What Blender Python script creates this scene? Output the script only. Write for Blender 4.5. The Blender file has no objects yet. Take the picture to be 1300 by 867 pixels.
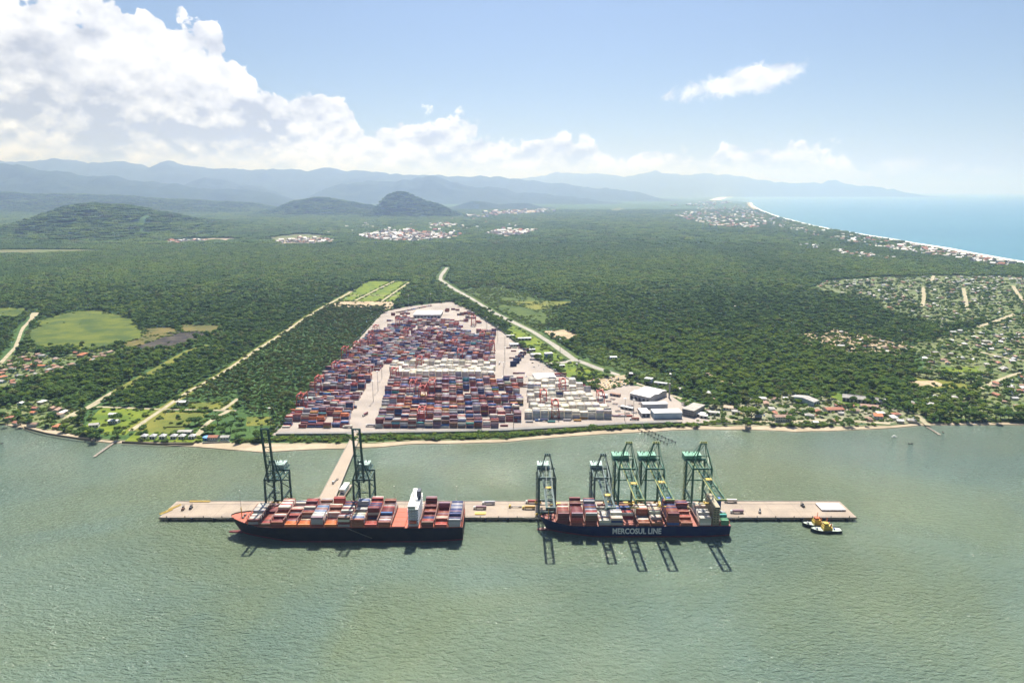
import bpy, bmesh, math, random
import numpy as np
from mathutils import Vector, Matrix, noise as mnoise

SC = bpy.context.scene
COL = SC.collection
RNG = random.Random(7)
NR = np.random.default_rng(11)
R = math.radians
CAM_H, PITCH, FOC = 360.0, R(12.42), 867.0
SP, CP = math.sin(PITCH), math.cos(PITCH)

# ------------------------------------------------------------------ camera, light, exposure
cam_d = bpy.data.cameras.new("camera")
cam_d.sensor_width = 36.0
cam_d.lens = 36.0 * FOC / 1300.0
cam_d.clip_start, cam_d.clip_end = 1.0, 400000.0
cam = bpy.data.objects.new("camera", cam_d)
cam.location = (0, 0, CAM_H)
cam.rotation_euler = (math.pi / 2 - PITCH, 0, 0)
COL.objects.link(cam)
SC.camera = cam
SUN_EL, SUN_AZ = R(58), R(3)          # azimuth to the right of the view direction
sd = bpy.data.lights.new("sun", 'SUN')
sd.energy, sd.angle, sd.color = 5.0, R(0.53), (1.0, 0.955, 0.88)
sun = bpy.data.objects.new("sun", sd)
to_sun = Vector((math.sin(SUN_AZ) * math.cos(SUN_EL), math.cos(SUN_AZ) * math.cos(SUN_EL), math.sin(SUN_EL)))
sun.rotation_euler = to_sun.to_track_quat('Z', 'Y').to_euler()
sun.location = to_sun * 5000
COL.objects.link(sun)
SC.view_settings.view_transform = 'Standard'
SC.view_settings.look = 'None'
SC.view_settings.exposure = 1.0
SC.view_settings.gamma = 1.0
SC.view_settings.use_curve_mapping = False
SC.render.engine = 'CYCLES'
SC.cycles.use_denoising = True
SC.cycles.max_bounces = 6
SC.cycles.diffuse_bounces = 2
SC.cycles.glossy_bounces = 2
SC.cycles.volume_bounces = 1
SC.cycles.transparent_max_bounces = 6
SC.cycles.caustics_reflective = False
SC.cycles.caustics_refractive = False

# ------------------------------------------------------------------ pixel of the photo <-> place on the ground (for surveying the plan)
def ray(px, py):
    u, v = (px - 650.0) / FOC, (433.5 - py) / FOC
    return u, CP + v * SP, -SP + v * CP
def G(px, py, z=0.0):
    dx, dy, dz = ray(px, py)
    t = (z - CAM_H) / dz
    return dx * t, dy * t
def P(x, y, z=0.0):
    f = y * CP - (z - CAM_H) * SP
    return 650 + FOC * x / f, 433.5 - FOC * (y * SP + (z - CAM_H) * CP) / f
def zat(py, y):                      # height on the sight line of row py at distance y (middle column)
    _, dy, dz = ray(650, py)
    return CAM_H + y * dz / dy
def azel(px, py):
    d = Vector(ray(px, py)).normalized()
    return math.degrees(math.atan2(d.x, d.y)), math.degrees(math.asin(d.z))

# ------------------------------------------------------------------ node expressions
class E:
    def __init__(s, nt, sock): s.nt, s.s = nt, sock
    def _m(s, op, *a, clamp=False):
        n = s.nt.nodes.new('ShaderNodeMath'); n.operation = op; n.use_clamp = clamp
        for i, x in enumerate((s,) + a):
            if isinstance(x, E): s.nt.links.new(x.s, n.inputs[i])
            else: n.inputs[i].default_value = x
        return E(s.nt, n.outputs[0])
    def __add__(s, o): return s._m('ADD', o)
    def __radd__(s, o): return s._m('ADD', o)
    def __sub__(s, o): return s._m('SUBTRACT', o)
    def __rsub__(s, o): return (s * -1.0) + o
    def __mul__(s, o): return s._m('MULTIPLY', o)
    def __rmul__(s, o): return s._m('MULTIPLY', o)
    def __truediv__(s, o): return s._m('DIVIDE', o)
    def clamp(s): return s._m('ADD', 0.0, clamp=True)
    def mx(s, o): return s._m('MAXIMUM', o)
    def mn(s, o): return s._m('MINIMUM', o)
    def sm(s, a, b):
        n = s.nt.nodes.new('ShaderNodeMapRange'); n.interpolation_type = 'SMOOTHSTEP'
        s.nt.links.new(s.s, n.inputs[0]); n.inputs[1].default_value = a; n.inputs[2].default_value = b
        return E(s.nt, n.outputs[0])
def nz(nt, vec, scale, detail=4, rough=0.55, lac=2.0, dist=0.0):
    n = nt.nodes.new('ShaderNodeTexNoise')
    n.inputs['Scale'].default_value = scale; n.inputs['Detail'].default_value = detail
    n.inputs['Roughness'].default_value = rough; n.inputs['Lacunarity'].default_value = lac
    n.inputs['Distortion'].default_value = dist
    if vec is not None: nt.links.new(vec, n.inputs['Vector'])
    return E(nt, n.outputs[0])
def mixc(nt, fac, a, b):
    n = nt.nodes.new('ShaderNodeMix'); n.data_type = 'RGBA'
    if isinstance(fac, E): nt.links.new(fac.s, n.inputs[0])
    else: n.inputs[0].default_value = fac
    for k, c in ((6, a), (7, b)):
        if isinstance(c, (tuple, list)): n.inputs[k].default_value = (*c[:3], 1)
        else: nt.links.new(c, n.inputs[k])
    return n.outputs[2]
def vadd(nt, v, off, sc=(1, 1, 1)):
    n = nt.nodes.new('ShaderNodeMapping'); nt.links.new(v, n.inputs[0])
    n.inputs['Location'].default_value = off; n.inputs['Scale'].default_value = sc
    return n.outputs[0]

# ------------------------------------------------------------------ sky: Nishita with cumulus
def make_world():
    w = bpy.data.worlds.new("World"); SC.world = w; w.use_nodes = True
    nt = w.node_tree; nt.nodes.clear()
    out = nt.nodes.new('ShaderNodeOutputWorld')
    sky = nt.nodes.new('ShaderNodeTexSky'); sky.sky_type = 'NISHITA'; sky.sun_disc = False
    sky.sun_elevation = SUN_EL; sky.sun_rotation = SUN_AZ
    sky.altitude = 300; sky.air_density = 1.0; sky.dust_density = 0.9; sky.ozone_density = 4.2
    bg = nt.nodes.new('ShaderNodeBackground'); bg.inputs[1].default_value = 0.0425
    nt.links.new(sky.outputs[0], bg.inputs[0])
    tc = nt.nodes.new('ShaderNodeTexCoord'); d = tc.outputs['Generated']
    sep = nt.nodes.new('ShaderNodeSeparateXYZ'); nt.links.new(d, sep.inputs[0])
    X, Y, Z = (E(nt, sep.outputs[i]) for i in range(3))
    az = X._m('ARCTAN2', Y) * 57.29578
    el = Z._m('ARCSINE') * 57.29578
    # outline of the cloud bank: elevation of its top by azimuth
    prof = [(-160, -70), (-60, -60), (0, -50), (150, -30), (215, -8), (255, 6), (285, 22), (312, 62), (330, 88), (345, 98),
            (368, 112), (425, 106), (452, 128), (470, 150), (500, 142), (528, 131), (590, 134), (636, 152), (648, 172), (690, 155),
            (738, 153), (770, 180), (800, 184), (862, 180), (902, 190), (918, 174), (1000, 168), (1058, 170), (1085, 192), (1115, 218), (1300, 236), (1420, 232)]
    fc = nt.nodes.new('ShaderNodeFloatCurve'); cu = fc.mapping.curves[0]
    fc.mapping.clip_min_x = 0; fc.mapping.clip_max_x = 1
    pts = [((azel(a, b)[0] + 45) / 90, azel(a, b)[1] / 40) for a, b in prof]
    pts.sort()
    cu.points[0].location = (0, pts[0][1]); cu.points[1].location = (1, pts[-1][1])
    for p in pts:
        if 0.005 < p[0] < 0.995: cu.points.new(*p)
    for p in cu.points: p.handle_type = 'AUTO_CLAMPED'
    fc.mapping.update()
    a01 = ((az + 45.0) / 90.0).clamp()
    nt.links.new(a01.s, fc.inputs['Value'])
    front = E(nt, fc.outputs[0]) * 40.0
    off = az._m('ABSOLUTE').sm(42, 80)                      # beyond the picture: a plain broken cumulus bank all round
    top = front * (1.0 - off) + off * 7.0
    dv = vadd(nt, d, (3.1, 0.4, 1.7), (1.0, 1.0, 1.25))
    n1 = nz(nt, dv, 11, 8, 0.58)
    n2 = nz(nt, vadd(nt, d, (7.7, 2.6, 6.3), (1, 1, 1.15)), 36, 8, 0.64, dist=0.6)
    vo = nt.nodes.new('ShaderNodeTexVoronoi'); vo.feature = 'SMOOTH_F1'; vo.inputs['Scale'].default_value = 26
    vo.inputs['Smoothness'].default_value = 0.5; vo.inputs['Detail'].default_value = 2.5; vo.inputs['Roughness'].default_value = 0.5
    nt.links.new(vadd(nt, d, (1.9, 0.7, 0.35)), vo.inputs['Vector'])
    puff = 0.42 - E(nt, vo.outputs[0])
    amp = 0.45 + top * 0.15
    edge = top + (n1 - 0.5) * amp * 2.6 + puff * amp * 1.5 + (n2 - 0.5) * amp * 1.7 - el
    cov = edge.sm(-0.12, 0.42)
    def wisp(px, py, rx, ry, tilt, namp, soft=0.5):
        a0, e0 = azel(px, py)
        da = (az - a0) / rx; de = ((el - e0) - (az - a0) * tilt) / ry
        r = 1.0 - (da * da + de * de)._m('SQRT') + (n2 - 0.5) * namp + (n1 - 0.5) * namp
        return r.sm(-0.05, soft)
    cov = cov.mx(wisp(950, 104, 5.2, 1.15, 0.13, 1.5, 0.45) * 0.95)
    cov = cov.mx(wisp(986, 93, 3.0, 0.8, 0.10, 1.5, 0.5) * 0.9)
    cov = cov.mx(wisp(1148, 211, 2.3, 0.8, 0.0, 1.3, 0.8) * 0.75)
    cov = cov.mx(wisp(1212, 213, 1.4, 0.5, 0.0, 1.3, 0.8) * 0.6)
    cov = cov.mx(wisp(1250, 217, 1.6, 0.5, 0.0, 1.3, 0.8) * 0.6)
    # painted relief: sun and shade put into cloud colour on billows, hollows, undersides
    s1 = nz(nt, vadd(nt, d, (2.6, 8.4, 0.0), (1, 1, 1.2)), 12, 7, 0.50)
    s2 = nz(nt, vadd(nt, d, (2.6, 8.4, 0.03), (1, 1, 1.2)), 12, 7, 0.50)
    rel = (s1 - s2) * 4.4
    f1 = nz(nt, vadd(nt, d, (6.6, 1.4, 0.0), (1, 1, 1.3)), 40, 6, 0.55)
    f2 = nz(nt, vadd(nt, d, (6.6, 1.4, 0.012), (1, 1, 1.3)), 40, 6, 0.55)
    depth = top - el
    lowc = 1.0 - el.sm(3.0, 9.0)
    rel = rel + (f1 - f2) * (1.2 + lowc * 2.6)
    under = depth.sm(3.0, 11.0) * s1.sm(0.36, 0.60)
    base_n = nz(nt, vadd(nt, d, (5, 5, 5), (1, 1, 2.6)), 9, 5, 0.55)
    a1, e1 = azel(175, 125); a2, e2 = azel(250, 172)
    da, de = (az - a1) / 13.0, (el - e1) / 5.6
    blob = (1.0 - (da * da + de * de)._m('SQRT') + (base_n - 0.5) * 2.0).sm(0.0, 0.75)
    da, de = (az - a2) / 8.5, (el - e2) / 1.7
    flat = (1.0 - (da * da + de * de)._m('SQRT') + (base_n - 0.5) * 1.3).sm(0.05, 0.7)
    shade = (0.13 + lowc * depth.sm(0.3, 2.6) * (1.0 - depth.sm(4.0, 7.0)) * 0.20 + under * 0.22 + blob * (0.10 + s1.sm(0.38, 0.58) * 0.62) + flat * (0.25 + s1.sm(0.36, 0.6) * 0.4) - rel * 0.62 + (0.5 - puff * 1.2) * 0.12).clamp()
    ccol = mixc(nt, shade, (1.0, 1.0, 1.0), (0.40, 0.42, 0.46))
    low = el.sm(0.2, 2.6)
    ccol = mixc(nt, low, (0.90, 0.93, 0.96), ccol)  # pale horizon haze painted into the lowest cloud colour
    cb = nt.nodes.new('ShaderNodeBackground'); nt.links.new(ccol, cb.inputs[0]); cb.inputs[1].default_value = 0.62
    mx = nt.nodes.new('ShaderNodeMixShader')
    nt.links.new((cov * el.sm(-0.5, 0.8)).clamp().s, mx.inputs[0])
    nt.links.new(bg.outputs[0], mx.inputs[1]); nt.links.new(cb.outputs[0], mx.inputs[2])
    nt.links.new(mx.outputs[0], out.inputs[0])
make_world()

# ------------------------------------------------------------------ materials
MATS = {}
def mat(name, col, rough=0.7, metal=0.0, var=0.0, vscale=0.15, col2=None, bump=0.0, bscale=2.0, spec=0.4, vdetail=4):
    if name in MATS: return MATS[name]
    m = bpy.data.materials.new(name); m.use_nodes = True; nt = m.node_tree
    b = nt.nodes['Principled BSDF']
    b.inputs['Roughness'].default_value = rough; b.inputs['Metallic'].default_value = metal
    b.inputs['Specular IOR Level'].default_value = spec
    b.inputs['Base Color'].default_value = (*col, 1)
    geo = None
    if var or col2 or bump:
        geo = nt.nodes.new('ShaderNodeNewGeometry').outputs['Position']
    if var or col2:
        c2 = col2 or tuple(c * (1 - var) for c in col)
        f = nz(nt, geo, vscale, vdetail, 0.6).sm(0.36, 0.64)
        nt.links.new(mixc(nt, f, col, c2), b.inputs['Base Color'])
    if bump:
        bn = nt.nodes.new('ShaderNodeBump'); bn.inputs['Strength'].default_value = 0.6; bn.inputs['Distance'].default_value = bump
        nt.links.new(nz(nt, geo, bscale, 3).s, bn.inputs['Height']); nt.links.new(bn.outputs[0], b.inputs['Normal'])
    MATS[name] = m
    return m

def foliage(name, cols, vs=0.012):
    m = bpy.data.materials.new(name); m.use_nodes = True; nt = m.node_tree
    b = nt.nodes['Principled BSDF']; b.inputs['Roughness'].default_value = 0.8; b.inputs['Specular IOR Level'].default_value = 0.06
    oi = nt.nodes.new('ShaderNodeObjectInfo'); geo = nt.nodes.new('ShaderNodeNewGeometry')
    patch = nz(nt, oi.outputs['Location'], vs, 4, 0.6).sm(0.35, 0.65)
    c = mixc(nt, patch, cols[0], cols[1])
    c = mixc(nt, E(nt, oi.outputs['Random']).sm(0.25, 0.95), c, cols[2])
    leafn = nz(nt, geo.outputs['Position'], 0.55, 3, 0.6).sm(0.3, 0.7)
    c = mixc(nt, leafn * 0.5, c, cols[3])
    nt.links.new(c, b.inputs['Base Color'])
    tr = nt.nodes.new('ShaderNodeBsdfTranslucent'); nt.links.new(c, tr.inputs[0])
    mx = nt.nodes.new('ShaderNodeMixShader'); mx.inputs[0].default_value = 0.46
    nt.links.new(b.outputs[0], mx.inputs[1]); nt.links.new(tr.outputs[0], mx.inputs[2])
    nt.links.new(mx.outputs[0], nt.nodes['Material Output'].inputs[0])
    MATS[name] = m
    return m

def paint_attr(name, rough=0.5, spec=0.35):      # paint whose colour is stored with each piece
    m = bpy.data.materials.new(name); m.use_nodes = True; nt = m.node_tree
    b = nt.nodes['Principled BSDF']; b.inputs['Roughness'].default_value = rough; b.inputs['Specular IOR Level'].default_value = spec
    a = nt.nodes.new('ShaderNodeAttribute'); a.attribute_name = 'paint'
    geo = nt.nodes.new('ShaderNodeNewGeometry')
    f = nz(nt, geo.outputs['Position'], 0.5, 4, 0.6).sm(0.4, 0.75)
    hs = nt.nodes.new('ShaderNodeHueSaturation'); hs.inputs['Saturation'].default_value = 0.7; hs.inputs['Value'].default_value = 1.1
    nt.links.new(a.outputs['Color'], hs.inputs['Color'])
    nt.links.new(mixc(nt, f * 0.5, a.outputs['Color'], hs.outputs[0]), b.inputs['Base Color'])
    MATS[name] = m
    return m
def paint_obj(name, rough=0.5, spec=0.35):       # the same paint for single pieces: colour from the object
    m = bpy.data.materials.new(name); m.use_nodes = True; nt = m.node_tree
    b = nt.nodes['Principled BSDF']; b.inputs['Roughness'].default_value = rough; b.inputs['Specular IOR Level'].default_value = spec
    a = nt.nodes.new('ShaderNodeObjectInfo')
    geo = nt.nodes.new('ShaderNodeNewGeometry')
    f = nz(nt, geo.outputs['Position'], 0.5, 4, 0.6).sm(0.4, 0.75)
    hs = nt.nodes.new('ShaderNodeHueSaturation'); hs.inputs['Saturation'].default_value = 0.7; hs.inputs['Value'].default_value = 1.1
    nt.links.new(a.outputs['Color'], hs.inputs['Color'])
    nt.links.new(mixc(nt, f * 0.5, a.outputs['Color'], hs.outputs[0]), b.inputs['Base Color'])
    MATS[name] = m
    return m
PAINT_A, PAINT_O = paint_attr("container_paint"), paint_obj("single_paint")

def water_mat(name, col, col2, wave, rough, big):
    m = bpy.data.materials.new(name); m.use_nodes = True; nt = m.node_tree
    b = nt.nodes['Principled BSDF']; b.inputs['Roughness'].default_value = rough; b.inputs['IOR'].default_value = 1.333
    geo = nt.nodes.new('ShaderNodeNewGeometry').outputs['Position']
    f = nz(nt, geo, big, 5, 0.55, dist=0.6).sm(0.3, 0.7)
    nt.links.new(mixc(nt, f, col, col2), b.inputs['Base Color'])
    w1 = nt.nodes.new('ShaderNodeMapping'); nt.links.new(geo, w1.inputs[0]); w1.inputs['Rotation'].default_value = (0, 0, R(34)); w1.inputs['Scale'].default_value = (0.6, 1.4, 1)
    w2 = nt.nodes.new('ShaderNodeMapping'); nt.links.new(geo, w2.inputs[0]); w2.inputs['Rotation'].default_value = (0, 0, R(-22)); w2.inputs['Scale'].default_value = (0.7, 1.3, 1)
    h1 = nz(nt, w1.outputs[0], 0.20, 3, 0.5, dist=0.5)
    h2 = nz(nt, w2.outputs[0], 0.46, 3, 0.55, dist=0.3)
    gust = nz(nt, geo, 0.005, 4, 0.6).sm(0.25, 0.75)
    h = (h1 * 1.0 + h2 * 0.55) * (0.55 + gust * 0.6)
    bn = nt.nodes.new('ShaderNodeBump'); bn.inputs['Strength'].default_value = 1.0; bn.inputs['Distance'].default_value = wave
    nt.links.new(h.s, bn.inputs['Height']); nt.links.new(bn.outputs[0], b.inputs['Normal'])
    return m

# ------------------------------------------------------------------ object helpers
class MB:
    def __init__(s): s.v, s.f = [], []
    def add(s, vs, fs):
        o = len(s.v); s.v += [tuple(p) for p in vs]; s.f += [tuple(i + o for i in f) for f in fs]
    def box(s, cx, cy, cz, sx, sy, sz, rz=0.0):
        c, n = math.cos(rz), math.sin(rz); vs = []
        for dz in (-.5, .5):
            for dx, dy in ((-.5, -.5), (.5, -.5), (.5, .5), (-.5, .5)):
                x, y = dx * sx, dy * sy
                vs.append((cx + x * c - y * n, cy + x * n + y * c, cz + dz * sz))
        s.add(vs, [(3, 2, 1, 0), (4, 5, 6, 7), (0, 1, 5, 4), (1, 2, 6, 5), (2, 3, 7, 6), (3, 0, 4, 7)])
    def beam(s, p, q, w, h=None):
        h = h or w; p, q = Vector(p), Vector(q); d = (q - p).normalized()
        up = Vector((0, 0, 1)) if abs(d.z) < 0.95 else Vector((0, 1, 0))
        a = d.cross(up).normalized() * w / 2; b = a.cross(d).normalized() * h / 2
        vs = [p - a - b, p + a - b, p + a + b, p - a + b, q - a - b, q + a - b, q + a + b, q - a + b]
        s.add(vs, [(0, 1, 2, 3), (7, 6, 5, 4), (4, 5, 1, 0), (5, 6, 2, 1), (6, 7, 3, 2), (7, 4, 0, 3)])
    def cyl(s, p, q, r, n=8, r2=None):
        r2 = r if r2 is None else r2
        p, q = Vector(p), Vector(q); d = (q - p).normalized()
        up = Vector((0, 0, 1)) if abs(d.z) < 0.95 else Vector((0, 1, 0))
        a = d.cross(up).normalized(); b = a.cross(d)
        vs = [p + (a * math.cos(t) + b * math.sin(t)) * r for t in [2 * math.pi * i / n for i in range(n)]]
        vs += [q + (a * math.cos(t) + b * math.sin(t)) * r2 for t in [2 * math.pi * i / n for i in range(n)]]
        s.add(vs, [(i, (i + 1) % n, n + (i + 1) % n, n + i) for i in range(n)] + [tuple(range(n))[::-1], tuple(range(n, 2 * n))])
    def prism(s, pts, z0, z1):
        n = len(pts)
        s.add([(x, y, z0) for x, y in pts] + [(x, y, z1) for x, y in pts],
              [tuple(range(n))[::-1], tuple(range(n, 2 * n))] + [(i, (i + 1) % n, n + (i + 1) % n, n + i) for i in range(n)])
    def mesh(s, name, m):
        me = bpy.data.meshes.new(name); me.from_pydata(s.v, [], s.f)
        if m: me.materials.append(m)
        bm = bmesh.new(); bm.from_mesh(me); bmesh.ops.recalc_face_normals(bm, faces=bm.faces); bm.to_mesh(me); bm.free()
        return me
    def build(s, name, m, parent=None, smooth=False):
        me = s.mesh(name, m)
        if smooth: me.polygons.foreach_set('use_smooth', [True] * len(me.polygons))
        return link(name, me, parent)
def link(name, data, parent=None, loc=None, rz=0.0):
    o = bpy.data.objects.new(name, data); COL.objects.link(o)
    if parent: o.parent = parent
    if loc is not None: o.location = loc
    if rz: o.rotation_euler = (0, 0, rz)
    return o
def tag(o, label, cat=None, group=None, kind=None):
    o['label'] = label
    if cat: o['category'] = cat
    if group: o['group'] = group
    if kind: o['kind'] = kind
    return o
def thing(name, label, cat, loc=(0, 0, 0), rz=0.0, group=None):
    return tag(link(name, None, None, loc, rz), label, cat, group)
def structure(o, label=None):
    o['kind'] = 'structure'
    if label: o['label'] = label
    return o
def dup(root, loc, rz, label):
    r = root.copy(); COL.objects.link(r); r.location = loc; r.rotation_euler = (0, 0, rz); r['label'] = label
    for ch in list(root.children):
        c = ch.copy(); COL.objects.link(c); c.parent = r
        for g in ch.children:
            e = g.copy(); COL.objects.link(e); e.parent = c
    return r
def sheet(name, pts, z, m, label=None):          # flat polygon of ground
    bm = bmesh.new(); vs = [bm.verts.new((x, y, z)) for x, y in pts]
    es = [bm.edges.new((vs[i], vs[(i + 1) % len(vs)])) for i in range(len(vs))]
    bmesh.ops.triangle_fill(bm, use_beauty=True, use_dissolve=False, edges=es)
    for f in bm.faces:
        f.normal_update()
        if f.normal.z < 0: f.normal_flip()
    me = bpy.data.meshes.new(name); bm.to_mesh(me); bm.free(); me.materials.append(m)
    return structure(link(name, me), label)
def ribbon_pts(line, w):
    L, Rr = [], []
    n = len(line)
    for i, (x, y) in enumerate(line):
        a, b = line[max(0, i - 1)], line[min(n - 1, i + 1)]
        d = math.hypot(b[0] - a[0], b[1] - a[1]) or 1
        nx, ny = -(b[1] - a[1]) / d, (b[0] - a[0]) / d
        ww = w[i] if isinstance(w, (list, tuple)) else w
        ww *= RNG.uniform(0.85, 1.15)
        L.append((x + nx * ww / 2, y + ny * ww / 2)); Rr.append((x - nx * ww / 2, y - ny * ww / 2))
    return L, Rr
def densify(line, step):
    out = []
    for (a, b) in zip(line, line[1:]):
        k = max(1, int(math.hypot(b[0] - a[0], b[1] - a[1]) / step))
        out += [(a[0] + (b[0] - a[0]) * i / k, a[1] + (b[1] - a[1]) * i / k) for i in range(k)]
    return out + [line[-1]]
def road(name, line, w, z, m, label=None):
    if isinstance(w, list):
        ctrl = line; line = densify(line, 40)
        w = [w[int(np.argmin([(a - x) ** 2 + (b - y) ** 2 for a, b in ctrl]))] for x, y in line]
    else: line = densify(line, 40)
    L, Rr = ribbon_pts(line, w); n = len(L)
    me = bpy.data.meshes.new(name)
    me.from_pydata([(x, y, z) for x, y in L + Rr], [], [(n + i, n + i + 1, i + 1, i) for i in range(n - 1)])
    me.materials.append(m)
    ROADS.append((np.array(line), w / 2 if not isinstance(w, (list, tuple)) else max(w) / 2))
    return structure(link(name, me), label)
ROADS, CLEAR = [], []                            # kept free of trees
def GL(pts, z=2.5): return [G(a, b, z) for a, b in pts]
def rough_poly(pts, step=14, amp=3.0, seed=0):   # natural outline: edge wobble
    pp = densify(pts + [pts[0]], step)[:-1]
    return [(x + amp * mnoise.noise((x * .03, y * .03, seed)) * 2, y + amp * mnoise.noise((x * .03, y * .03, seed + 9)) * 2) for x, y in pp]
def field(name, pix, z, m, label=None, clear=True, amp=3.0, grow=1.0):
    pts = GL(pix)
    pts = rough_poly(pts, step=max(14, 0.012 * pts[0][1]), amp=amp * max(1, pts[0][1] / 1500), seed=z)
    if clear: CLEAR.append(np.array(pts))
    return sheet(name, pts, z, m, label)
def inpoly(px, py, poly):
    inside = np.zeros(len(px), bool); j = len(poly) - 1
    for i in range(len(poly)):
        xi, yi = poly[i]; xj, yj = poly[j]
        if yi != yj:
            c = ((yi > py) != (yj > py)) & (px < (xj - xi) * (py - yi) / (yj - yi) + xi)
            inside ^= c
        j = i
    return inside
def dist_line(px, py, line):
    d = np.full(len(px), 1e18)
    for a, b in zip(line[:-1], line[1:]):
        vx, vy = b[0] - a[0], b[1] - a[1]; L2 = vx * vx + vy * vy + 1e-9
        t = np.clip(((px - a[0]) * vx + (py - a[1]) * vy) / L2, 0, 1)
        d = np.minimum(d, (px - a[0] - t * vx) ** 2 + (py - a[1] - t * vy) ** 2)
    return np.sqrt(d)
ORD = "first second third fourth fifth sixth seventh eighth ninth tenth eleventh twelfth thirteenth fourteenth fifteenth sixteenth seventeenth eighteenth nineteenth twentieth".split()
def ordn(i):
    if i < 20: return ORD[i]
    tens = "twenty thirty forty fifty sixty seventy eighty ninety".split()
    t, u = divmod(i + 1, 10)
    if t > 9: return "far"
    return tens[t - 2] + ("-" + ORD[u - 1] if u else "th") if u else tens[t - 2][:-1] + "ieth"

# ================================================================== THE SETTING
SHORE = [(-700, 520), (-300, 528), (0, 538), (22, 543), (34.6, 545.8), (77.5, 554.8), (115, 560.3), (144, 563), (155, 563), (247.7, 567.7), (293.8, 571.5),
         (332, 574.6), (400, 570.8), (446, 569.6), (476, 568.5), (527, 563.8), (561.6, 563.8), (640, 561.8), (701.5, 556), (768, 551.2),
         (814.6, 549), (877, 545.5), (960, 546), (1012, 548.6), (1059, 547.3), (1130, 544), (1165, 540.7), (1225, 539.8), (1300, 539.7), (1600, 541), (2000, 541)]
BANKW = [(-700, 6), (0, 4), (34, 8), (77, 7), (115, 4), (144, 4), (200, 4), (247, 6), (293, 9), (332, 11), (400, 8), (476, 6), (527, 5), (640, 4.5), (768, 5.5), (877, 5), (960, 6), (1012, 6.5), (1059, 6), (1130, 4), (1300, 4), (2000, 4)]
COAST = [(905, 254.2), (918.5, 254.8), (937, 255.6), (950.8, 257.4), (952, 261), (962, 267), (980, 274), (1004.6, 281.3), (1041.5, 289.8), (1093, 298.6), (1137.5, 306), (1192, 315),
         (1251, 326), (1300, 335), (1500, 368), (2000, 440)]
def interp(tab, x):
    return float(np.interp(x, [t[0] for t in tab], [t[1] for t in tab]))
LAND_Z = 2.5
FAR = 244.6
# ---- water
M_BAY = water_mat("bay_water", (0.104, 0.154, 0.124), (0.120, 0.155, 0.092), 4.4, 0.07, 0.004)
M_SEA = water_mat("sea_water", (0.04, 0.15, 0.215), (0.05, 0.17, 0.23), 0.8, 0.3, 0.0006)
bay = MB()
ys = [-2500, -400, 100, 250, 400, 550, 700, 850, 1000, 1250]
xs = list(range(-5000, 5001, 500))
for j in range(len(ys) - 1):
    for i in range(len(xs) - 1):
        bay.add([(xs[i], ys[j], 0), (xs[i + 1], ys[j], 0), (xs[i + 1], ys[j + 1], 0), (xs[i], ys[j + 1], 0)], [(0, 1, 2, 3)])
structure(bay.build("bay_water", M_BAY), "grey-green rippled bay water with sun glitter in front of the pier")
sea = MB()
spx = np.linspace(880, 2100, 45); srow = [470, 420, 380, 350, 320, 300, 285, 272, 264, 258, 253, 249.5, 247, 245.6, 244.6]
gv = [[G(a, b, 0.0) for a in spx] for b in srow]
fl = [(x, y, 0) for r_ in gv for x, y in r_]
n = len(spx)
sea.add(fl, [(j * n + i, j * n + i + 1, (j + 1) * n + i + 1, (j + 1) * n + i) for j in range(len(srow) - 1) for i in range(n - 1)])
structure(sea.build("sea", M_SEA), "pale blue open sea behind the coast on the right")

# ---- land
M_LAND = mat("forest_floor", (0.036, 0.080, 0.024), 0.9, col2=(0.058, 0.110, 0.032), vscale=0.004, bump=6.0, bscale=0.05, vdetail=8, spec=0.1)
lpx = sorted(set(list(np.linspace(-700, 2000, 110)) + [p[0] for p in SHORE] + [904.9] + [p[0] for p in COAST]))
rows = 60
lv, lf = [], []
for a in lpx:
    y0 = interp(SHORE, a) - interp(BANKW, a); y1 = FAR if a < 905 else interp(COAST, a)
    X0 = 1.0 / (y0 - 240); X1 = 1.0 / (y1 - 240)
    for j in range(rows):
        s = j / (rows - 1)
        yy = y0 + (y1 - y0) * (1 - (1 - s) ** 1.6)
        x, y = G(a, yy, LAND_Z); lv.append((x, y, LAND_Z))
for i in range(len(lpx) - 1):
    for j in range(rows - 1):
        lf.append((i * rows + j, (i + 1) * rows + j, (i + 1) * rows + j + 1, i * rows + j + 1))
me = bpy.data.meshes.new("ground"); me.from_pydata(lv, [], lf); me.materials.append(M_LAND)
structure(link("ground", me), "flat green coastal plain behind the beach")
# land beyond the far bay
fb = [(904.9, 254.2), (916, 251.2), (950.8, 248.3), (1020, 246.2), (1100, 245.2), (1150, 244.8)]
far = MB()
top_ = [(a, 244.6) for a, _ in fb]
far.add([(*G(a, b, LAND_Z), LAND_Z) for a, b in fb + top_], [(i, i + 1, len(fb) + i + 1, len(fb) + i) for i in range(len(fb) - 1)])
structure(far.build("far_shore", M_LAND), "distant low shore across the blue sea")
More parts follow.
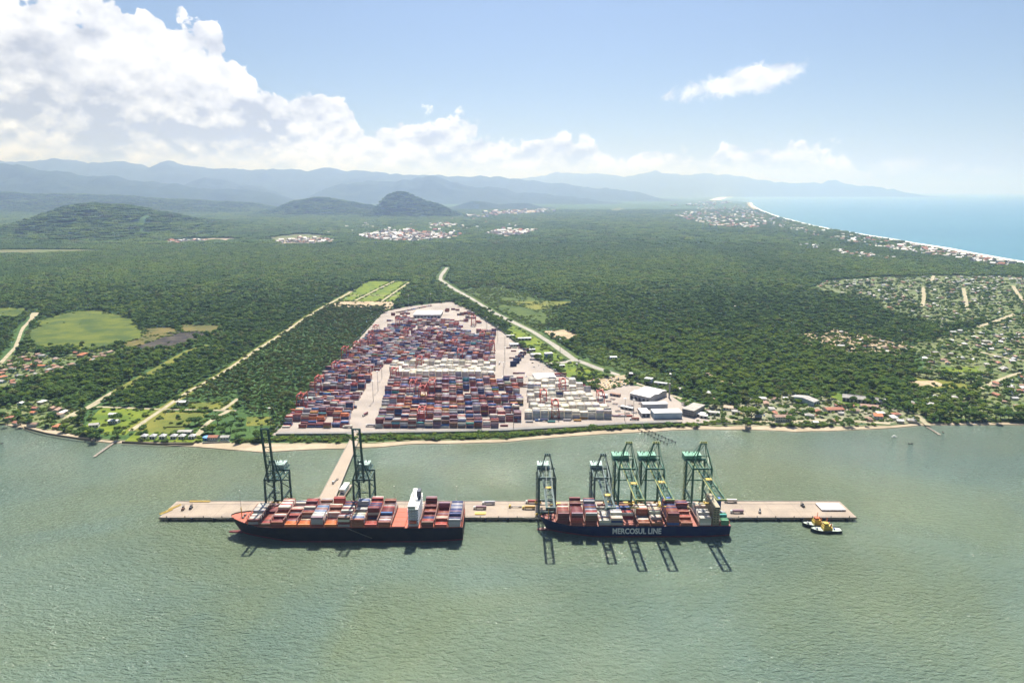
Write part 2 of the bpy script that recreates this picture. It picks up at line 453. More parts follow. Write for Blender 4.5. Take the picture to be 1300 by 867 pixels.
# ---- beach along the bay and along the open sea
M_SAND = mat("beach_sand", (0.42, 0.345, 0.25), 0.9, col2=(0.33, 0.27, 0.19), vscale=0.03, spec=0.1)
M_WET = mat("wet_sand", (0.22, 0.19, 0.13), 0.5, col2=(0.16, 0.15, 0.10), vscale=0.03)
M_FOAM = mat("surf_foam", (0.80, 0.82, 0.82), 0.6, col2=(0.62, 0.70, 0.72), vscale=0.02)
bpx = [p for p in np.linspace(-700, 2000, 260)]
bv, bf, wv = [], [], []
for a in bpx:
    ys_ = interp(SHORE, a) + 0.5 * mnoise.noise((a * .05, 0, 0)); bw = interp(BANKW, a)
    inner = G(a, ys_ - bw - 1.0, LAND_Z + 0.1); mid = G(a, ys_ - 0.9, 1.0); outer = G(a, ys_ + 0.2, 0.0); deep = G(a, ys_ + 5, -1.0)
    bv += [(*inner, LAND_Z + 0.1), (*mid, 1.1)]
    wv += [(*mid, 1.1), (*outer, 0.05), (*deep, -2.0)]
for i in range(len(bpx) - 1):
    bf.append((i * 2 + 1, i * 2 + 3, i * 2 + 2, i * 2))
me = bpy.data.meshes.new("beach"); me.from_pydata(bv, [], bf); me.materials.append(M_SAND)
structure(link("beach", me), "narrow pale sand beach along the bay shore")
me = bpy.data.meshes.new("wet_beach"); me.from_pydata(wv, [], [(i * 3 + k + 1, i * 3 + k + 4, i * 3 + k + 3, i * 3 + k) for i in range(len(bpx) - 1) for k in (0, 1)])
me.materials.append(M_WET)
structure(link("wet_beach", me), "dark wet sand at the edge of the bay water")
def strip(name, line, w0, w1, z, m, label):
    pts = GL(line, z); pts = densify(pts, 150)
    k = len(pts); L, Rr = [], []
    for i in range(k):
        a, b = pts[max(0, i - 1)], pts[min(k - 1, i + 1)]; d = math.hypot(b[0] - a[0], b[1] - a[1])
        nx, ny = -(b[1] - a[1]) / d, (b[0] - a[0]) / d
        j = 1 + .35 * mnoise.noise((i * .37, z, 0))
        L.append((pts[i][0] + nx * w0 * j, pts[i][1] + ny * w0 * j, z)); Rr.append((pts[i][0] + nx * w1, pts[i][1] + ny * w1, z))
    me = bpy.data.meshes.new(name); me.from_pydata(L + Rr, [], [(k + i, k + i + 1, i + 1, i) for i in range(k - 1)]); me.materials.append(m)
    return structure(link(name, me), label)
oc = [c for c in COAST if 945 < c[0] < 1700]
strip("sea_beach", oc, 20, -50, 3.0, M_SAND, "pale beach along the open sea coast")
strip("surf_line", oc, 75, 19, 0.4, M_FOAM, "white surf line along the open sea coast")
strip("far_beach", fb[:5], 160, -260, 3.4, M_FOAM, "white beach of the far bay shore")

# ---- hills and mountains
M_HILL = mat("hill_forest", (0.032, 0.072, 0.024), 0.95, col2=(0.052, 0.098, 0.032), vscale=0.006, bump=10, bscale=0.03, vdetail=8, spec=0.1)
M_MOUNT = mat('mountain_forest', (0.020, 0.042, 0.030), 0.95, col2=(0.034, 0.056, 0.038), vscale=0.002, bump=30, bscale=0.008, vdetail=8, spec=0.05)
HILLS = []
def hill(name, D, prof, W, label, rough=0.10, nx=140, ny=44, seed=1, m=M_HILL, skew=0.0):
    a0, a1 = prof[0][0], prof[-1][0]
    vs = np.zeros((nx, ny, 3)); m = M_MOUNT if D > 13000 else m
    for i in range(nx):
        a = a0 + (a1 - a0) * i / (nx - 1)
        py = interp(prof, a) + ((2.2 if D > 18000 else .9) if a1 - a0 > 200 else 0.15) * mnoise.fractal((a * .06, seed * 7.7, 0), .7, 2.1, 5); zc = max(2, zat(py, D)); fe = min(1.0, min(a - a0, a1 - a) / min(70.0, (a1 - a0) * .3)); zc = max(2, zc * fe * fe * (3 - 2 * fe))
        for j in range(ny):
            s = -1 + 2 * j / (ny - 1)
            y = D + s * W * (1.0 + 0.25 * mnoise.noise((a * .02, seed, 0)))
            u, dy, _ = ray(a, 250); x = D * u / dy + (y - D) * u / dy * 0.6
            q = Vector((x / W * 1.6, y / W * 1.6, seed * 3.3))
            rid = 1 - abs(mnoise.fractal(q, 0.9, 2.1, 6)) * 1.6
            sh = max(0.0, 1 - abs(s) ** 1.7) ** 1.25
            k = 1 - abs(s) ** 0.6
            z = zc * sh * (1 + rough * 6.0 * (rid - 0.75) * (1 - math.exp(-(s / 0.25) ** 2)) )+ zc * rough * 0.5 * mnoise.fractal(q * 5, 0.8, 2.1, 5) * sh
            vs[i, j] = (x, y, max(z, -1) + LAND_Z - 1.0 - (6 if abs(s) > .97 else 0) * 0)
    me = bpy.data.meshes.new(name)
    me.from_pydata([tuple(v) for v in vs.reshape(-1, 3)], [], [(i * ny + j, (i + 1) * ny + j, (i + 1) * ny + j + 1, i * ny + j + 1) for i in range(nx - 1) for j in range(ny - 1)])
    me.materials.append(m); me.polygons.foreach_set('use_smooth', [True] * len(me.polygons))
    HILLS.append((vs, D, W))
    return structure(link(name, me), label)
hill("hill", 6600, [(-140, 318), (-60, 300), (0, 291), (44, 278), (78, 264.6), (115, 259.5), (145.5, 260.5), (176, 264.6), (203, 271), (237, 279), (290, 290), (350, 300), (400, 304)], 1700,
     "broad forested hill on the left behind the plain", 0.10, 170, 60, 1)
hill("hill", 10400, [(452, 271), (475, 263), (483, 255), (497, 247.2), (509.4, 243.6), (522, 248), (535.7, 255), (555, 259.5), (577, 265), (595, 272)], 900,
     "dark cone-shaped forested hill behind the town", 0.06, 90, 40, 2)
hill("hill", 11500, [(300, 268), (340, 266), (358, 262), (375, 256), (400, 251.5), (420, 252.5), (440, 257), (470, 261), (500, 266), (530, 268)], 1300,
     "low wooded hill left of the cone-shaped hill", 0.1, 90, 40, 3)
hill("hill", 15000, [(560, 262), (580, 257), (600, 255.5), (615, 256.5), (635, 260), (650, 258.5), (672, 257.5), (690, 260), (705, 263)], 900, "small low wooded hills right of the cone-shaped hill", 0.1, 80, 30, 4)
hill("hill", 13500, [(-300, 238), (0, 243.5), (34, 247), (100, 246.5), (169, 250), (230, 254), (300, 257), (380, 260)], 2200, "dark blue wooded foothill at far left", 0.12, 90, 44, 5)
hill("mountain_ridge", 19000, [(-300, 196), (-100, 205), (0, 208.8), (34, 212), (68, 219), (84.6, 218), (112, 224), (142, 224), (176, 231), (220, 234), (257, 240), (305, 241), (350, 244), (400, 247)], 3200,
     "blue mountain ridge sloping down from the left edge", 0.10, 150, 50, 6)
hill("mountain_ridge", 23000, [(190, 240), (215, 237), (230, 233), (250, 229), (264, 225.7), (288, 229), (305, 234), (340, 238), (390, 241)], 2000, "hazy blue hump in front of the far mountain range", 0.06, 70, 36, 7)
hill("mountain_ridge", 22000, [(360, 242), (400, 239), (440, 234), (455, 232), (477.5, 230), (500, 230), (522, 227.5), (547, 224), (566, 228), (594, 236), (630, 239), (649, 243), (700, 248), (740, 250), (790, 252)], 2500,
     "hazy blue ridge behind the cone-shaped hill", 0.07, 110, 40, 8)
hill("mountain_ridge", 29000, [(-200, 212), (0, 206), (13.5, 205), (78, 203), (118, 207), (162, 205), (196, 213), (206.5, 208.8), (216.6, 204.4), (225, 206), (237, 210.5), (271, 214), (294, 213), (321, 215.5), (372, 215), (399.4, 216.5),
     (420, 212.5), (440, 217), (472, 218), (497, 221), (572, 223), (635, 225), (677, 230), (720, 235), (790, 241), (860, 246)], 4000, "pale distant mountain range with a peak on the left", 0.05, 260, 44, 9)
hill("mountain_ridge", 47000, [(600, 236), (640, 230), (677, 225), (705, 219.4), (760, 221), (800, 224), (833, 217.3), (863, 222), (891, 221), (928, 222), (951, 226.5), (985.4, 232), (1010, 234), (1024, 231), (1040, 233), (1051, 229.5), (1062, 231), (1086, 235.7), (1128, 239.5), (1162, 241), (1185, 242)], 4500,
     "faint distant mountains above the far bay", 0.04, 200, 44, 10)

# ---- fields, clearings, roads
M_GRASS = mat("bright_grass", (0.150, 0.190, 0.022), 0.9, col2=(0.085, 0.135, 0.022), vscale=0.03, vdetail=8, spec=0.1)
M_GRASS2 = mat("olive_grass", (0.165, 0.165, 0.034), 0.9, col2=(0.10, 0.125, 0.028), vscale=0.02, vdetail=8, spec=0.1)
M_MARSH = mat("marsh_grass", (0.110, 0.135, 0.022), 0.9, col2=(0.050, 0.082, 0.022), vscale=0.014, vdetail=9, spec=0.1)
M_SCRUB = mat("scrub", (0.080, 0.115, 0.026), 0.9, col2=(0.044, 0.075, 0.022), vscale=0.02, vdetail=9, spec=0.1)
M_DRY = mat("dry_grass", (0.145, 0.120, 0.042), 0.9, col2=(0.075, 0.085, 0.030), vscale=0.015, vdetail=8, spec=0.1)
M_BURNT = mat("burnt_ground", (0.030, 0.028, 0.030), 0.95, col2=(0.085, 0.075, 0.062), vscale=0.03, vdetail=8, spec=0.1)
M_DIRT = mat("sandy_road", (0.38, 0.335, 0.235), 0.9, col2=(0.29, 0.26, 0.18), vscale=0.05, spec=0.1)
M_EARTH = mat("bare_earth", (0.42, 0.33, 0.22), 0.9, col2=(0.30, 0.24, 0.16), vscale=0.03, vdetail=8, spec=0.1)
M_ROCK = mat("quarry_earth", (0.40, 0.31, 0.25), 0.9, col2=(0.13, 0.14, 0.07), vscale=0.01, vdetail=8, spec=0.1)
M_YARD = mat("yard_concrete", (0.34, 0.295, 0.26), 0.85, col2=(0.27, 0.235, 0.21), vscale=0.02, vdetail=8, spec=0.2)
M_ASPH = mat("asphalt", (0.10, 0.098, 0.095), 0.85, col2=(0.14, 0.135, 0.13), vscale=0.02, vdetail=6)
M_ROADC = mat("pale_road", (0.33, 0.31, 0.265), 0.85, col2=(0.26, 0.245, 0.215), vscale=0.03, spec=0.2)
field("field", [(48, 407), (90, 395), (129, 393.5), (168, 404), (184.5, 419), (183, 428), (150, 437), (126, 446), (90, 444.5), (45, 443), (27, 440), (39, 419)], 2.7, M_MARSH, "wide green marsh meadow left of the dirt road", amp=8)
field("field", [(-60, 390), (33, 391), (38, 399), (20, 405), (-60, 409)], 2.71, M_MARSH, "green meadow at the left edge by the bending road", amp=6)
field("field", [(182, 417), (219, 415.5), (229, 422), (210, 428), (182, 427)], 2.72, M_DRY, "small dry brown meadow beside the burnt patch", amp=4)
field("field", [(232, 412), (280, 413), (283, 423), (258, 429), (228, 421)], 2.73, M_DRY, "brown scrub meadow above the burnt patch", amp=5)
field("field", [(150, 437), (184, 427), (228, 422), (262, 424), (250, 434), (212, 446), (180, 448), (160, 447)], 2.76, M_DRY, "dry grass around the burnt patch", amp=5)
field("burnt_ground", [(166, 443), (190, 434.5), (226, 422.5), (250, 419.5), (262, 424), (243, 433), (212, 442), (190, 446.5)], 2.9, M_BURNT, "black burnt ground patch at the edge of the meadow", amp=6)
field("field", [(128, 517), (198, 519.5), (166, 546), (160, 552), (100, 551), (104, 545), (112, 536)], 2.7, M_GRASS, "bright green lawn left of the straight dirt road", amp=1.5)
field("field", [(204, 522.5), (266, 523), (258, 531), (243, 535), (233, 545), (228, 551), (170, 551), (180, 543)], 2.71, M_GRASS2, "olive green paddock right of the straight dirt road", amp=1.5)
field("field", [(236, 511), (299, 510), (296, 520), (240, 518.5)], 2.72, M_GRASS2, "olive field above the cross road", amp=1.5)
field("field", [(311, 530), (343, 529), (350, 540), (314, 541)], 2.73, M_GRASS2, "small olive field beside the container yard", amp=1.5)
field("field", [(172, 549), (250, 550), (262, 557), (245, 561.5), (158, 560)], 2.74, M_GRASS, "mown lawn around the white cottages", amp=0.8)
field("field", [(430.5, 383), (443, 372), (466.5, 356.6), (524.6, 357), (503, 383.5)], 2.7, M_GRASS, "green field divided by pale tracks behind the container yard", amp=2)
field("sand_clearing", [(414, 388.5), (430, 382.5), (504, 383), (497, 393)], 2.8, M_EARTH, "sandy strip at the foot of the divided green field", amp=2)
field("field", [(581, 368), (638, 362), (677, 376), (704, 392.6), (704.6, 406.5), (682.5, 420), (643.7, 401), (600, 381)], 2.7, M_SCRUB, "light green scrub right of the pale road", amp=10)
field("field", [(640, 382), (673, 382), (732, 383), (716, 390), (677, 393)], 2.8, M_GRASS2, "sunlit yellow-green clearing in the scrub", amp=6)
field("sand_clearing", [(690, 420.5), (718, 418.5), (735, 426.5), (728, 434), (704, 431)], 2.8, M_EARTH, "bare sandy lot right of the pale road", amp=2)
field("field", [(699, 461), (728, 457), (750, 467), (778, 477), (760, 480), (722, 480)], 2.8, M_GRASS, "bright green triangle beside the pale road", amp=2)
field("field", [(641, 421), (655, 411), (672, 420), (700, 438), (722, 455), (700, 462), (680, 455)], 2.81, M_GRASS, "green verge between the yard fence and the pale road", amp=3)
field("field", [(735, 440), (760, 438), (800, 452), (850, 478), (880, 500), (840, 495), (800, 476), (760, 462)], 2.69, M_SCRUB, "scrubby verge at the edge of the forest", amp=3)
field("parking_lot", [(742, 482), (794, 476), (797, 488), (765, 496)], 2.85, M_EARTH, "beige parking lot full of cars", amp=0.8)
field("field", [(1145, 481), (1160, 479), (1190, 481), (1235, 488), (1250, 494), (1225, 497), (1165, 494)], 2.7, M_GRASS2, "yellow playing field among the houses on the right", amp=3)
field("sand_clearing", [(1150, 484), (1185, 483), (1200, 490), (1168, 492)], 2.8, M_EARTH, "bare sandy patch on the yellow playing field", amp=3)
field("field", [(1045, 500), (1060, 498), (1100, 513), (1096, 517), (1072, 512)], 2.7, M_GRASS, "green strip between the two long sheds", amp=1.5)
field("field", [(1190, 466), (1245, 465), (1240, 473), (1200, 472)], 2.7, M_GRASS, "green lawn among the houses on the right", amp=3)
field("town_ground", [(900, 515), (960, 505), (1020, 498), (1075, 508), (1130, 517), (1170, 526), (1180, 536), (1100, 538), (1010, 540), (900, 540)], 2.62, mat("town_ground", (0.25, 0.235, 0.165), 0.9, col2=(0.105, 0.13, 0.05), vscale=0.04, vdetail=7), "sandy ground between the waterfront sheds", clear=False, amp=3)
TOWN_M = mat("town_ground2", (0.15, 0.165, 0.062), 0.9, col2=(0.070, 0.115, 0.030), vscale=0.03, vdetail=7)
field("town_ground", [(1155, 440), (1200, 425), (1300, 400), (1500, 400), (1500, 535), (1260, 535), (1170, 528), (1150, 478), (1180, 462)], 2.61, TOWN_M, "green and sandy ground of the village on the right", clear=False, amp=8)
field("town_ground", [(1040, 357), (1110, 352), (1210, 350), (1330, 352), (1500, 380), (1500, 400), (1300, 400), (1190, 415), (1120, 395), (1100, 378), (1035, 372)], 2.6, TOWN_M, "patchy ground of the far village on the right", clear=False, amp=15)
field("town_ground", [(1010, 425), (1060, 418), (1100, 425), (1160, 440), (1150, 452), (1070, 446), (1015, 436)], 2.63, M_EARTH, "bare reddish earth at the edge of the forest", clear=False, amp=8)
field("town_ground", [(-60, 470), (0, 462), (30, 440), (45, 447), (75, 455), (100, 447), (150, 445), (160, 450), (120, 460), (90, 468), (45, 480), (20, 494), (-60, 500)], 2.6, TOWN_M, "ground of the village at the left edge", clear=False, amp=4)
field("town_ground", [(-100, 522), (0, 520), (40, 506), (85, 512), (100, 528), (104, 546), (60, 545), (20, 538), (-100, 533)], 2.6, TOWN_M, "ground around the shore houses at the left edge", clear=False, amp=3)
M_PLAIN = mat("pasture", (0.10, 0.13, 0.05), 0.9, col2=(0.14, 0.14, 0.07), vscale=0.004, spec=0.1)
for pix, lab in (([(-50, 318), (20, 317), (100, 317), (150, 319), (60, 322), (-50, 324)], "long pale pasture strip at the left edge"),
                 ([(330, 303), (380, 297), (420, 299), (400, 304), (350, 307)], "pale pasture left of the town"),
                 ([(600, 263), (630, 258.5), (632, 262), (610, 265)], "light clearing beneath the small hills"),
                 ([(772, 267), (785, 264), (797, 266), (780, 269)], "light clearing in the distant forest")):
    field("field", pix, 3.2, M_PLAIN, lab, amp=3)
for k, (cx_, cy_, wx, wy) in enumerate(((936, 363, 15, .9), (957, 389, 9, 1.2), (999, 391, 7, 1.1), (1078, 386, 8, 1.3), (1089, 344, 9, .8), (289, 352.5, 6, 1.1), (309, 342.5, 5, .8), (335, 339, 12, .7), (845, 358, 9, .7), (985, 352, 12, .8), (1010, 408, 8, 1.5), (905, 372, 7, .8), (700, 330, 10, .6), (120, 335, 12, .6), (60, 352, 9, .7), (430, 322, 9, .5), (1085, 402, 9, 1.6), (960, 421, 6, 1.4))):
    field("clearing", [(cx_ - wx, cy_ + .2), (cx_ - wx * .4, cy_ - wy), (cx_ + wx * .5, cy_ - wy * .8), (cx_ + wx, cy_), (cx_ + wx * .3, cy_ + wy), (cx_ - wx * .5, cy_ + wy * .9)], 2.95, M_GRASS2 if k % 3 else M_DIRT, f"small pale clearing in the forest, {ordn(k)} of those scattered over the plain", amp=3)
for pix, lab in (([(200, 307), (250, 303.5), (275, 302.5), (300, 303), (307, 305.5), (270, 307), (215, 310)], "pale earthworks in front of the left hill"),
                 ([(340, 307), (365, 304), (395, 302), (425, 304), (428, 309), (395, 311), (350, 311)], "bare earth lot of a distant works"),
                 ([(178, 297), (185, 293), (196, 290), (197, 294), (188, 299)], "reddish quarry scar on the left hill's foot"),
                 ([(455, 303), (480, 296), (520, 294), (560, 297), (585, 301), (560, 305), (500, 307)], "pale streets of the distant town"),
                 ([(618, 298), (640, 294), (682, 292), (668, 299), (640, 302)], "bare earth lot right of the town"),
                 ([(620, 271), (650, 267), (700, 266.5), (690, 270), (650, 273)], "distant pale industrial lots")):
    field("earth_lot", pix, 3.3, M_ROCK, lab, amp=5)
def rd(name, pix, w, z, m, label, verge=0):
    if verge: road("road_verge", GL(pix), w + 2 * verge, z - .12, M_GRASS2 if m is M_DIRT else M_SCRUB, "green verge of the " + label)
    return road(name, GL(pix), w, z, m, label)
rd("dirt_road", [(166, 547), (222, 509), (240, 497), (279, 476), (306, 458), (330, 441.5), (350, 429.5), (385, 405.5), (412, 389), (440, 374), (446, 370)], 9, 2.95, M_DIRT, "straight sandy road from the shore up to the divided field", 5)
rd("grass_track", [(264, 438.5), (240, 446), (210, 463), (193, 473), (180, 479), (163, 489), (148, 497)], 20, 2.9, M_GRASS2, "pale green grass track through the forest on the left")
rd("grass_track", [(146, 497.5), (135, 504), (115, 516), (95, 525), (85, 532)], 14, 2.9, M_DIRT, "sandy lower end of the grass track on the left")
rd("dirt_road", [(123, 516.5), (200, 519.5), (250, 520.5), (300, 521.5)], 7, 2.93, M_DIRT, "sandy cross road above the lawns")
rd("dirt_road", [(283, 520), (292, 514), (302, 506)], 8, 2.97, M_DIRT, "short sandy branch road into the trees")
rd("dirt_road", [(246, 557), (254, 549), (264, 537), (276, 529), (290, 522)], 9, 2.98, M_DIRT, "sandy lane beside the white cottages")
rd("dirt_road", [(-40, 480), (0, 462), (14, 447), (20, 441), (27, 421), (30, 415.5), (39, 407), (45, 397)], [9, 9, 9, 8, 8, 9, 13, 20], 2.94, M_DIRT, "bending pale road at the left edge of the meadow")
rd("road", [(567.5, 340), (560, 350), (559, 355), (574.5, 366), (600, 380), (627, 397), (649, 408), (676, 421), (703, 438), (727, 455.4), (757, 467), (784.6, 476)], 15, 2.95, M_ROADC, "pale main road running into the forest behind the yard", 10)
rd("road", [(730, 457), (712, 461), (692, 462)], 14, 2.96, M_ROADC, "short pale branch road to the yard gate")
rd("road", [(784, 476), (800, 484), (830, 494), (870, 508), (905, 524), (930, 534), (985, 536), (1060, 533), (1130, 538)], 8, 2.9, M_DIRT, "sandy street behind the waterfront sheds")
rd("dirt_road", [(441.5, 375.5), (470, 375), (507, 376)], 9, 3.1, M_DIRT, "pale cross track on the divided field")
rd("dirt_road", [(501, 357), (476, 369), (451, 382)], 8, 3.12, M_DIRT, "left pale track on the divided field")
rd("dirt_road", [(519, 359), (500, 372), (484, 383)], 8, 3.13, M_DIRT, "right pale track on the divided field")
for pix, lab in (([(1172, 365), (1173, 378), (1171, 389)], "upright sandy street in the far village, left one"), ([(1223, 366), (1226, 380), (1228, 393)], "upright sandy street in the far village, middle one"),
                 ([(1286, 363), (1292, 373), (1300, 382)], "slanting sandy street at the right edge"), ([(1185, 350), (1183, 357)], "short sandy street at the forest edge")):
    rd("dirt_road", pix, 11, 2.9, M_DIRT, lab)
rd("dirt_road", [(1215, 437), (1240, 446), (1280, 455), (1330, 462)], 9, 2.9, M_DIRT, "sandy street through the village on the right")
rd("dirt_road", [(1245, 494), (1262, 485), (1285, 476), (1320, 468)], 9, 2.9, M_DIRT, "sandy street from the playing field to the right edge")
rd("dirt_road", [(1010, 428), (1035, 434), (1060, 443), (1100, 444), (1140, 436), (1165, 430)], 9, 2.9, M_DIRT, "reddish earth track at the forest edge on the right")
rd("dirt_road", [(1240, 415), (1262, 409), (1290, 398)], 14, 2.9, M_DIRT, "sandy lane between the groves on the right")
rd("dirt_road", [(895, 471), (905, 479), (918, 485), (930, 487)], 8, 2.9, M_EARTH, "short bare earth track inside the forest edge")
rd("dirt_road", [(1163, 527), (1178, 540)], 8, 2.95, M_DIRT, "sandy path down to the small jetty on the right")
YARD = GL([(344, 553), (357, 543), (420, 470), (487, 396), (520, 389), (574, 383), (600, 396), (640, 424), (680, 456), (706, 472), (760, 498), (800, 488), (845, 498), (885, 525), (905, 536), (870, 539), (800, 541.5), (640, 549)])
CLEAR.append(np.array(YARD))
sheet("container_yard", YARD, 3.0, M_YARD, "large pale concrete yard of the container terminal")
road("service_road", GL([(352, 550.5), (450, 550), (560, 548), (640, 546), (720, 541.5), (800, 537.5), (860, 535)]), 13, 3.1, mat("service_asphalt", (0.17, 0.165, 0.16), 0.9, col2=(0.22, 0.21, 0.20), vscale=0.03), "grey service road along the front of the container yard")

# ================================================================== PIER
DK = 4.0
PX0, PYF = G(201.6, 657.0, DK); PX1, _ = G(1087.5, 656.4, DK); PYB = G(650, 635.8, DK)[1]
M_DECK = mat("pier_concrete", (0.35, 0.285, 0.228), 0.85, col2=(0.28, 0.232, 0.19), vscale=0.05, vdetail=8, spec=0.2)
M_CONC = mat("grey_concrete", (0.32, 0.31, 0.29), 0.85, col2=(0.24, 0.235, 0.22), vscale=0.1)
M_DARK = mat("dark_rubber", (0.025, 0.025, 0.028), 0.8)
M_PILE = mat("pile_concrete", (0.12, 0.12, 0.11), 0.85, col2=(0.07, 0.075, 0.065), vscale=0.4)
M_STEEL = mat("worn_steel", (0.16, 0.15, 0.14), 0.5, metal=0.6)
M_WHITE = mat("white_paint", (0.78, 0.78, 0.76), 0.45, col2=(0.68, 0.68, 0.66), vscale=0.2)
M_YEL = mat("yellow_paint", (0.62, 0.42, 0.05), 0.5, col2=(0.50, 0.36, 0.07), vscale=0.3)
M_ORANGE = mat("orange_paint", (0.62, 0.13, 0.04), 0.5, col2=(0.52, 0.12, 0.05), vscale=0.2)
M_RED = mat("red_paint", (0.36, 0.045, 0.03), 0.5, col2=(0.28, 0.05, 0.04), vscale=0.2)
M_GLASS = mat("dark_glass", (0.02, 0.03, 0.04), 0.1, spec=0.8)
M_TYRE = mat("tyre_rubber", (0.02, 0.02, 0.02), 0.9)
pier = thing("pier", "long straight concrete pier deck with the two container ships moored to it", "pier", ((PX0 + PX1) / 2, (PYF + PYB) / 2, 0))
PCX, PCY = pier.location.x, pier.location.y
hx, hy = (PX1 - PX0) / 2, (PYB - PYF) / 2
m = MB(); m.prism([(-hx, -hy), (hx, -hy), (hx, hy), (-hx, hy)], DK - 1.9, DK); m.build("deck", M_DECK, pier)
m = MB(); m.box(0, hy - 0.3, DK + 0.25, 2 * hx, 0.5, 0.5); m.build("kerb", M_CONC, pier)
m = MB(); m.box(0, -hy + 0.25, DK + 0.16, 2 * hx, 0.5, 0.32); m.build("kerb", M_DARK, pier)
RAILW, RAILB = -hy + 4.0, -hy + 34.0
for ry in (RAILW, RAILB):
    m = MB(); m.box(0, ry, DK + 0.05, 2 * hx - 4, 0.35, 0.10); m.build("crane_rail", M_STEEL, pier)
lm = MB(); lm.box(0, 0, 0, 2 * hx - 20, 0.22, 0.008); lme = lm.mesh("lane_line", mat("faded_line", (0.45, 0.40, 0.30), 0.8))
for k in range(1, 6): link("lane_line", lme, pier, (0, -hy + 6 + k * 4.2, DK + 0.006))
jm = MB(); jm.box(0, 0, 0, 0.35, 2 * hy - 2, 0.006); jme = jm.mesh("joint", mat("joint_seal", (0.20, 0.17, 0.15), 0.9))
for k in range(1, 26): link("joint", jme, pier, (-hx + k * 2 * hx / 26, 0, DK + 0.012))
pm = MB(); pm.cyl((0, 0, -3), (0, 0, DK - 1.9), 0.75, 8); pme = pm.mesh("pile", M_PILE)
for i in range(98): link("pile", pme, pier, (-hx + 4 + i * (2 * hx - 8) / 97, -hy + 1.6, 0))
m = MB()
for r_ in (0.25, 0.5, 0.75, 0.97):
    for i in range(98): m.cyl((-hx + 4 + i * (2 * hx - 8) / 97, -hy + r_ * 2 * hy, -3), (-hx + 4 + i * (2 * hx - 8) / 97, -hy + r_ * 2 * hy, DK - 1.9), 0.7, 6)
tag(m.build("inner_piles", M_PILE, pier), "dark piles under the pier deck", kind='stuff')
fm = MB(); fm.box(0, 0, 1.9, 3.0, 1.0, 4.2); fm.box(0, -0.7, 2.0, 2.2, 0.5, 3.6); fme = fm.mesh("fender", M_DARK)
for i in range(31): link("fender", fme, pier, (-hx + 12 + i * (2 * hx - 24) / 30, -hy - 0.5, 0))
bm_ = MB(); bm_.cyl((0, 0, DK), (0, 0, DK + 1.0), 0.45, 8, 0.35); bm_.cyl((0, 0, DK + 1.0), (0, 0, DK + 1.25), 0.6, 8); bme = bm_.mesh("bollard", M_DARK)
for i in range(38): link("bollard", bme, pier, (-hx + 8 + i * (2 * hx - 16) / 37, -hy + 1.2, 0))

# access bridge from the pier to the shore
M_BRD = mat("bridge_concrete", (0.35, 0.288, 0.23), 0.85, col2=(0.33, 0.275, 0.22), vscale=0.08, spec=0.2)
ba = [G(405.5, 632, DK), G(426.5, 632, DK)]; bb = [G(446.5, 556, DK), G(456.5, 556, DK)]; bc = [G(449, 549, 4), G(459.5, 549, 4)]
bridge = thing("access_bridge", "slanting concrete access bridge joining the pier to the container yard", "bridge", (*ba[0], 0))
def loc(p, o): return (p[0] - o.location.x, p[1] - o.location.y)
Bp = [loc(p, bridge) for p in (ba[0], ba[1], bb[1], bb[0])]
Bc = [loc(p, bridge) for p in bc]
Bp[0] = (Bp[0][0], PYB + 0.02 - bridge.location.y); Bp[1] = (Bp[1][0], PYB + 0.02 - bridge.location.y)
m = MB(); m.prism([Bp[0], Bp[1], Bc[1], Bc[0]], DK - 1.8, DK - 0.01); m.build("deck", M_BRD, bridge)
for a, b in ((Bp[0], Bc[0]), (Bp[1], Bc[1])):
    m = MB(); m.beam((*a, DK + 0.45), (*b, DK + 0.45), 0.4, 0.9); m.build("parapet", M_CONC, bridge)
# turning bay where the bridge meets the pier
q = loc((ba[1][0], PYB), bridge)
m = MB(); m.prism([(q[0] - 40, q[1] + .03), (q[0] + 14, q[1] + .03), (q[0] + 3, q[1] + 13), (q[0] - 22, q[1] + 10)], DK - 1.9, DK - 0.02); m.build("turning_bay", M_BRD, bridge)
m = MB(); m.prism([(q[0] + 0.6, q[1] + 13.2), (q[0] + 8.6, q[1] + 13.2), (q[0] + 10.8, q[1] + 46), (q[0] + 0.6, q[1] + 46)], DK - 1.9, DK - 0.03); m.build("side_platform", M_BRD, bridge)
for i in range(16):
    s = (i + .5) / 16
    for k in (0, 1):
        x = Bp[k][0] + (Bc[k][0] - Bp[k][0]) * s + (1.5 if k == 0 else -1.5); y = Bp[k][1] + (Bc[k][1] - Bp[k][1]) * s
        link("pile", pme, bridge, (x, y, 0))
cab_ = thing("gatehouse", "white boxy two-storey gatehouse on the side platform of the access bridge", "gatehouse", (bridge.location.x + q[0] + 5.5, bridge.location.y + q[1] + 29, DK), R(-4))
m = MB(); m.box(0, 0, 2.8, 6, 20, 5.6); m.build("wall", M_WHITE, cab_)
m = MB(); m.box(0, 0, 5.75, 6.8, 21, 0.3); m.build("roof", M_WHITE, cab_)
for k in range(5):
    for zz in (1.6, 4.2):
        m = MB(); m.box(-3.02, -8 + k * 4, zz, 0.08, 2.4, 1.1); m.build("window", M_GLASS, cab_)
for zz in (1.6, 4.2):
    m = MB(); m.box(0, -10.02, zz, 3.6, 0.08, 1.4); m.build("window", M_GLASS, cab_)

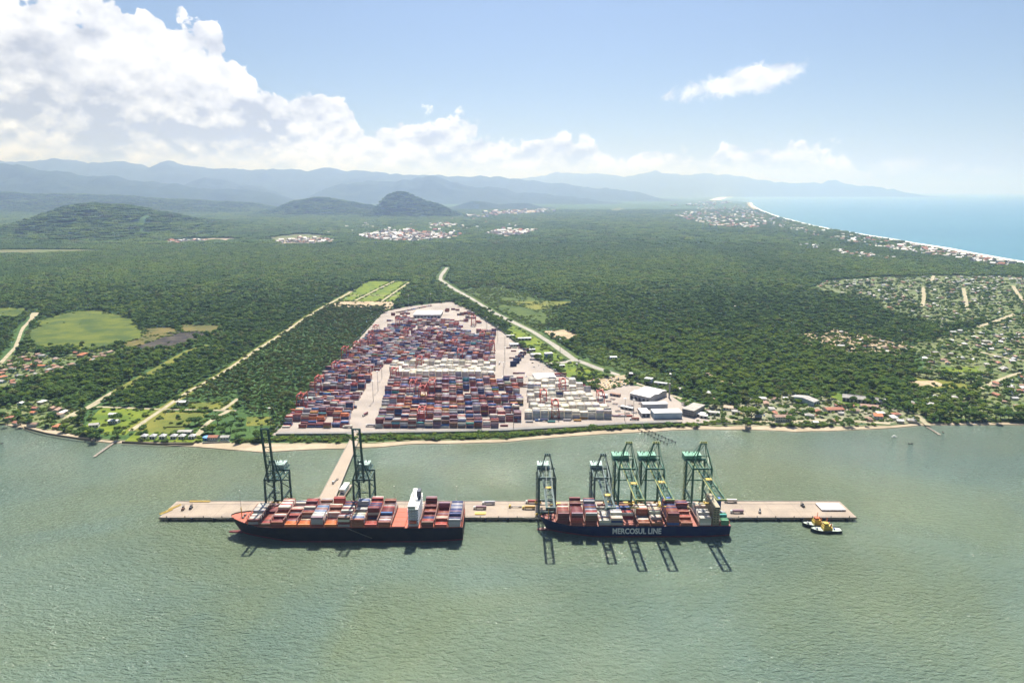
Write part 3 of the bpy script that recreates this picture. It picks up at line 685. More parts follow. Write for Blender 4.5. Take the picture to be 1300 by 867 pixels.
# ================================================================== CONTAINERS (pool, sorted into single things and the mass later)
PAL = dict(maroon=(0.17, 0.038, 0.042), red=(0.34, 0.058, 0.045), rust=(0.26, 0.085, 0.05), orange=(0.60, 0.15, 0.035), blue=(0.035, 0.115, 0.34), navy=(0.028, 0.042, 0.14),
           grey=(0.34, 0.33, 0.36), white=(0.62, 0.57, 0.49), teal=(0.035, 0.22, 0.24), green=(0.06, 0.20, 0.10), ochre=(0.44, 0.27, 0.06), brown=(0.16, 0.075, 0.05), mauve=(0.26, 0.16, 0.20))
MIX = ['maroon'] * 20 + ['red'] * 12 + ['rust'] * 10 + ['brown'] * 9 + ['mauve'] * 10 + ['grey'] * 12 + ['navy'] * 9 + ['blue'] * 7 + ['white'] * 8 + ['orange'] * 4 + ['teal'] * 2 + ['green'] * 2 + ['ochre'] * 2
POOL = []        # dict(x, y, z, L, col, side, top, where)
CL, CW, CH = 12.19, 2.44, 2.75
def stack_block(x, y0, heights, where, z0, mix=MIX, pitch=2.62, colf=None, lens=CL):
    """one bay: rows go away from the water (towards +y), heights is tiers per row"""
    for r_, h in enumerate(heights):
        front = heights[r_ - 1] if r_ else 0
        run = RNG.choice(mix)
        for t in range(h):
            if RNG.random() < 0.6: run = RNG.choice(mix)
            c = colf(r_, t, h) if colf else run
            POOL.append(dict(x=x, y=y0 + r_ * pitch, z=z0 + t * CH, L=lens, col=c or run, side=t >= front, top=t == h - 1, where=where, row=r_, tier=t))

# ================================================================== SHIPS
def ship(name, label, xb, xs, yn, beam, dk, mh, mdeck, boot, name_text=None):
    """hull with its bow at xb (left) and stern at xs; yn is the side facing the open water"""
    L = xs - xb; cy = yn + beam / 2
    root = thing(name, label, "container ship", (xb, cy, 0))
    st = [0, .012, .03, .06, .10, .15, .21, .28, .4, .55, .7, .82, .9, .96, 1.0]
    def wd(s): return beam / 2 * (min(1, (s / 0.17 + 0.0008)) ** 0.55 if s < .17 else 1 - max(0, (s - .93)) ** 1.5 * 3)
    def ww(s): return beam / 2 * max(0.01, (min(1, max(0, s - 0.035) / 0.25) ** 0.75 if s < .285 else 1 - max(0, s - .86) ** 1.2 * 2.2))
    def dz(s): return dk + max(0, (.11 - s)) / .11 * 3.2
    def ring(s, side):
        x0 = L * s; xw = L * max(s, 0.035) if s < .05 else L * s
        mid = (wd(s) * .55 + ww(s) * .45)
        return [(xw, side * ww(s) * .97, -2.5), (xw, side * ww(s), 1.7), (x0 * .55 + xw * .45, side * mid, dz(s) * .55), (x0, side * wd(s), dz(s)), (x0, side * wd(s), dz(s) + (1.1 if s < .14 else .3))]
    hull, bt = MB(), MB()
    for side in (-1, 1):
        rg = [ring(s, side) for s in st]
        for a, b in zip(rg, rg[1:]):
            bt.add([a[0], b[0], b[1], a[1]], [(0, 1, 2, 3)])
            for k in (1, 2, 3): hull.add([a[k], b[k], b[k + 1], a[k + 1]], [(0, 1, 2, 3)])
    a, b = ring(1, -1), ring(1, 1)
    for k in (1, 2, 3): hull.add([a[k], b[k], b[k + 1], a[k + 1]], [(0, 1, 2, 3)])
    bt.add([a[0], b[0], b[1], a[1]], [(0, 1, 2, 3)])
    hull.build("hull", mh, root); bt.build("boot_topping", boot, root)
    bulb = MB(); n = 8
    prev = None
    for k, (px_, rr) in enumerate([(-L * .018, .3), (-L * .014, 2.0), (0, 2.9), (L * .03, 3.0), (L * .07, 2.4)]):
        rng_ = [(px_, rr * math.cos(2 * math.pi * i / n), -0.6 + rr * .8 * math.sin(2 * math.pi * i / n)) for i in range(n)]
        if prev: bulb.add(prev + rng_, [(i, (i + 1) % n, n + (i + 1) % n, n + i) for i in range(n)])
        prev = rng_
    bulb.build("bulbous_bow", boot, root)
    d = MB(); dl = [(L * s, -wd(s) + .05, dz(s) - .02) for s in st]; dr = [(L * s, wd(s) - .05, dz(s) - .02) for s in st]
    d.add(dl + dr, [(i, i + 1, len(st) + i + 1, len(st) + i) for i in range(len(st) - 1)])
    d.build("deck", mdeck, root)
    # forecastle gear
    fz = dz(.05)
    m = MB(); m.beam((L * .045, 0, fz), (L * .045, 0, fz + 11), .7); m.beam((L * .045, -1.6, fz + 7.5), (L * .045, 1.6, fz + 7.5), .4); m.build("foremast", M_YEL if boot is not M_DARK else M_WHITE, root)
    for side in (-1, 1):
        m = MB(); m.cyl((L * .055, side * 3.0 - 1.2, fz + .9), (L * .055, side * 3.0 + 1.2, fz + .9), .9, 8); m.box(L * .055, side * 3.0, fz + .35, 2.4, 3.2, .7); m.build("windlass", M_STEEL, root)
    m = MB(); m.box(L * .085, 0, dz(.085) + 1.6, 1.0, wd(.085) * 1.9, 3.2); m.build("breakwater", mdeck, root)
    for k in range(6):
        s = .02 + k * .012
        for side in (-1, 1):
            m = MB(); m.cyl((L * s, side * (wd(s) - 1.2), dz(s)), (L * s, side * (wd(s) - 1.2), dz(s) + .8), .35, 6); m.build("bollard", M_DARK, root)
    # railings along both sides
    for side in (-1, 1):
        m = MB()
        ss = [.10 + i * .88 / 60 for i in range(61)]
        for a_, b_ in zip(ss, ss[1:]):
            m.beam((L * a_, side * wd(a_), dz(a_) + 1.3), (L * b_, side * wd(b_), dz(b_) + 1.3), .06)
            m.beam((L * a_, side * wd(a_), dz(a_) + .3), (L * a_, side * wd(a_), dz(a_) + 1.3), .06)
        m.build("railing", M_GREYP, root)
    m = MB(); m.beam((L * .985, 0, dk), (L * .985, 0, dk + 7), .35); m.build("flagstaff", M_WHITE, root)
    return root, L, cy, wd
def hatch(root, x0, x1, beam, dk, m_):
    n = 4; w = (beam - 1.6) / n
    for k in range(n):
        m = MB(); m.box((x0 + x1) / 2, -beam / 2 + .8 + w * (k + .5), dk + .7, x1 - x0, w - .35, 1.4); m.build("hatch_cover", m_, root)
def lashing(root, x, beam, dk, h, m_):
    m = MB(); n = 7
    for k in range(n + 1):
        y = -beam / 2 + .8 + k * (beam - 1.6) / n
        m.beam((x, y, dk), (x, y, dk + h), .55)
        if k < n: m.beam((x, y, dk + .3), (x, y + (beam - 1.6) / n, dk + h * .5), .2)
    for zz in (h * .5, h): m.box(x, 0, dk + zz, .9, beam - 1.2, .3)
    m.build("lashing_bridge", M_LASH, root)

M_GREYP = mat("grey_paint", (0.30, 0.30, 0.31), .6)
M_LASH = mat("lashing_steel", (0.17, 0.062, 0.045), .6, col2=(.12, .055, .045), vscale=.3)
M_HULLA = mat("dark_hull", (0.007, 0.008, 0.016), 0.6, spec=0.15, col2=(0.016, 0.014, 0.020), vscale=0.1)
M_HULLB = mat("navy_hull", (0.008, 0.016, 0.075), 0.6, spec=0.15, col2=(0.014, 0.026, 0.080), vscale=0.1)
M_BOOT = mat("boot_red", (0.17, 0.022, 0.025), 0.5, col2=(0.11, 0.02, 0.022), vscale=0.15)
M_DKA = mat("orange_deck", (0.44, 0.085, 0.036), 0.6, col2=(0.34, 0.075, 0.04), vscale=0.15)
M_DKB = mat("oxide_deck", (0.30, 0.080, 0.055), 0.6, col2=(0.23, 0.075, 0.055), vscale=0.15)
YN_A = G(440, 688.2, 0)[1]
BEAM_A, DK_A = (PYF - 2.0) - YN_A, 17.0
XA0, XA1 = G(293, 655, 19)[0], G(587, 668.7, DK_A)[0]
# sight line check keeps the near deck edge at its height
DK_A = zat(670.4, YN_A)
shipA, LA, cyA, wdA = ship("container_ship", "black-hulled container ship with orange deck and white bridge tower", XA0, XA1, YN_A, BEAM_A, DK_A, M_HULLA, M_DKA, M_BOOT)
def xsA(px): return (px - 650) * (YN_A * CP - (DK_A - CAM_H) * SP) / FOC - XA0
W17 = 16
def hs(near, n=W17, jit=1, mx=6):
    out, cur = [], None
    for i in range(n):
        base = near[min(len(near) - 1, int(i * len(near) / n))]
        if i % 3 == 0 or cur is None: cur = max(0, base + (RNG.choice([-1, 0, 0, 0, 1]) if (jit and base > 0 and i > 2) else 0))
        out.append(min(mx, cur))
    return out
LIGHT = ['white'] * 5 + ['grey'] * 5 + ['blue', 'maroon', 'rust', 'mauve']
REDS = ['maroon'] * 5 + ['rust'] * 3 + ['red'] * 3 + ['brown'] * 2 + ['mauve', 'navy', 'white']
BAYS_A = [(312, 328, [2, 3, 3, 3], LIGHT, None), (328.5, 343, [1, 1, 2, 2], REDS, None), (344, 359.5, [2, 2, 3, 3], REDS + ['white', 'teal'], None),
          (360.5, 376.5, [1, 3, 3, 3], REDS + LIGHT, 'orange'), (377.5, 393.5, [1, 3, 4, 4], REDS + ['white'], 'orange'), (394.5, 410.5, [4, 4, 4, 4], LIGHT, None),
          (411.5, 427.5, [1, 3, 3, 4], REDS, 'orange'), (428.5, 444.5, [4, 4, 4, 3], LIGHT + REDS, None), (445.5, 461.5, [3, 3, 4, 4], LIGHT + ['red'], None),
          (462.5, 478.5, [1, 4, 4, 4], REDS + ['navy'], 'red'), (479.5, 495.5, [2, 2, 4, 4], REDS + LIGHT, None), (497, 513.5, [0, 0, 0, 0], REDS, None),
          (534.5, 550.5, [2, 2, 2, 6], REDS, 'maroon'), (552, 567.5, [1, 1, 1, 3], REDS, 'red'), (569, 585, [3, 3, 3, 3], ['grey', 'grey', 'mauve', 'navy'], None)]
nbA = 0
for bi, (p0, p1, near, mix, fc_) in enumerate(BAYS_A):
    x0, x1 = xsA(p0), xsA(p1); bm2 = BEAM_A
    sfrac = (x0 + 4) / LA
    half = wdA(sfrac) - 1.0 if sfrac < .17 else BEAM_A / 2 - 0.25
    nrow = int(2 * half / 2.62)
    hatch(shipA, x0, x1, 2 * half, DK_A, M_DKA)
    lashing(shipA, x0 - 0.45, 2 * half, DK_A, 9.0 if bi not in (11,) else 5.0, M_DKA)
    H = hs(near, nrow)
    cf = (lambda r_, t, h, c=fc_: c if (r_ < 3 and t == 0 and c) else None)
    stack_block(XA0 + (x0 + x1) / 2, cyA - (nrow - 1) * 1.31, H, ("A", bi), DK_A + 1.45, mix, 2.62, cf)
# bridge tower
x0, x1 = xsA(516.5), xsA(532)
m = MB(); hw = BEAM_A / 2 - 1.2
m.box((x0 + x1) / 2, 0, DK_A + 10.5, x1 - x0 - 3, 2 * hw - 6, 21); m.build("superstructure", M_WHITE, shipA)
for k in range(7):
    m = MB(); m.box((x0 + x1) / 2, -1.0, DK_A + 3.0 + k * 2.9, x1 - x0 - 1.6, 2 * hw - 3.0, .28); m.build("deck_ledge", M_WHITE, shipA)
    for sx_ in (-1,):
        for w_ in range(4):
            m = MB(); m.box((x0 + x1) / 2 - 4.2 + w_ * 2.8, -hw + 2.93, DK_A + 4.6 + k * 2.9, 1.3, .12, 1.1); m.build("window", M_GLASS, shipA)
m = MB(); m.box((x0 + x1) / 2 - 1.0, 0, DK_A + 22.6, x1 - x0 - 5, 2 * hw + 1.5, 3.6); m.build("wheelhouse", M_WHITE, shipA)
m = MB(); m.box((x0 + x1) / 2 - 1.0, -hw - .76, DK_A + 23.1, x1 - x0 - 6, .1, 1.3); m.build("window", M_GLASS, shipA)
m = MB(); m.box((x0 + x1) / 2 - (x1 - x0) / 2 + 1.46, 0, DK_A + 23.1, .1, 2 * hw - 1, 1.3); m.build("window", M_GLASS, shipA)
m = MB(); m.box((x0 + x1) / 2 + 3.4, 6, DK_A + 25, 4.0, 8, 10); m.build("funnel", mat("funnel_dark", (0.05, 0.06, 0.09), .5), shipA)
m = MB(); m.beam(((x0 + x1) / 2 - 2, 0, DK_A + 24.4), ((x0 + x1) / 2 - 2, 0, DK_A + 33), .9); m.beam(((x0 + x1) / 2 - 2, -3.5, DK_A + 29.5), ((x0 + x1) / 2 - 2, 3.5, DK_A + 29.5), .5); m.build("radar_mast", M_WHITE, shipA)
for s_ in (-1, 1):
    m = MB(); m.cyl(((x0 + x1) / 2 + 2, s_ * 9, DK_A + 24.4), ((x0 + x1) / 2 + 2, s_ * 9, DK_A + 26.6), 1.1, 8, .5); m.build("radar_dome", M_WHITE, shipA)
    m = MB(); m.cyl(((x0 + x1) / 2 - 3.6, s_ * (hw - .6), DK_A + 6), ((x0 + x1) / 2 + 3.6, s_ * (hw - .6), DK_A + 6), 1.5, 8); m.build("lifeboat", M_ORANGE, shipA)
m = MB(); m.beam((xsA(440), -BEAM_A / 2 - .6, DK_A + .5), (xsA(472), -BEAM_A / 2 - .6, 5), 1.0, .5); m.build("accommodation_ladder", M_STEEL, shipA)
lash_end = xsA(586); lashing(shipA, lash_end, BEAM_A - 2, DK_A, 9.0, M_DKA)

YN_B = G(800, 681.8, 0)[1]
BEAM_B = (PYF - 2.0) - YN_B
DK_B = zat(668.2, YN_B)
XB0, XB1 = G(686, 662, DK_B + 2)[0], G(928.5, 668.2, DK_B)[0]
shipB, LB, cyB, wdB = ship("container_ship", "navy blue container ship with large white lettering along its hull", XB0, XB1, YN_B, BEAM_B, DK_B, M_HULLB, M_DKB, M_BOOT)
def xsB(px): return (px - 650) * (YN_B * CP - (DK_B - CAM_H) * SP) / FOC - XB0
WH = ['white'] * 6 + ['grey', 'rust']
BAYS_B = [(709, 723, [4, 4, 4, 4], REDS, None), (724.5, 741, [5, 5, 6, 6], REDS, None), (742.5, 759, [5, 5, 6, 5], REDS + ['grey'], None), (761.5, 775, [2, 2, 2, 2], WH, 'grey'),
          (776, 790.5, [3, 3, 3, 3], ['blue', 'white', 'grey', 'navy', 'white'], None), (792, 808, [0, 1, 1, 1], ['navy', 'blue', 'white', 'red'], None), (810, 826, [1, 3, 3, 3], WH, 'rust'),
          (827.5, 842, [1, 3, 3, 3], WH, 'rust'), (847, 862.5, [5, 5, 6, 6], ['navy', 'mauve', 'blue', 'maroon', 'rust', 'rust'], None), (864, 880, [1, 4, 5, 4], REDS + ['blue'], 'rust'), (887, 904, [3, 3, 3, 3], ['white'] * 5 + ['grey'], None), (915, 926, [2, 2, 2, 2], ['green', 'grey', 'green', 'teal'], None)]
for bi, (p0, p1, near, mix, fc_) in enumerate(BAYS_B):
    x0, x1 = xsB(p0), xsB(p1); sfrac = (x0 + 3) / LB
    half = wdB(sfrac) - 1.0 if sfrac < .17 else BEAM_B / 2 - .25
    nrow = int(2 * half / 2.62)
    hatch(shipB, x0, x1, 2 * half, DK_B, M_DKB)
    lashing(shipB, x0 - .5, 2 * half, DK_B, 5.5, M_DKB)
    H = hs(near, nrow)
    cf = (lambda r_, t, h, c=fc_: c if (r_ < 3 and t == 0 and c) else None)
    stack_block(XB0 + (x0 + x1) / 2, cyB - (nrow - 1) * 1.31, H, ("B", bi), DK_B + 1.45, mix, 2.62, cf, CL if bi != 11 else 8.0)
M_BEIGE = mat("beige_paint", (0.36, 0.31, 0.20), 0.5, col2=(0.30, 0.26, 0.17), vscale=0.2)
x0, x1 = xsB(905.5), xsB(913.5); hw = BEAM_B / 2 - 1
m = MB(); m.box((x0 + x1) / 2, 0, DK_B + 9.5, x1 - x0, 2 * hw - 3, 19); m.build("superstructure", M_BEIGE, shipB)
for k in range(6):
    m = MB(); m.box((x0 + x1) / 2, 0, DK_B + 2.9 + k * 2.9, x1 - x0 + 1.2, 2 * hw - 1, .28); m.build("deck_ledge", M_BEIGE, shipB)
    for w_ in range(2):
        m = MB(); m.box((x0 + x1) / 2 - 1.6 + w_ * 3.2, -hw + 1.44, DK_B + 4.3 + k * 2.7, 1.2, .12, 1.0); m.build("window", M_GLASS, shipB)
m = MB(); m.box((x0 + x1) / 2, 0, DK_B + 20.6, x1 - x0 - 1, 2 * hw + 1.5, 2.8); m.build("wheelhouse", M_BEIGE, shipB)
m = MB(); m.box((x0 + x1) / 2, -hw - .78, DK_B + 20.9, x1 - x0 - 2, .1, 1.1); m.build("window", M_GLASS, shipB)
m = MB(); m.box((x0 + x1) / 2 + 7.2, 5, DK_B + 11, 4.6, 7, 22); m.build("funnel", mat("funnel_blue", (0.03, 0.09, 0.32), .5), shipB)
m = MB(); m.beam(((x0 + x1) / 2, 0, DK_B + 21.8), ((x0 + x1) / 2, 0, DK_B + 31), .8); m.beam(((x0 + x1) / 2, -3, DK_B + 27), ((x0 + x1) / 2, 3, DK_B + 27), .4); m.build("radar_mast", M_WHITE, shipB)
m = MB(); m.cyl(((x0 + x1) / 2 + 8, -hw + 1, DK_B + 4), ((x0 + x1) / 2 + 14, -hw + 1, DK_B + 4), 1.4, 8); m.build("lifeboat", M_ORANGE, shipB)
# lettering on the hull
cu = bpy.data.curves.new("lettering", 'FONT'); cu.body = "MERCOSUL LINE"; cu.size = 1.0; cu.extrude = 0.012; cu.offset = 0.03; cu.resolution_u = 3
tmp = bpy.data.objects.new("lettering", cu); COL.objects.link(tmp)
bpy.context.view_layer.update()
tme = bpy.data.meshes.new_from_object(tmp.evaluated_get(bpy.context.evaluated_depsgraph_get())); tme.name = "lettering"
bpy.data.objects.remove(tmp)
xs_ = [v.co.x for v in tme.vertices]; tw = max(xs_) - min(xs_)
xa, xz = xsB(777.5), xsB(839.5)
lett = link("lettering", tme, shipB)
tme.materials.clear(); tme.materials.append(M_WHITE)
lett.scale = ((xz - xa) / tw, 8.8, 6.0)
lett.rotation_euler = (math.pi / 2, 0, 0); lett.location = (xa, -BEAM_B / 2 - .06, DK_B - 8.2)
# mooring lines
M_ROPE = mat("mooring_rope", (0.45, 0.42, 0.34), 0.8)
for nm, a, b, lab in (("mooring_line", (XA0 + 4, cyA - 3, DK_A + 3), (XA0 - 38, PYF + 1.4, DK + .8), "pair of bow mooring lines of the black-hulled ship"),
                      ("mooring_line", (XA1 - 1, cyA + 6, DK_A + 1), (XA1 + 30, PYF + 1.4, DK + .8), "stern mooring line of the black-hulled ship"),
                      ("mooring_line", (XB0 + 3, cyB - 2, DK_B + 3), (XB0 - 22, PYF + 1.4, DK + .8), "bow mooring line of the navy ship"),
                      ("mooring_line", (XB1 - 1, cyB + 2, DK_B + 1), (XB1 + 26, PYF + 1.4, DK + .8), "stern mooring line of the navy ship")):
    m = MB(); a, b = Vector(a), Vector(b); pts = [a.lerp(b, k / 6) - Vector((0, 0, 2.2 * (1 - (k / 3 - 1) ** 2))) for k in range(7)]
    for k in range(6): m.beam(pts[k], pts[k + 1], .22)
    tag(m.build(nm, M_ROPE), lab, "rope", "ship mooring lines")

# ================================================================== QUAY CRANES
M_TEAL = mat("dark_green_steel", (0.012, 0.070, 0.062), 0.45, col2=(0.018, 0.055, 0.050), vscale=0.3)
M_SLATE = mat("slate_green_steel", (0.035, 0.085, 0.085), 0.45, col2=(0.055, 0.095, 0.09), vscale=0.3)
M_GREEN = mat("green_steel", (0.012, 0.115, 0.068), 0.45, col2=(0.016, 0.090, 0.056), vscale=0.3)
M_MINT = mat("mint_sheet", (0.15, 0.36, 0.24), 0.5, col2=(0.12, 0.29, 0.20), vscale=0.3)
M_PALE = mat("pale_sheet", (0.34, 0.46, 0.42), 0.5, col2=(0.28, 0.39, 0.35), vscale=0.3)
M_CABLE = mat("dark_cable", (0.03, 0.035, 0.035), 0.6)
M_YSOFT = mat("yellow_walkway", (0.26, 0.25, 0.055), 0.6, col2=(0.12, 0.19, 0.07), vscale=0.4)
def sts(label, x, px_span, ms, mhouse, mwalk, zb, out, zleg, zapex, house_l, up=False, trolley=0.5):
    r_ = thing("quay_crane", label, "crane", (x, PCY, DK), 0, "ship-to-shore cranes on the pier")
    yw, yl = RAILW, RAILB; s = px_span / 2
    def part(nm, fn, mm, parent=r_):
        m = MB(); fn(m); return m.build(nm, mm, parent)
    H = zleg
    for sx in (-1, 1):
        for y in (yw, yl):
            top = (sx * s, y + (1.5 if y == yw else -1.0), H)
            lg = part("leg", lambda m: (m.beam((sx * s, y, 3.2), top, 1.9, 2.2),), ms)
            part("bogie", lambda m: ([m.box(sx * (s + d_), y, 1.9, 3.0, 1.1, 1.2) for d_ in (-2.6, 2.6)], [m.cyl((sx * (s + d_), y - .3, .6), (sx * (s + d_), y + .3, .6), .5, 8) for d_ in (-3.4, -1.8, 1.8, 3.4)], m.box(sx * s, y, 2.9, 7, 1.2, .9)), M_YEL, lg)
        part("portal_beam", lambda m: m.beam((sx * s, yw, 19), (sx * s, yl, 19), 1.3, 1.9), ms)
        part("top_beam", lambda m: m.beam((sx * s, yw + 1.6, H - 2.2), (sx * s, yl - 1.1, H - 2.2), 1.1, 1.6), ms)
        part("diagonal_brace", lambda m: m.beam((sx * s, yl, 20), (sx * s, yw + 1.4, H - 4), .8), ms)
        part("diagonal_brace", lambda m: m.beam((sx * s, yw, 4.5), (sx * s, (yw + yl) / 2, 18.4), .6), ms)
        part("diagonal_brace", lambda m: m.beam((sx * s, yl, 4.5), (sx * s, (yw + yl) / 2, 18.4), .6), ms)
    for y, yy in ((yw, yw + 1.5), (yl, yl - 1.0)):
        part("sill_beam", lambda m: m.beam((-s, y, 4.6), (s, y, 4.6), 1.3, 1.8), ms)
        part("cross_beam", lambda m: m.beam((-s, yy, H - 1.2), (s, yy, H - 1.2), 1.4, 2.0), ms)
    part("cross_beam", lambda m: m.beam((-s, yl, 30), (s, yl, 30), .9, 1.2), ms)
    for sx in (-1, 1):
        part("diagonal_brace", lambda m: m.beam((sx * s, yl, 31), (0, yl - .6, H - 3), .6), ms)
    # girder, boom
    bw = 3.3; yh = yw - 2.5; yback = yl + 17
    for sx in (-1, 1):
        part("girder", lambda m: m.beam((sx * bw, yh, zb), (sx * bw, yback, zb), 1.1, 2.1), ms)
    part("girder_ties", lambda m: [m.beam((-bw, y, zb - .2), (bw, y, zb - .2), .7) for y in (yh + .8, yw + 9, yw + 19, yl + 6, yback - .5)], ms)
    part("walkway", lambda m: [(m.box(sx * (bw + 1.35), (yh + yback) / 2, zb - .2, 1.2, yback - yh, .15), m.box(sx * (bw + 1.95), (yh + yback) / 2, zb + .9, .1, yback - yh, .1)) for sx in (-1, 1)], mwalk)
    ang = R(-83) if up else 0.0
    def bp(d_, x_, h_):                                   # point on the boom, d_ metres out from its hinge
        return (x_, yh - d_ * math.cos(ang) - h_ * math.sin(-ang) * (-1), zb + d_ * math.sin(-ang) + h_ * math.cos(ang))
    boom = part("boom", lambda m: [m.beam(bp(0, sx * bw, 0), bp(out, sx * bw, 0), 1.2, 1.8) for sx in (-1, 1)], ms)
    nt_ = 6
    part("boom_ties", lambda m: ([m.beam(bp(out * k / nt_, -bw, .1), bp(out * k / nt_, bw, .1), .75) for k in range(1, nt_ + 1)],
                                [m.beam(bp(out * k / nt_, -bw, .3), bp(out * (k + .5) / nt_, bw, .3), .28) for k in range(nt_)], [m.beam(bp(out * (k + .5) / nt_, bw, .3), bp(out * (k + 1) / nt_, -bw, .3), .28) for k in range(nt_)]), ms, boom)
    part("walkway", lambda m: [(m.beam(bp(0, sx * (bw + 1.2), -.3), bp(out, sx * (bw + 1.2), -.3), 1.1, .15), m.beam(bp(0, sx * (bw + 1.75), .8), bp(out, sx * (bw + 1.75), .8), .12),
                                [m.beam(bp(out * k / 12, sx * (bw + 1.75), -.3), bp(out * k / 12, sx * (bw + 1.75), .8), .12) for k in range(13)]) for sx in (-1, 1)], mwalk, boom)
    part("boom_tip", lambda m: (m.beam(bp(out - .4, -bw - 1.4, .2), bp(out - .4, bw + 1.4, .2), 1.3, 1.6)), mwalk, boom)
    for sx in (-1, 1):
        part("stay_post", lambda m: m.beam(bp(out * .62, sx * bw, 0), bp(out * .62, sx * bw, 3.2), .6), ms, boom)
    # A-frame and stays
    ya = yw + 2.0
    for sx in (-1, 1):
        part("apex_leg", lambda m: m.beam((sx * s, yw + 1.5, H - .3), (sx * 2.4, ya + 1.5, zapex), 1.1, 1.3), ms)
        part("apex_leg", lambda m: m.beam((sx * (s - 1), yl - 12, H - .8), (sx * 2.4, ya + 2.5, zapex - 2), .7), ms)
        part("backstay", lambda m: m.beam((sx * 2.4, ya + 2, zapex - .5), (sx * bw, yback - 3, zb + 1), .42), ms)
        if not up:
            for fr in (.62, .96):
                part("forestay", lambda m: m.beam((sx * 2.2, ya, zapex - .3), bp(out * fr, sx * bw, 2.6 if fr < .9 else 1.0), .34), ms)
        else:
            part("forestay", lambda m: m.beam((sx * 2.2, ya, zapex - .3), bp(out * .6, sx * bw, 1.4), .34), ms)
    part("apex_beam", lambda m: (m.beam((-3.6, ya + 1, zapex), (3.6, ya + 1, zapex), 1.3, 1.3), m.beam((-s * .55, yw + 1.8, (H + zapex) / 2), (s * .55, yw + 1.8, (H + zapex) / 2), .8)), ms)
    part("apex_platform", lambda m: (m.box(0, ya + 1, zapex + 1.0, 8.4, 3.4, .2), [m.cyl((dx, ya + .2, zapex + 1.6), (dx, ya + 1.8, zapex + 1.6), .9, 8) for dx in (-2.4, 0, 2.4)], [m.beam((dx, ya - .6, zapex + 1), (dx, ya - .6, zapex + 2.3), .12) for dx in (-4, -2, 0, 2, 4)], m.beam((-4.2, ya - .6, zapex + 2.3), (4.2, ya - .6, zapex + 2.3), .12)), mwalk)
    # machinery house with its plant on the roof
    yhs = yl + 5
    hs_ = part("machinery_house", lambda m: m.box(-3.4, yhs, zb + 4.4, house_l, 13, 5.6), mhouse)
    part("roof_edge", lambda m: m.box(-3.4, yhs, zb + 7.3, house_l + .8, 13.6, .25), mhouse, hs_)
    part("base_frame", lambda m: (m.box(-3.4, yhs, zb + 1.25, house_l + 1.2, 14.5, .5)), ms, hs_)
    part("roof_fan", lambda m: [m.cyl((dx, yhs + 3, zb + 7.4), (dx, yhs + 3, zb + 9.4), .55, 8) for dx in (-house_l * .4 - 2, -house_l * .2 - 2, 0)], M_CABLE, hs_)
    part("roof_crane", lambda m: (m.beam((-house_l * .3 - 3, yhs - 3, zb + 7.4), (-house_l * .3 - 3, yhs - 3, zb + 10.4), .4), m.beam((-house_l * .3 - 3, yhs - 3, zb + 10.4), (-house_l * .3 + 2, yhs - 3, zb + 11), .35)), M_CABLE, hs_)
    # stair tower by a landside leg
    def stair(m):
        z = 3; k = 0
        while z < H - 6:
            a, b = (-1.6, 1.6) if k % 2 == 0 else (1.6, -1.6)
            m.beam((-s - 1.7, yl + a, z), (-s - 1.7, yl + b, z + 3.2), .8, .18)
            m.box(-s - 1.7, yl + b, z + 3.2, 1.8, 1.2, .15); z += 3.2; k += 1
        for dy in (-2.1, 2.1): m.beam((-s - 2.5, yl + dy, 3), (-s - 2.5, yl + dy, H - 4), .2)
    part("stairway", stair, mwalk)
    # trolley, cab, ropes, spreader
    yt = yh - out * trolley if not up else yw + 12
    tr = part("trolley", lambda m: (m.box(0, yt, zb + 1.4, 5.6, 5.0, .6), [m.box(sx * bw, yt + dy, zb + 1.25, .8, 1.2, .5) for sx in (-1, 1) for dy in (-2, 2)]), M_YEL if not up else ms)
    part("operator_cab", lambda m: (m.box(1.9, yt + 3.9, zb - 2.8, 2.3, 3.0, 2.6)), M_WHITE, tr)
    part("cab_window", lambda m: (m.box(1.9, yt + 2.36, zb - 2.9, 2.0, .08, 1.8)), M_GLASS, tr)
    zs = 22 if up else 26
    part("hoist_rope", lambda m: [m.beam((dx, yt + dy, zb + 1.1), (dx * 2, yt + dy, zs + 1.2), .12) for dx in (-1.5, 1.5) for dy in (-1, 1)], M_CABLE, tr)
    part("spreader", lambda m: (m.box(0, yt, zs + .9, 4.2, 2.0, .9), m.box(0, yt, zs + .25, 12.1, .9, .45), [m.box(sx * 6, yt, zs + .2, .5, 2.5, .5) for sx in (-1, 1)]), M_YEL if mwalk is M_YSOFT else M_SLATE, tr)
    return r_
XL1, XL2 = G(349.2, 642, DK)[0], G(460.5, 643, DK)[0]
def crane_x(pxl, pxr, py, z): return ((pxl + pxr) / 2 - 650) * ((PCY + RAILW) * CP - (z - CAM_H) * SP) / FOC
GAP = DK
sts("dark green quay crane with raised boom, left of the access bridge", crane_x(337.8, 359.6, 643, 12), 18.5, M_TEAL, M_PALE, M_TEAL, 42, 65, 44, 63, 14, True)
sts("dark green quay crane with raised boom, beside the foot of the access bridge", crane_x(449.6, 470.4, 643, 12), 18.0, M_TEAL, M_PALE, M_TEAL, 42, 65, 44, 63, 13, True)
sts("slate green quay crane with pale house over the bow of the navy ship", crane_x(684.3, 705.2, 0, 30), 18, M_SLATE, M_PALE, M_SLATE, 41.5, 63, 46, 71, 13, False, .25)
sts("slate green quay crane with pale house, between the bow crane and three green ones", crane_x(753.7, 776, 0, 30), 18, M_SLATE, M_PALE, M_SLATE, 41.5, 63, 46, 71, 13, False, .55)
sts("green quay crane with yellow walkways and mint house, left of three alike", crane_x(785.7, 807.4, 0, 30), 20, M_GREEN, M_MINT, M_YSOFT, 53, 69, 57, 85, 19, False, .45)
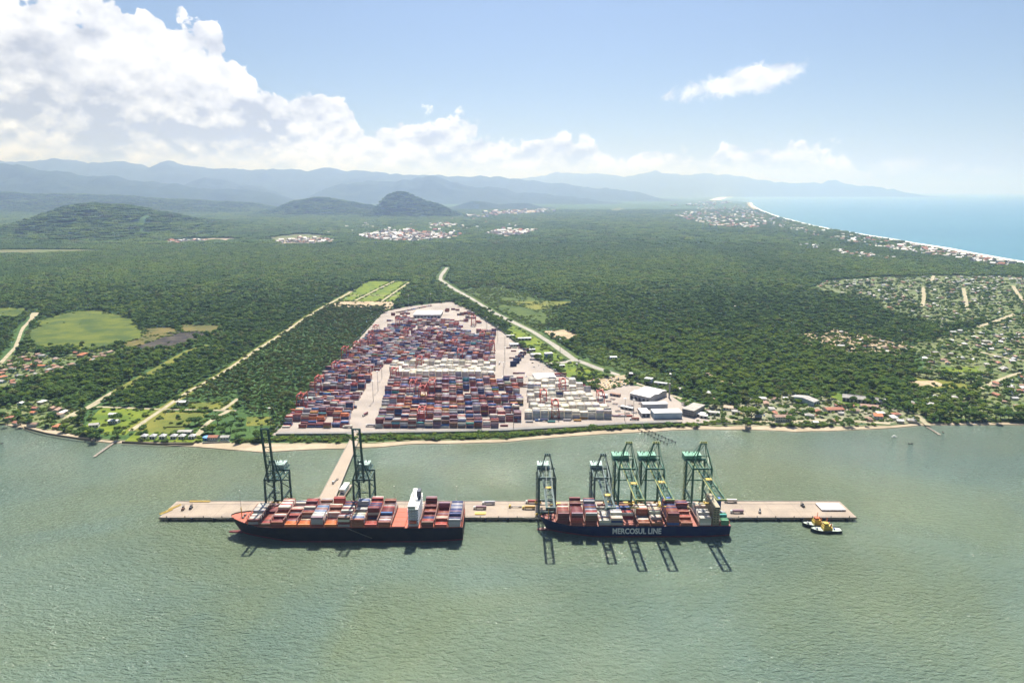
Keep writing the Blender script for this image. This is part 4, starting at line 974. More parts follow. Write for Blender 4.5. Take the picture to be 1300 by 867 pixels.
sts("green quay crane with yellow walkways and mint house, middle of three alike", crane_x(819.7, 841.8, 0, 30), 20, M_GREEN, M_MINT, M_YSOFT, 53, 69, 57, 85, 19, False, .4)
sts("green quay crane with yellow walkways and mint house, beside beige ship bridge", crane_x(878.3, 902.2, 0, 30), 20.5, M_GREEN, M_MINT, M_YSOFT, 53, 69, 57, 85, 19, False, .3)

# ================================================================== CONTAINER YARD
YZ = 3.05
REEFER = ['white'] * 9 + ['grey']
YARDMIX = ['maroon'] * 20 + ['red'] * 9 + ['rust'] * 9 + ['brown'] * 9 + ['mauve'] * 13 + ['grey'] * 15 + ['navy'] * 10 + ['blue'] * 6 + ['white'] * 9 + ['orange'] * 3 + ['teal'] * 2 + ['green'] * 1 + ['ochre'] * 2
PITCHX, BLK = 12.75, 28.6
PYL = lambda y: np.interp(y, [985, 1010, 1060, 1200, 1320, 1480, 1760], [-352, -357, -366, -372, -372, -366, -356])
def yrow(x0, x1, y0, where, mix, hmin, hmax, rows=6, gap=0.06):
    ncol = max(1, int((x1 - x0) / PITCHX)); base = RNG.uniform(hmin, hmax)
    for c in range(ncol):
        if RNG.random() < gap: continue
        b = min(hmax, max(hmin - 1, base + RNG.uniform(-1.3, 1.0)))
        js = .45 if mix is REEFER else 1.0
        H = [max(0, min(6, int(round(b + js * RNG.uniform(-1.2, .9))))) for _ in range(rows)]
        if mix is not REEFER and RNG.random() < .3: H[0] = max(0, H[0] - 2)
        POOL_where = (where[0], where[1], c)
        stack_block(x0 + PITCHX * (c + .5), y0, H, POOL_where, YZ, mix, 2.75)
y = 1003.0
for k in range(25):
    yb = y + k * BLK
    aL, aR = -247 - .085 * (yb - 1007), -212 - .095 * (yb - 1007)
    white_main = 1268 < yb < 1400
    if yb < 1330:
        yrow(float(PYL(yb)), aL, yb, ("yardL", k), YARDMIX, 2.2, 5.0)
        xr = -20 if yb < 1030 else (22 if yb < 1250 else -32)
        if white_main: yrow(aR, xr, yb, ("yardM", k), REEFER, 3.0, 5.0, gap=.03)
        else: yrow(aR, xr, yb, ("yardM", k), YARDMIX, 2.4, 5.2)
    else:
        if white_main:
            yrow(float(PYL(yb)), -262, yb, ("yardL", k), YARDMIX, 2.2, 4.6); yrow(-250, -32, yb, ("yardM", k), REEFER, 3, 5, gap=.03)
        else: yrow(float(PYL(yb)), -36 if yb < 1690 else -70, yb, ("yardM", k), YARDMIX, 2.4, 5.0)
for k, (yb, xa, xz) in enumerate([(1046, 20, 163), (1076, 30, 160), (1106, 28, 158), (1137, 26, 150), (1168, 26, 142), (1200, 28, 136), (1230, 30, 130)]):
    yrow(xa, xz, yb, ("reef", k), REEFER if k != 4 else REEFER + ['navy', 'maroon'], 3.4, 5.2, gap=.04)
for yb, xa, xz in ((1762, -338, -128), (1792, -335, -120), (1826, -310, -140), (1858, -300, -150), (1735, -345, -110), (1886, -300, -205)):
    yrow(xa, xz, yb, ("yardT", int(yb)), YARDMIX + ['white', 'teal', 'blue'], 1.4, 4.2, gap=.10)
for px, py, c in ((640, 541, 'maroon'), (627, 540, 'red'), (652, 535, 'red'), (604, 541, 'orange'), (700, 536, 'teal'), (684, 534.5, 'blue'), (733, 534.5, 'ochre'), (720, 534, 'grey'), (741, 531.5, 'ochre'), (672, 536, 'grey')):
    gx, gy = G(px, py, YZ); POOL.append(dict(x=gx, y=gy, z=YZ, L=CL, col=c, side=True, top=True, where=("loose", px), row=0, tier=0))
APRON = {}
for px, py in ((652, 487), (660, 489), (668, 491), (648, 478), (655, 474), (716, 488), (724, 490), (733, 492), (741, 495), (700, 478), (708, 475), (646, 442), (652, 446), (660, 440), (668, 445), (676, 457), (650, 455), (752, 508), (757, 513), (774, 528), (783, 529)):
    for j in range(RNG.randint(1, 3)):
        gx, gy = G(px + j * 7.5, py + RNG.uniform(-.4, .4), YZ); POOL.append(dict(x=gx, y=gy, z=YZ, L=CL, col=RNG.choice(MIX), side=True, top=True, where=("apron", APRON.setdefault((px, j), len(APRON))), row=j, tier=0))
for i in range(6):                               # oblique dark blue stack by the workshop
    for j in range(4):
        gx, gy = G(650 + i * 3.1, 465 - i * 3.6, YZ)
        for t in range(4 if i < 3 else 3): POOL.append(dict(x=gx + j * 2.6 - (0 if i % 2 else 1), y=gy + j * 1.2, z=YZ + t * CH, L=6.06, col='navy' if i < 2 else RNG.choice(['maroon', 'white', 'navy', 'brown']), side=j == 0, top=True, where=("obl", i), row=j, tier=t))
for bx in range(18):
    gx, gy = G(505 + bx * 2.4, 397 - bx * .5, YZ); POOL.append(dict(x=gx, y=gy, z=YZ, L=CL, col=RNG.choice(MIX), side=True, top=True, where=("back", bx), row=0, tier=0))

for k, (px, py) in enumerate(((498, 408), (503, 402), (508, 406), (513, 399), (518, 403), (590, 407), (597, 404), (604, 409), (586, 400), (596, 399), (572, 396), (579, 393))):
    for j in range(RNG.randint(2, 5)):
        gx, gy = G(px + RNG.uniform(-5, 5), py + RNG.uniform(-1.5, 1.5), YZ)
        for t in range(RNG.randint(1, 3)): POOL.append(dict(x=gx, y=gy, z=YZ + t * CH, L=CL, col=RNG.choice(['maroon', 'red', 'rust', 'brown', 'grey', 'orange']), side=True, top=True, where=("back", k + 20), row=j, tier=t))

def cont_mesh(L):
    """steel box container: recessed ribbed sides, roof panel, corner posts and door bars"""
    m = MB(); w, h, e = CW, 2.59, .05
    m.box(0, 0, h / 2, L - .2, w - 2 * e, h - .14)
    for sx in (-1, 1):
        for sy in (-1, 1): m.box(sx * (L / 2 - .09), sy * (w / 2 - .09), h / 2, .18, .18, h)
    for sy in (-1, 1):
        m.box(0, sy * (w / 2 - .05), h - .06, L - .36, .1, .12); m.box(0, sy * (w / 2 - .05), .08, L - .36, .1, .16)
    for s_ in (-.55, .55): m.box(L / 2 - .06, s_, h / 2, .08, .07, h - .3)
    return m.mesh("container", PAINT_O)
CM = {CL: cont_mesh(CL), 8.0: cont_mesh(8.0), 6.06: cont_mesh(6.06)}
CNAME = dict(navy="dark blue", mauve="greyish mauve", rust="rust brown", maroon="maroon red", ochre="ochre yellow", teal="teal", brown="dark brown")
def jit(c):
    k = RNG.uniform(.78, 1.2); j = .14 if max(c) - min(c) > .15 else .04
    return tuple(min(.85, max(.005, v * k * RNG.uniform(1 - j, 1 + j))) for v in c)
for d_ in POOL:
    f = d_['y'] * CP - (d_['z'] - CAM_H) * SP
    vis = (d_['L'] * CH * .9 if d_['side'] else 0) + (d_['L'] * CW * .42 if d_['top'] else 0)
    px_, _ = P(d_['x'], d_['y'], d_['z'])
    d_['score'] = vis / f ** 2 if 0 < px_ < 1300 else 0
    d_['rgb'] = jit(PAL[d_['col']]) if d_['col'] != 'white' else jit((.60, .56, .48)) if RNG.random() < .75 else jit((.54, .47, .38))
POOL.sort(key=lambda d_: -d_['score'])
def cont_label(d_):
    w, c = d_['where'], CNAME.get(d_['col'], d_['col'])
    tier = ["bottom", "second", "third", "fourth", "fifth", "sixth", "seventh"][d_['tier']]
    if w[0] in 'AB' and len(w[0]) == 1:
        shp = "black-hulled ship" if w[0] == 'A' else "navy lettered ship"
        return f"{c} container, {tier} tier, {ordn(d_['row'])} row from water, {ordn(w[1])} bay, {shp}"
    if w[0] == 'loose': return f"single {c} container standing alone at the front edge of the yard"
    if w[0] == 'apron':
        k_ = sorted(APRON, key=lambda q_: q_[0] + q_[1] * 7.5).index([q_ for q_ in APRON if APRON[q_] == w[1]][0])
        return f"{c} container on the service apron right of the stacks, {ordn(k_)} from left"
    reg = {"yardL": "left yard block", "yardM": "middle yard block", "reef": "white stacks at right", "yardT": "back yard", "obl": "oblique stack", "back": "back edge", "apron": "service apron right of the stacks"}[w[0]]
    if len(w) > 2: return f"{c} container, {tier} tier, {ordn(w[2])} slot, {ordn(d_['row'])} row of {ordn(w[1])} line, {reg}"
    return f"{c} container, {tier} tier, {ordn(w[1])} place, {reg}"
nl = {}
for i, d_ in enumerate(POOL[:300]):
    o = link("container", CM[d_['L']], None, (d_['x'], d_['y'], d_['z'])); o.color = (*d_['rgb'], 1)
    lab = cont_label(d_)
    if lab in nl: lab = lab.replace("single", "another", 1) if "single" in lab else lab
    nl[lab] = 1
    tag(o, lab, "container", "containers stacked on the ships and in the yard")
rest = POOL[300:]
n = len(rest)
ctr = np.array([(d_['x'], d_['y'], d_['z']) for d_ in rest]); ln = np.array([d_['L'] for d_ in rest])
unit = np.array([(-.5, -.5, 0), (.5, -.5, 0), (.5, .5, 0), (-.5, .5, 0), (-.5, -.5, 1), (.5, -.5, 1), (.5, .5, 1), (-.5, .5, 1)])
V = ctr[:, None, :] + unit[None] * np.stack([ln - .12, np.full(n, CW), np.full(n, 2.62)], 1)[:, None, :]
Q = np.array([(4, 5, 6, 7), (0, 1, 5, 4), (1, 2, 6, 5), (2, 3, 7, 6), (3, 0, 4, 7)])
Fc = (Q[None] + (np.arange(n) * 8)[:, None, None]).reshape(-1, 4)
me = bpy.data.meshes.new("stacked_containers")
me.vertices.add(n * 8); me.vertices.foreach_set('co', V.reshape(-1)); me.loops.add(len(Fc) * 4); me.loops.foreach_set('vertex_index', Fc.reshape(-1).astype(np.int32))
me.polygons.add(len(Fc)); me.polygons.foreach_set('loop_start', np.arange(0, len(Fc) * 4, 4, dtype=np.int32)); me.update(calc_edges=True)
ca = me.color_attributes.new('paint', 'FLOAT_COLOR', 'POINT')
rgb = np.repeat(np.array([(*d_['rgb'], 1.0) for d_ in rest]), 8, axis=0); ca.data.foreach_set('color', rgb.reshape(-1).astype(np.float32))
me.materials.append(PAINT_A); me.validate()
tag(link("stacked_containers", me), "thousands of multicoloured stacked containers filling the yard behind the shore", kind='stuff')

# yard cranes straddling the stacks
M_RTG = mat("red_crane_steel", (0.42, 0.055, 0.03), 0.5, col2=(0.34, 0.06, 0.04), vscale=0.2)
def rtg(label, x, y, w=12.5, span=25, h=24, group="red yard cranes"):
    r_ = thing("yard_crane", label, "crane", (x, y, YZ), 0, group)
    def part(nm, fn, mm, par=r_):
        m = MB(); fn(m); return m.build(nm, mm, par)
    for sy in (0, span):
        for sx in (-1, 1):
            lg = part("leg", lambda m: m.beam((sx * w / 2, sy, 1.8), (sx * w / 2 * .82, sy, h), 1.1, 1.2), M_RTG)
            part("wheel", lambda m: [m.cyl((sx * w / 2 + d_, sy - .4, .8), (sx * w / 2 + d_, sy + .4, .8), .8, 10) for d_ in (-1.1, 1.1)], M_TYRE, lg)
        part("sill_beam", lambda m: m.beam((-w / 2 - 1, sy, 2.2), (w / 2 + 1, sy, 2.2), 1.0, 1.3), M_RTG)
        part("end_tie", lambda m: (m.beam((-w * .41, sy, h - 1), (w * .41, sy, h - 1), .8, 1.0)), M_RTG)
        for sx in (-1, 1): part("diagonal_brace", lambda m: m.beam((sx * w / 2, sy, 3), (-sx * w * .41, sy, h * .55), .4), M_RTG)
    for sx in (-1, 1): part("girder", lambda m: m.beam((sx * w * .41, -1.5, h + .8), (sx * w * .41, span + 1.5, h + .8), 1.1, 1.9), M_RTG)
    ty = span * RNG.uniform(.25, .75)
    tr = part("trolley", lambda m: (m.box(0, ty, h + 2.2, w * .9, 4.5, .7), m.box(1, ty, h + 3.4, 4, 3, 1.8)), M_RTG)
    part("operator_cab", lambda m: m.box(-w * .25, ty - 3.2, h - 1.4, 2, 2.2, 2.4), M_WHITE, tr)
    part("spreader", lambda m: (m.box(0, ty, h - 6, 11, 1.6, .6), [m.beam((dx, ty, h + 2), (dx * 1.6, ty, h - 5.7), .15) for dx in (-2, 2)]), M_RTG, tr)
    part("power_unit", lambda m: m.box(0, -.2, 4.2, 5, 2.2, 2.6), M_WHITE)
    return r_
for px, py, lab in ((534.5, 541, "red yard crane nearest the shore in the middle block"), (536, 510, "red yard crane in the middle block, second from the shore"), (524, 503, "red yard crane just left of another in the middle block"),
                    (500, 486, "red yard crane at the head of the wide aisle"), (381.5, 521, "red yard crane at the lower left edge of the yard"), (425, 478, "red yard crane halfway up the left yard edge"),
                    (437, 457, "red yard crane at the left edge above two others"), (470, 440, "red yard crane at the upper left yard edge"), (476.5, 427, "red yard crane topmost on the left yard edge"),
                    (532, 471, "red yard crane behind the white stacks"), (558, 437, "red yard crane in the upper middle of the yard"), (584, 460, "red yard crane on the right half of the upper yard"),
                    (624.5, 449, "red yard crane at the right edge of the upper yard"), (577, 447, "red yard crane beside the right-hand one in the upper yard"), (505, 418, "red yard crane by the back left rows"),
                    (601, 414, "red yard crane at the back right corner of the yard"), (705, 531.5, "red yard crane nearest the shore among the white stacks"), (714.5, 502, "red yard crane at the back of the white stacks"), (548, 503, "red yard crane right of the paired ones in the middle block"), (612, 437, "red yard crane left of the one at the right edge of the upper yard"), (452, 450, "red yard crane on the left rows just below the upper edge pair"), (404, 497, "red yard crane in the left block between the lower two"), (515, 432, "red yard crane left of centre in the upper yard"), (690, 517, "red yard crane at the left end of the white stacks"),
                    (763, 518.5, "red yard crane standing free at the right end of the white stacks")):
    gx, gy = G(px, py, YZ); rtg(lab, gx, gy)

# reach stackers / mobile harbour vehicles, trucks
M_TRUCKW = mat("truck_white", (0.72, 0.72, 0.70), .4)
M_TRAIL = mat("trailer_frame", (0.09, 0.09, 0.10), .6)
def truck_proto(name, cabm, flat=True):
    r_ = thing(name, "white truck", "truck", (0, 0, -500), 0, "trucks on the pier and in the yard")
    cb = MB(); cb.box(-6.9, 0, 1.9, 2.2, 2.4, 2.2); cb.box(-6.7, 0, 3.15, 1.7, 2.2, .4); cb.box(-7.6, 0, .95, 1.4, 2.3, .7); cb = cb.build("cab", cabm, r_)
    m = MB(); m.box(-8.02, 0, 2.3, .06, 2.1, .9); m.build("windscreen", M_GLASS, cb)
    m = MB(); m.box(.4, 0, 1.25, 12.6, 1.0, .35); [m.box(dx, 0, 1.38, .25, 2.44, .2) for dx in (-5.6, -2, 2, 6.4)]; m.build("trailer", M_TRAIL, r_)
    m = MB(); [m.cyl((dx, sy * 1.1 - .15, .5), (dx, sy * 1.1 + .15, .5), .5, 8) for dx in (-7.2, -4.6, 3.6, 4.9, 6.1) for sy in (-1, 1)]; m.build("wheels", M_TYRE, r_)
    return r_
TP = truck_proto("truck", M_TRUCKW); TPY = truck_proto("truck", M_YEL)
TP['label'] = TPY['label'] = ""
def kids_remove(r_):
    for c in list(r_.children):
        for g in list(c.children): bpy.data.objects.remove(g)
        bpy.data.objects.remove(c)
    bpy.data.objects.remove(r_)
def truck(px, py, z, label, load=None, rz=0, proto=None):
    gx, gy = G(px, py, z)
    r_ = dup(proto or TP, (gx, gy, z + .02), rz, label)
    if load:
        o = link("container", CM[CL], None, (gx + .6 * math.cos(rz), gy + .6 * math.sin(rz), z + 1.5), rz); o.color = (*PAL[load], 1)
        tag(o, f"{CNAME.get(load, load)} container on the {label}", "container", "containers on trucks")
    return r_
for a in ((621, 640, DK, "truck parked at the back kerb between the two ships", 'grey', 0), (610, 646, DK, "truck with mauve load between the ships", 'mauve', 0), (655, 644, DK, "yellow tractor and flatbed left of the bow crane", None, 0, TPY),
          (676, 638.5, DK, "truck under the landside legs of the bow crane", 'red', 0), (672, 646, DK, "yellow tractor at the foot of the bow crane", 'ochre', 0, TPY), (737, 639, DK, "truck left of the second slate green crane", 'white', 0),
          (764, 644, DK, "truck between the legs of the second slate green crane", 'maroon', 0), (790, 644.5, DK, "truck under the leftmost of three green cranes", 'rust', 0, TPY), (796, 648.5, DK, "yellow tractor under the leftmost of three green cranes", None, 0, TPY),
          (826, 644, DK, "truck under the middle green crane", 'red', 0), (833, 649, DK, "yellow tractor under the middle green crane", None, 0, TPY), (880, 646, DK, "yellow tractor under the right green crane", None, 0, TPY), (873, 641, DK, "truck at the landside legs of the right green crane", 'grey', 0),
          (936, 651, DK, "truck right of the navy ship's stern", 'mauve', 0), (928, 637.5, DK, "truck at the back kerb right of the cranes", 'white', 0), (375, 641, DK, "truck beside the left raised crane", 'white', 0), (361, 644, DK, "truck between the legs of the left raised crane", None, 0),
          (480, 640, DK, "truck right of the second raised crane", 'grey', 0), (448, 518, YZ, "truck driving up the wide yard aisle", 'navy', 0), (464, 527, YZ, "truck at the lower end of the yard aisle", 'maroon', R(70)), (471, 541.5, YZ + .1, "truck on the service road right of the bridge", 'grey', 0), (442, 543, YZ + .1, "truck on the service road left of the bridge", 'white', 0),
          (556, 541.5, YZ + .1, "truck on the service road before the middle block", 'white', 0), (617, 541.5, YZ + .1, "truck on the service road left of the white stacks", 'grey', 0), (690, 534.5, YZ, "truck in front of the white stacks, left", 'navy', 0), (560, 540, YZ, "truck tight behind another on the service road", None, 0),
          (639, 480, YZ, "truck in the wide lane right of the white rows", 'white', R(86)), (634, 462, YZ, "truck far up the wide right lane", 'grey', R(86)), (806, 533, YZ + .1, "truck in front of the grey warehouses", 'rust', 0), (426, 611, DK, "truck crossing the access bridge", None, R(80))):
    truck(a[0], a[1], a[2], "white " + a[3] if len(a) < 7 else a[3], a[4], a[5], a[6] if len(a) > 6 else None)
kids_remove(TP); kids_remove(TPY)

# light masts
M_GALV = mat("galvanised", (0.30, 0.31, 0.31), .45, metal=.4)
def mast(px, py, z, h, label):
    gx, gy = G(px, py, z); r_ = thing("light_mast", label, "light mast", (gx, gy, z), 0, "tall light masts")
    m = MB(); m.cyl((0, 0, 0), (0, 0, h), .5 if h > 25 else .22, 8, .26 if h > 25 else .12); m.build("pole", M_GALV, r_)
    m = MB(); m.cyl((0, 0, h - .2), (0, 0, h + .1), 1.2, 10) if h > 25 else m.box(0, 0, h, 1.6, .5, .25); [m.box(1.8 * math.cos(t), 1.8 * math.sin(t), h - .5, .9, .9, .5, t) for t in [k * math.pi / 4 for k in range(8 if h > 25 else 0)]]; m.build("lamp_head", M_WHITE, r_)
for i, (px, py, z, h, lab) in enumerate(((480, 496.5, YZ, 38, "light mast in the middle of the wide aisle"), (474, 510, YZ, 38, "light mast lower in the wide aisle"), (485, 481, YZ, 36, "light mast at the head of the wide aisle"), (639, 484, YZ, 38, "light mast at the bottom of the right lane"),
        (641, 463, YZ, 38, "light mast halfway up the right lane"), (641, 446, YZ, 38, "light mast at the top of the right lane"), (652, 543, YZ, 38, "light mast on the front edge left of the white stacks"), (793, 533, YZ, 36, "light mast left of the low blue-fronted warehouse"), (804, 528, YZ, 28, "shorter light mast behind the front one by the warehouse"),
        (519, 391, YZ, 40, "left light mast at the back of the yard"), (547, 389, YZ, 40, "right light mast at the back of the yard"), (618, 420, YZ, 36, "light mast by the back right corner"), (632, 433, YZ, 36, "light mast beside the right fence of the yard"), (711, 449, YZ, 34, "light mast by the pale road's bend"), (732, 483, YZ, 34, "light mast on the bright green triangle"), (344, 546, LAND_Z, 36, "light mast at the lower left corner of the yard"),
        (317, 549, LAND_Z, 16, "short lamp pole on the small olive field"), (501, 637, DK, 20, "thin lamp pole at the back kerb of the pier near the left ship"), (580, 639, DK, 22, "thin lamp pole at the back kerb of the pier mid-way"), (306, 645, DK, 22, "thin lamp pole left of the raised crane"))):
    mast(px, py, z, h, lab)

# ================================================================== BUILDINGS
def C(r_, g, b): return (r_, g, b)
def bmat(c, key): return mat("render_" + key, c, 0.8, var=.18, vscale=.15)
M_RGREY = mat("grey_sheet_roof", (0.50, 0.50, 0.50), .6, col2=(0.40, 0.40, 0.41), vscale=.06)
M_RWHITE = mat("white_sheet_roof", (0.66, 0.65, 0.63), .6, col2=(0.56, 0.55, 0.54), vscale=.06)
M_RRED = mat("clay_tile_roof", (0.34, 0.135, 0.085), .85, col2=(0.26, 0.115, 0.08), vscale=.15)
M_RBRN = mat("weathered_tile_roof", (0.26, 0.17, 0.13), .85, col2=(0.33, 0.21, 0.16), vscale=.15)
M_RFIB = mat("fibre_cement_roof", (0.30, 0.29, 0.28), .85, col2=(0.40, 0.385, 0.37), vscale=.12)
M_RORA = mat("orange_tile_roof", (0.52, 0.19, 0.09), .85, col2=(0.42, 0.16, 0.09), vscale=.15)
M_WWHITE = mat("whitewash", (0.68, 0.66, 0.61), .85, col2=(0.58, 0.56, 0.52), vscale=.12)
M_WBLUE = mat("pale_blue_sheet", (0.42, 0.52, 0.60), .6, col2=(0.36, 0.46, 0.55), vscale=.1)
M_WGREY = mat("grey_sheet_wall", (0.36, 0.37, 0.39), .6, col2=(0.30, 0.31, 0.33), vscale=.1)
M_DOOR = mat("dark_opening", (0.045, 0.05, 0.06), .7)
M_BLUEW = mat("blue_wall", (0.12, 0.17, 0.40), .6)
M_PINK = mat("magenta_wall", (0.45, 0.16, 0.36), .7)
def gable(m, w, d, h, rh, ov=.6, y0=0):
    x, y = w / 2 + ov, d / 2 + ov; t = .22
    for z_ in (0,):
        m.add([(-x, -y + y0, h - .15), (x, -y + y0, h - .15), (x, y0, h + rh), (-x, y0, h + rh), (-x, y + y0, h - .15), (x, y + y0, h - .15),
               (-x, -y + y0, h + t), (x, -y + y0, h + t), (x, y0, h + rh + t), (-x, y0, h + rh + t), (-x, y + y0, h + t), (x, y + y0, h + t)],
              [(6, 7, 8, 9), (9, 8, 11, 10), (0, 3, 2, 1), (3, 4, 5, 2), (0, 1, 7, 6), (4, 10, 11, 5), (0, 6, 9, 3), (3, 9, 10, 4), (1, 2, 8, 7), (2, 5, 11, 8)])
def wallmesh(m, w, d, h, rh=0):
    m.box(0, 0, h / 2, w, d, h)
    if rh: m.add([(-w / 2, -d / 2, h), (-w / 2, d / 2, h), (-w / 2, 0, h + rh), (w / 2, -d / 2, h), (w / 2, d / 2, h), (w / 2, 0, h + rh)], [(0, 2, 1), (3, 4, 5)])
def shed(name, label, cat, px, py, w, d, h, rz, wall, roof, rh=0, bays=1, doors=0, z=YZ, dface=-1, dcol=None, windows=0, floors=1):
    """px, py: pixel of the middle of the front wall's foot"""
    gx, gy = G(px, py, z); c, s_ = math.cos(rz), math.sin(rz)
    r_ = thing(name, label, cat, (gx - s_ * d / 2, gy + c * d / 2, z), rz)
    m = MB(); m.box(0, 0, h / 2, w, d, h)
    if rh:
        for b in range(bays):
            dd = d / bays; yy = -d / 2 + dd * (b + .5)
            m.add([(-w / 2, yy - dd / 2, h), (-w / 2, yy + dd / 2, h), (-w / 2, yy, h + rh), (w / 2, yy - dd / 2, h), (w / 2, yy + dd / 2, h), (w / 2, yy, h + rh)], [(0, 2, 1), (3, 4, 5)])
    m.build("wall", wall, r_)
    for b in range(bays):
        m = MB(); dd = d / bays
        if rh: gable(m, w, dd, h, rh, .12 if bays > 1 else .6, -d / 2 + dd * (b + .5))
        else: m.box(0, -d / 2 + dd * (b + .5), h + .2 + .02 * b, w + .8, dd + (.8 if bays == 1 else -.3), .4)
        rf = m.build("roof", roof, r_)
        if rh and w > 30:
            m = MB(); m.box(0, -d / 2 + dd * (b + .5), h + rh + .35, w * .8, 1.2, .5); m.build("ridge_vent", roof, rf)
    for k in range(doors):
        m = MB(); ww = w / doors; m.box(-w / 2 + ww * (k + .5), -d / 2 - .04, min(h * .4, 3), ww * .55, .1, min(h * .8, 6)); m.build("door", dcol or M_DOOR, r_)
    for f in range(floors):
        for k in range(windows):
            m = MB(); ww = w / windows; m.box(-w / 2 + ww * (k + .5), -d / 2 - .06, h * (f + .58) / floors, ww * .5, .12, h / floors * .42); m.build("window", M_GLASS, r_)
    return r_
shed("workshop", "open-fronted workshop with a flat grey roof and front bays painted in dark blue shade", "workshop", 693, 485.5, 40, 34, 9, R(8), M_WGREY, M_RWHITE, doors=9, dcol=mat("painted_bay_shade", (0.06, .09, .16), .7))  # shade inside the open bays painted as flat dark blue panels
shed("warehouse", "big warehouse with two ridged pale roofs, right of the yard", "warehouse", 812, 509, 40, 58, 10, R(-42), M_WGREY, M_RWHITE, rh=2.2, bays=2, doors=5)
shed("warehouse", "low warehouse with a long pale blue front wall facing the water", "warehouse", 848, 531.5, 46, 22, 9.5, R(3), M_WBLUE, M_RGREY)
shed("warehouse", "grey flat-roofed annex left of the blue-fronted warehouse", "warehouse", 820, 529.5, 14, 26, 6.5, R(3), M_WGREY, M_RWHITE, doors=2)
shed("warehouse", "narrow grey shed behind the blue-fronted warehouse", "warehouse", 832, 519, 42, 14, 8, R(5), M_WGREY, M_RGREY)
shed("storehouse", "large pale flat-roofed storehouse at the back of the yard", "storehouse", 542, 404, 78, 70, 10, R(0), M_WGREY, M_RWHITE, bays=2, doors=8)
shed("office", "blue office block beside the yard gate", "office", 697, 454, 17, 12, 9, R(10), M_BLUEW, M_RWHITE, windows=5, floors=2)
shed("office", "low pale office left of the blue office block", "office", 681, 453, 22, 14, 5, R(10), M_WWHITE, M_RGREY, windows=6)
shed("shed", "long pale shed by the right fence behind the yard", "shed", 666, 432, 34, 10, 5, R(8), M_WWHITE, M_RWHITE, doors=4)
shed("shed", "pale flat canopy shed above the blue office", "shed", 655, 440, 26, 16, 5, R(10), M_WGREY, M_RGREY, doors=4)
for px, py, w, d, h, a, lab, mm, rf in ((648, 428, 20, 8, 4, 8, "small pale shed at the fence above the long pale shed", M_WWHITE, M_RGREY), (676, 446, 14, 10, 4, 10, "square grey hut between the two offices and the road", M_WGREY, M_RGREY), (664, 449, 16, 9, 4, 10, "pale workshop hut left of the low pale office", M_WWHITE, M_RWHITE),
        (712, 466, 18, 6, 3.5, 8, "narrow white hut on the edge of the bright green triangle", M_WWHITE, M_RWHITE), (729, 480, 12, 7, 3.5, -4, "white hut at the foot of the bright green triangle", M_WWHITE, M_RGREY), (766, 505, 12, 9, 4.5, -20, "blue-grey service hut right of the free red yard crane", M_WBLUE, M_RGREY), (780, 503, 18, 8, 4, -30, "rusty brown service shed left of the ridged warehouse", M_RBRN, M_RBRN),
        (795, 520, 22, 7, 4, -35, "low service shed between the two big warehouses", M_WGREY, M_RGREY), (838, 489, 24, 8, 4, -25, "narrow pale shed behind the ridged warehouse", M_WWHITE, M_RGREY), (858, 497, 16, 12, 5, -35, "grey shed beside the slim water tower", M_WGREY, M_RFIB), (905, 527, 20, 10, 4, -20, "long grey house left of the tan tiled one", M_WWHITE, M_RFIB)):
    shed("shed", lab, "shed", px, py, w, d, h, R(a), mm, rf, doors=3)
shed("house", "white-walled house with a blue front at the forest edge above the triangle", "house", 779, 457, 15, 11, 6, R(5), M_WBLUE, M_RGREY, rh=1.5, windows=3, z=LAND_Z)
shed("shop", "bright magenta building by the sandy street", "shop", 804, 478.5, 17, 11, 6, R(-10), M_PINK, M_RGREY, windows=4, doors=2, z=LAND_Z)
shed("apartment_block", "small grey-blue three-storey block right of the magenta building", "apartment block", 822, 487.5, 14, 12, 10, R(-30), mat("bluish_render", (.36, .42, .5), .8, var=.15), M_RGREY, windows=4, floors=3, z=LAND_Z)
cf = shed("construction_frame", "unfinished concrete frame building at the right end of the warehouses", "building", 873, 528.5, 20, 42, 11, R(-40), mat("raw_concrete", (.30, .29, .27), .9, var=.25), mat("raw_slab", (.38, .36, .33), .9, var=.2), windows=7, floors=3)
shed("shed", "bright small flat-roofed shed right of the concrete frame building", "shed", 886, 529, 16, 14, 4.5, R(-38), M_WWHITE, M_RWHITE, doors=3)
shed("shed", "small grey shed with white roof in front of the concrete frame building", "shed", 893, 531, 12, 9, 4, R(-20), M_WWHITE, M_RGREY, doors=2)
shed("house", "broad house with tan hipped tiles left of the lone shore trees", "house", 927, 521.5, 22, 14, 4.5, R(-25), M_WWHITE, mat("tan_tile_roof", (.47, .37, .28), .85, var=.15), rh=2.4, windows=5, z=LAND_Z)
shed("house", "grey-roofed house right below the tan tiled one", "house", 934, 526, 12, 10, 4.5, R(-12), M_WWHITE, M_RFIB, rh=1.6, windows=3, z=LAND_Z)
shed("warehouse", "warehouse with pale gable front and grey-brown roof near the shore", "warehouse", 1036, 515, 17, 42, 8, R(38), M_WBLUE, M_RFIB, rh=3, doors=2, z=LAND_Z)
shed("long_shed", "very long grey barrel-roofed shed at the edge of the forest", "shed", 1096, 512.5, 66, 16, 7, R(-26), M_WGREY, M_RFIB, rh=4.2, doors=11, z=LAND_Z)
shed("hotel", "white waterfront hotel with rows of balconies and red tiles", "hotel", 995, 535.5, 27, 12, 8, R(3), M_WWHITE, M_RBRN, rh=2, windows=7, floors=2, z=LAND_Z)
shed("depot", "low red tiled depot behind the waterfront, left one", "depot", 1061, 523.5, 30, 14, 4.5, R(6), M_WWHITE, M_RRED, rh=1.8, doors=5, z=LAND_Z)
shed("depot", "long low red tiled depot in the yard below the long shed", "depot", 1072, 518, 30, 10, 4.2, R(-12), M_WWHITE, M_RRED, rh=1.6, doors=5, z=LAND_Z)
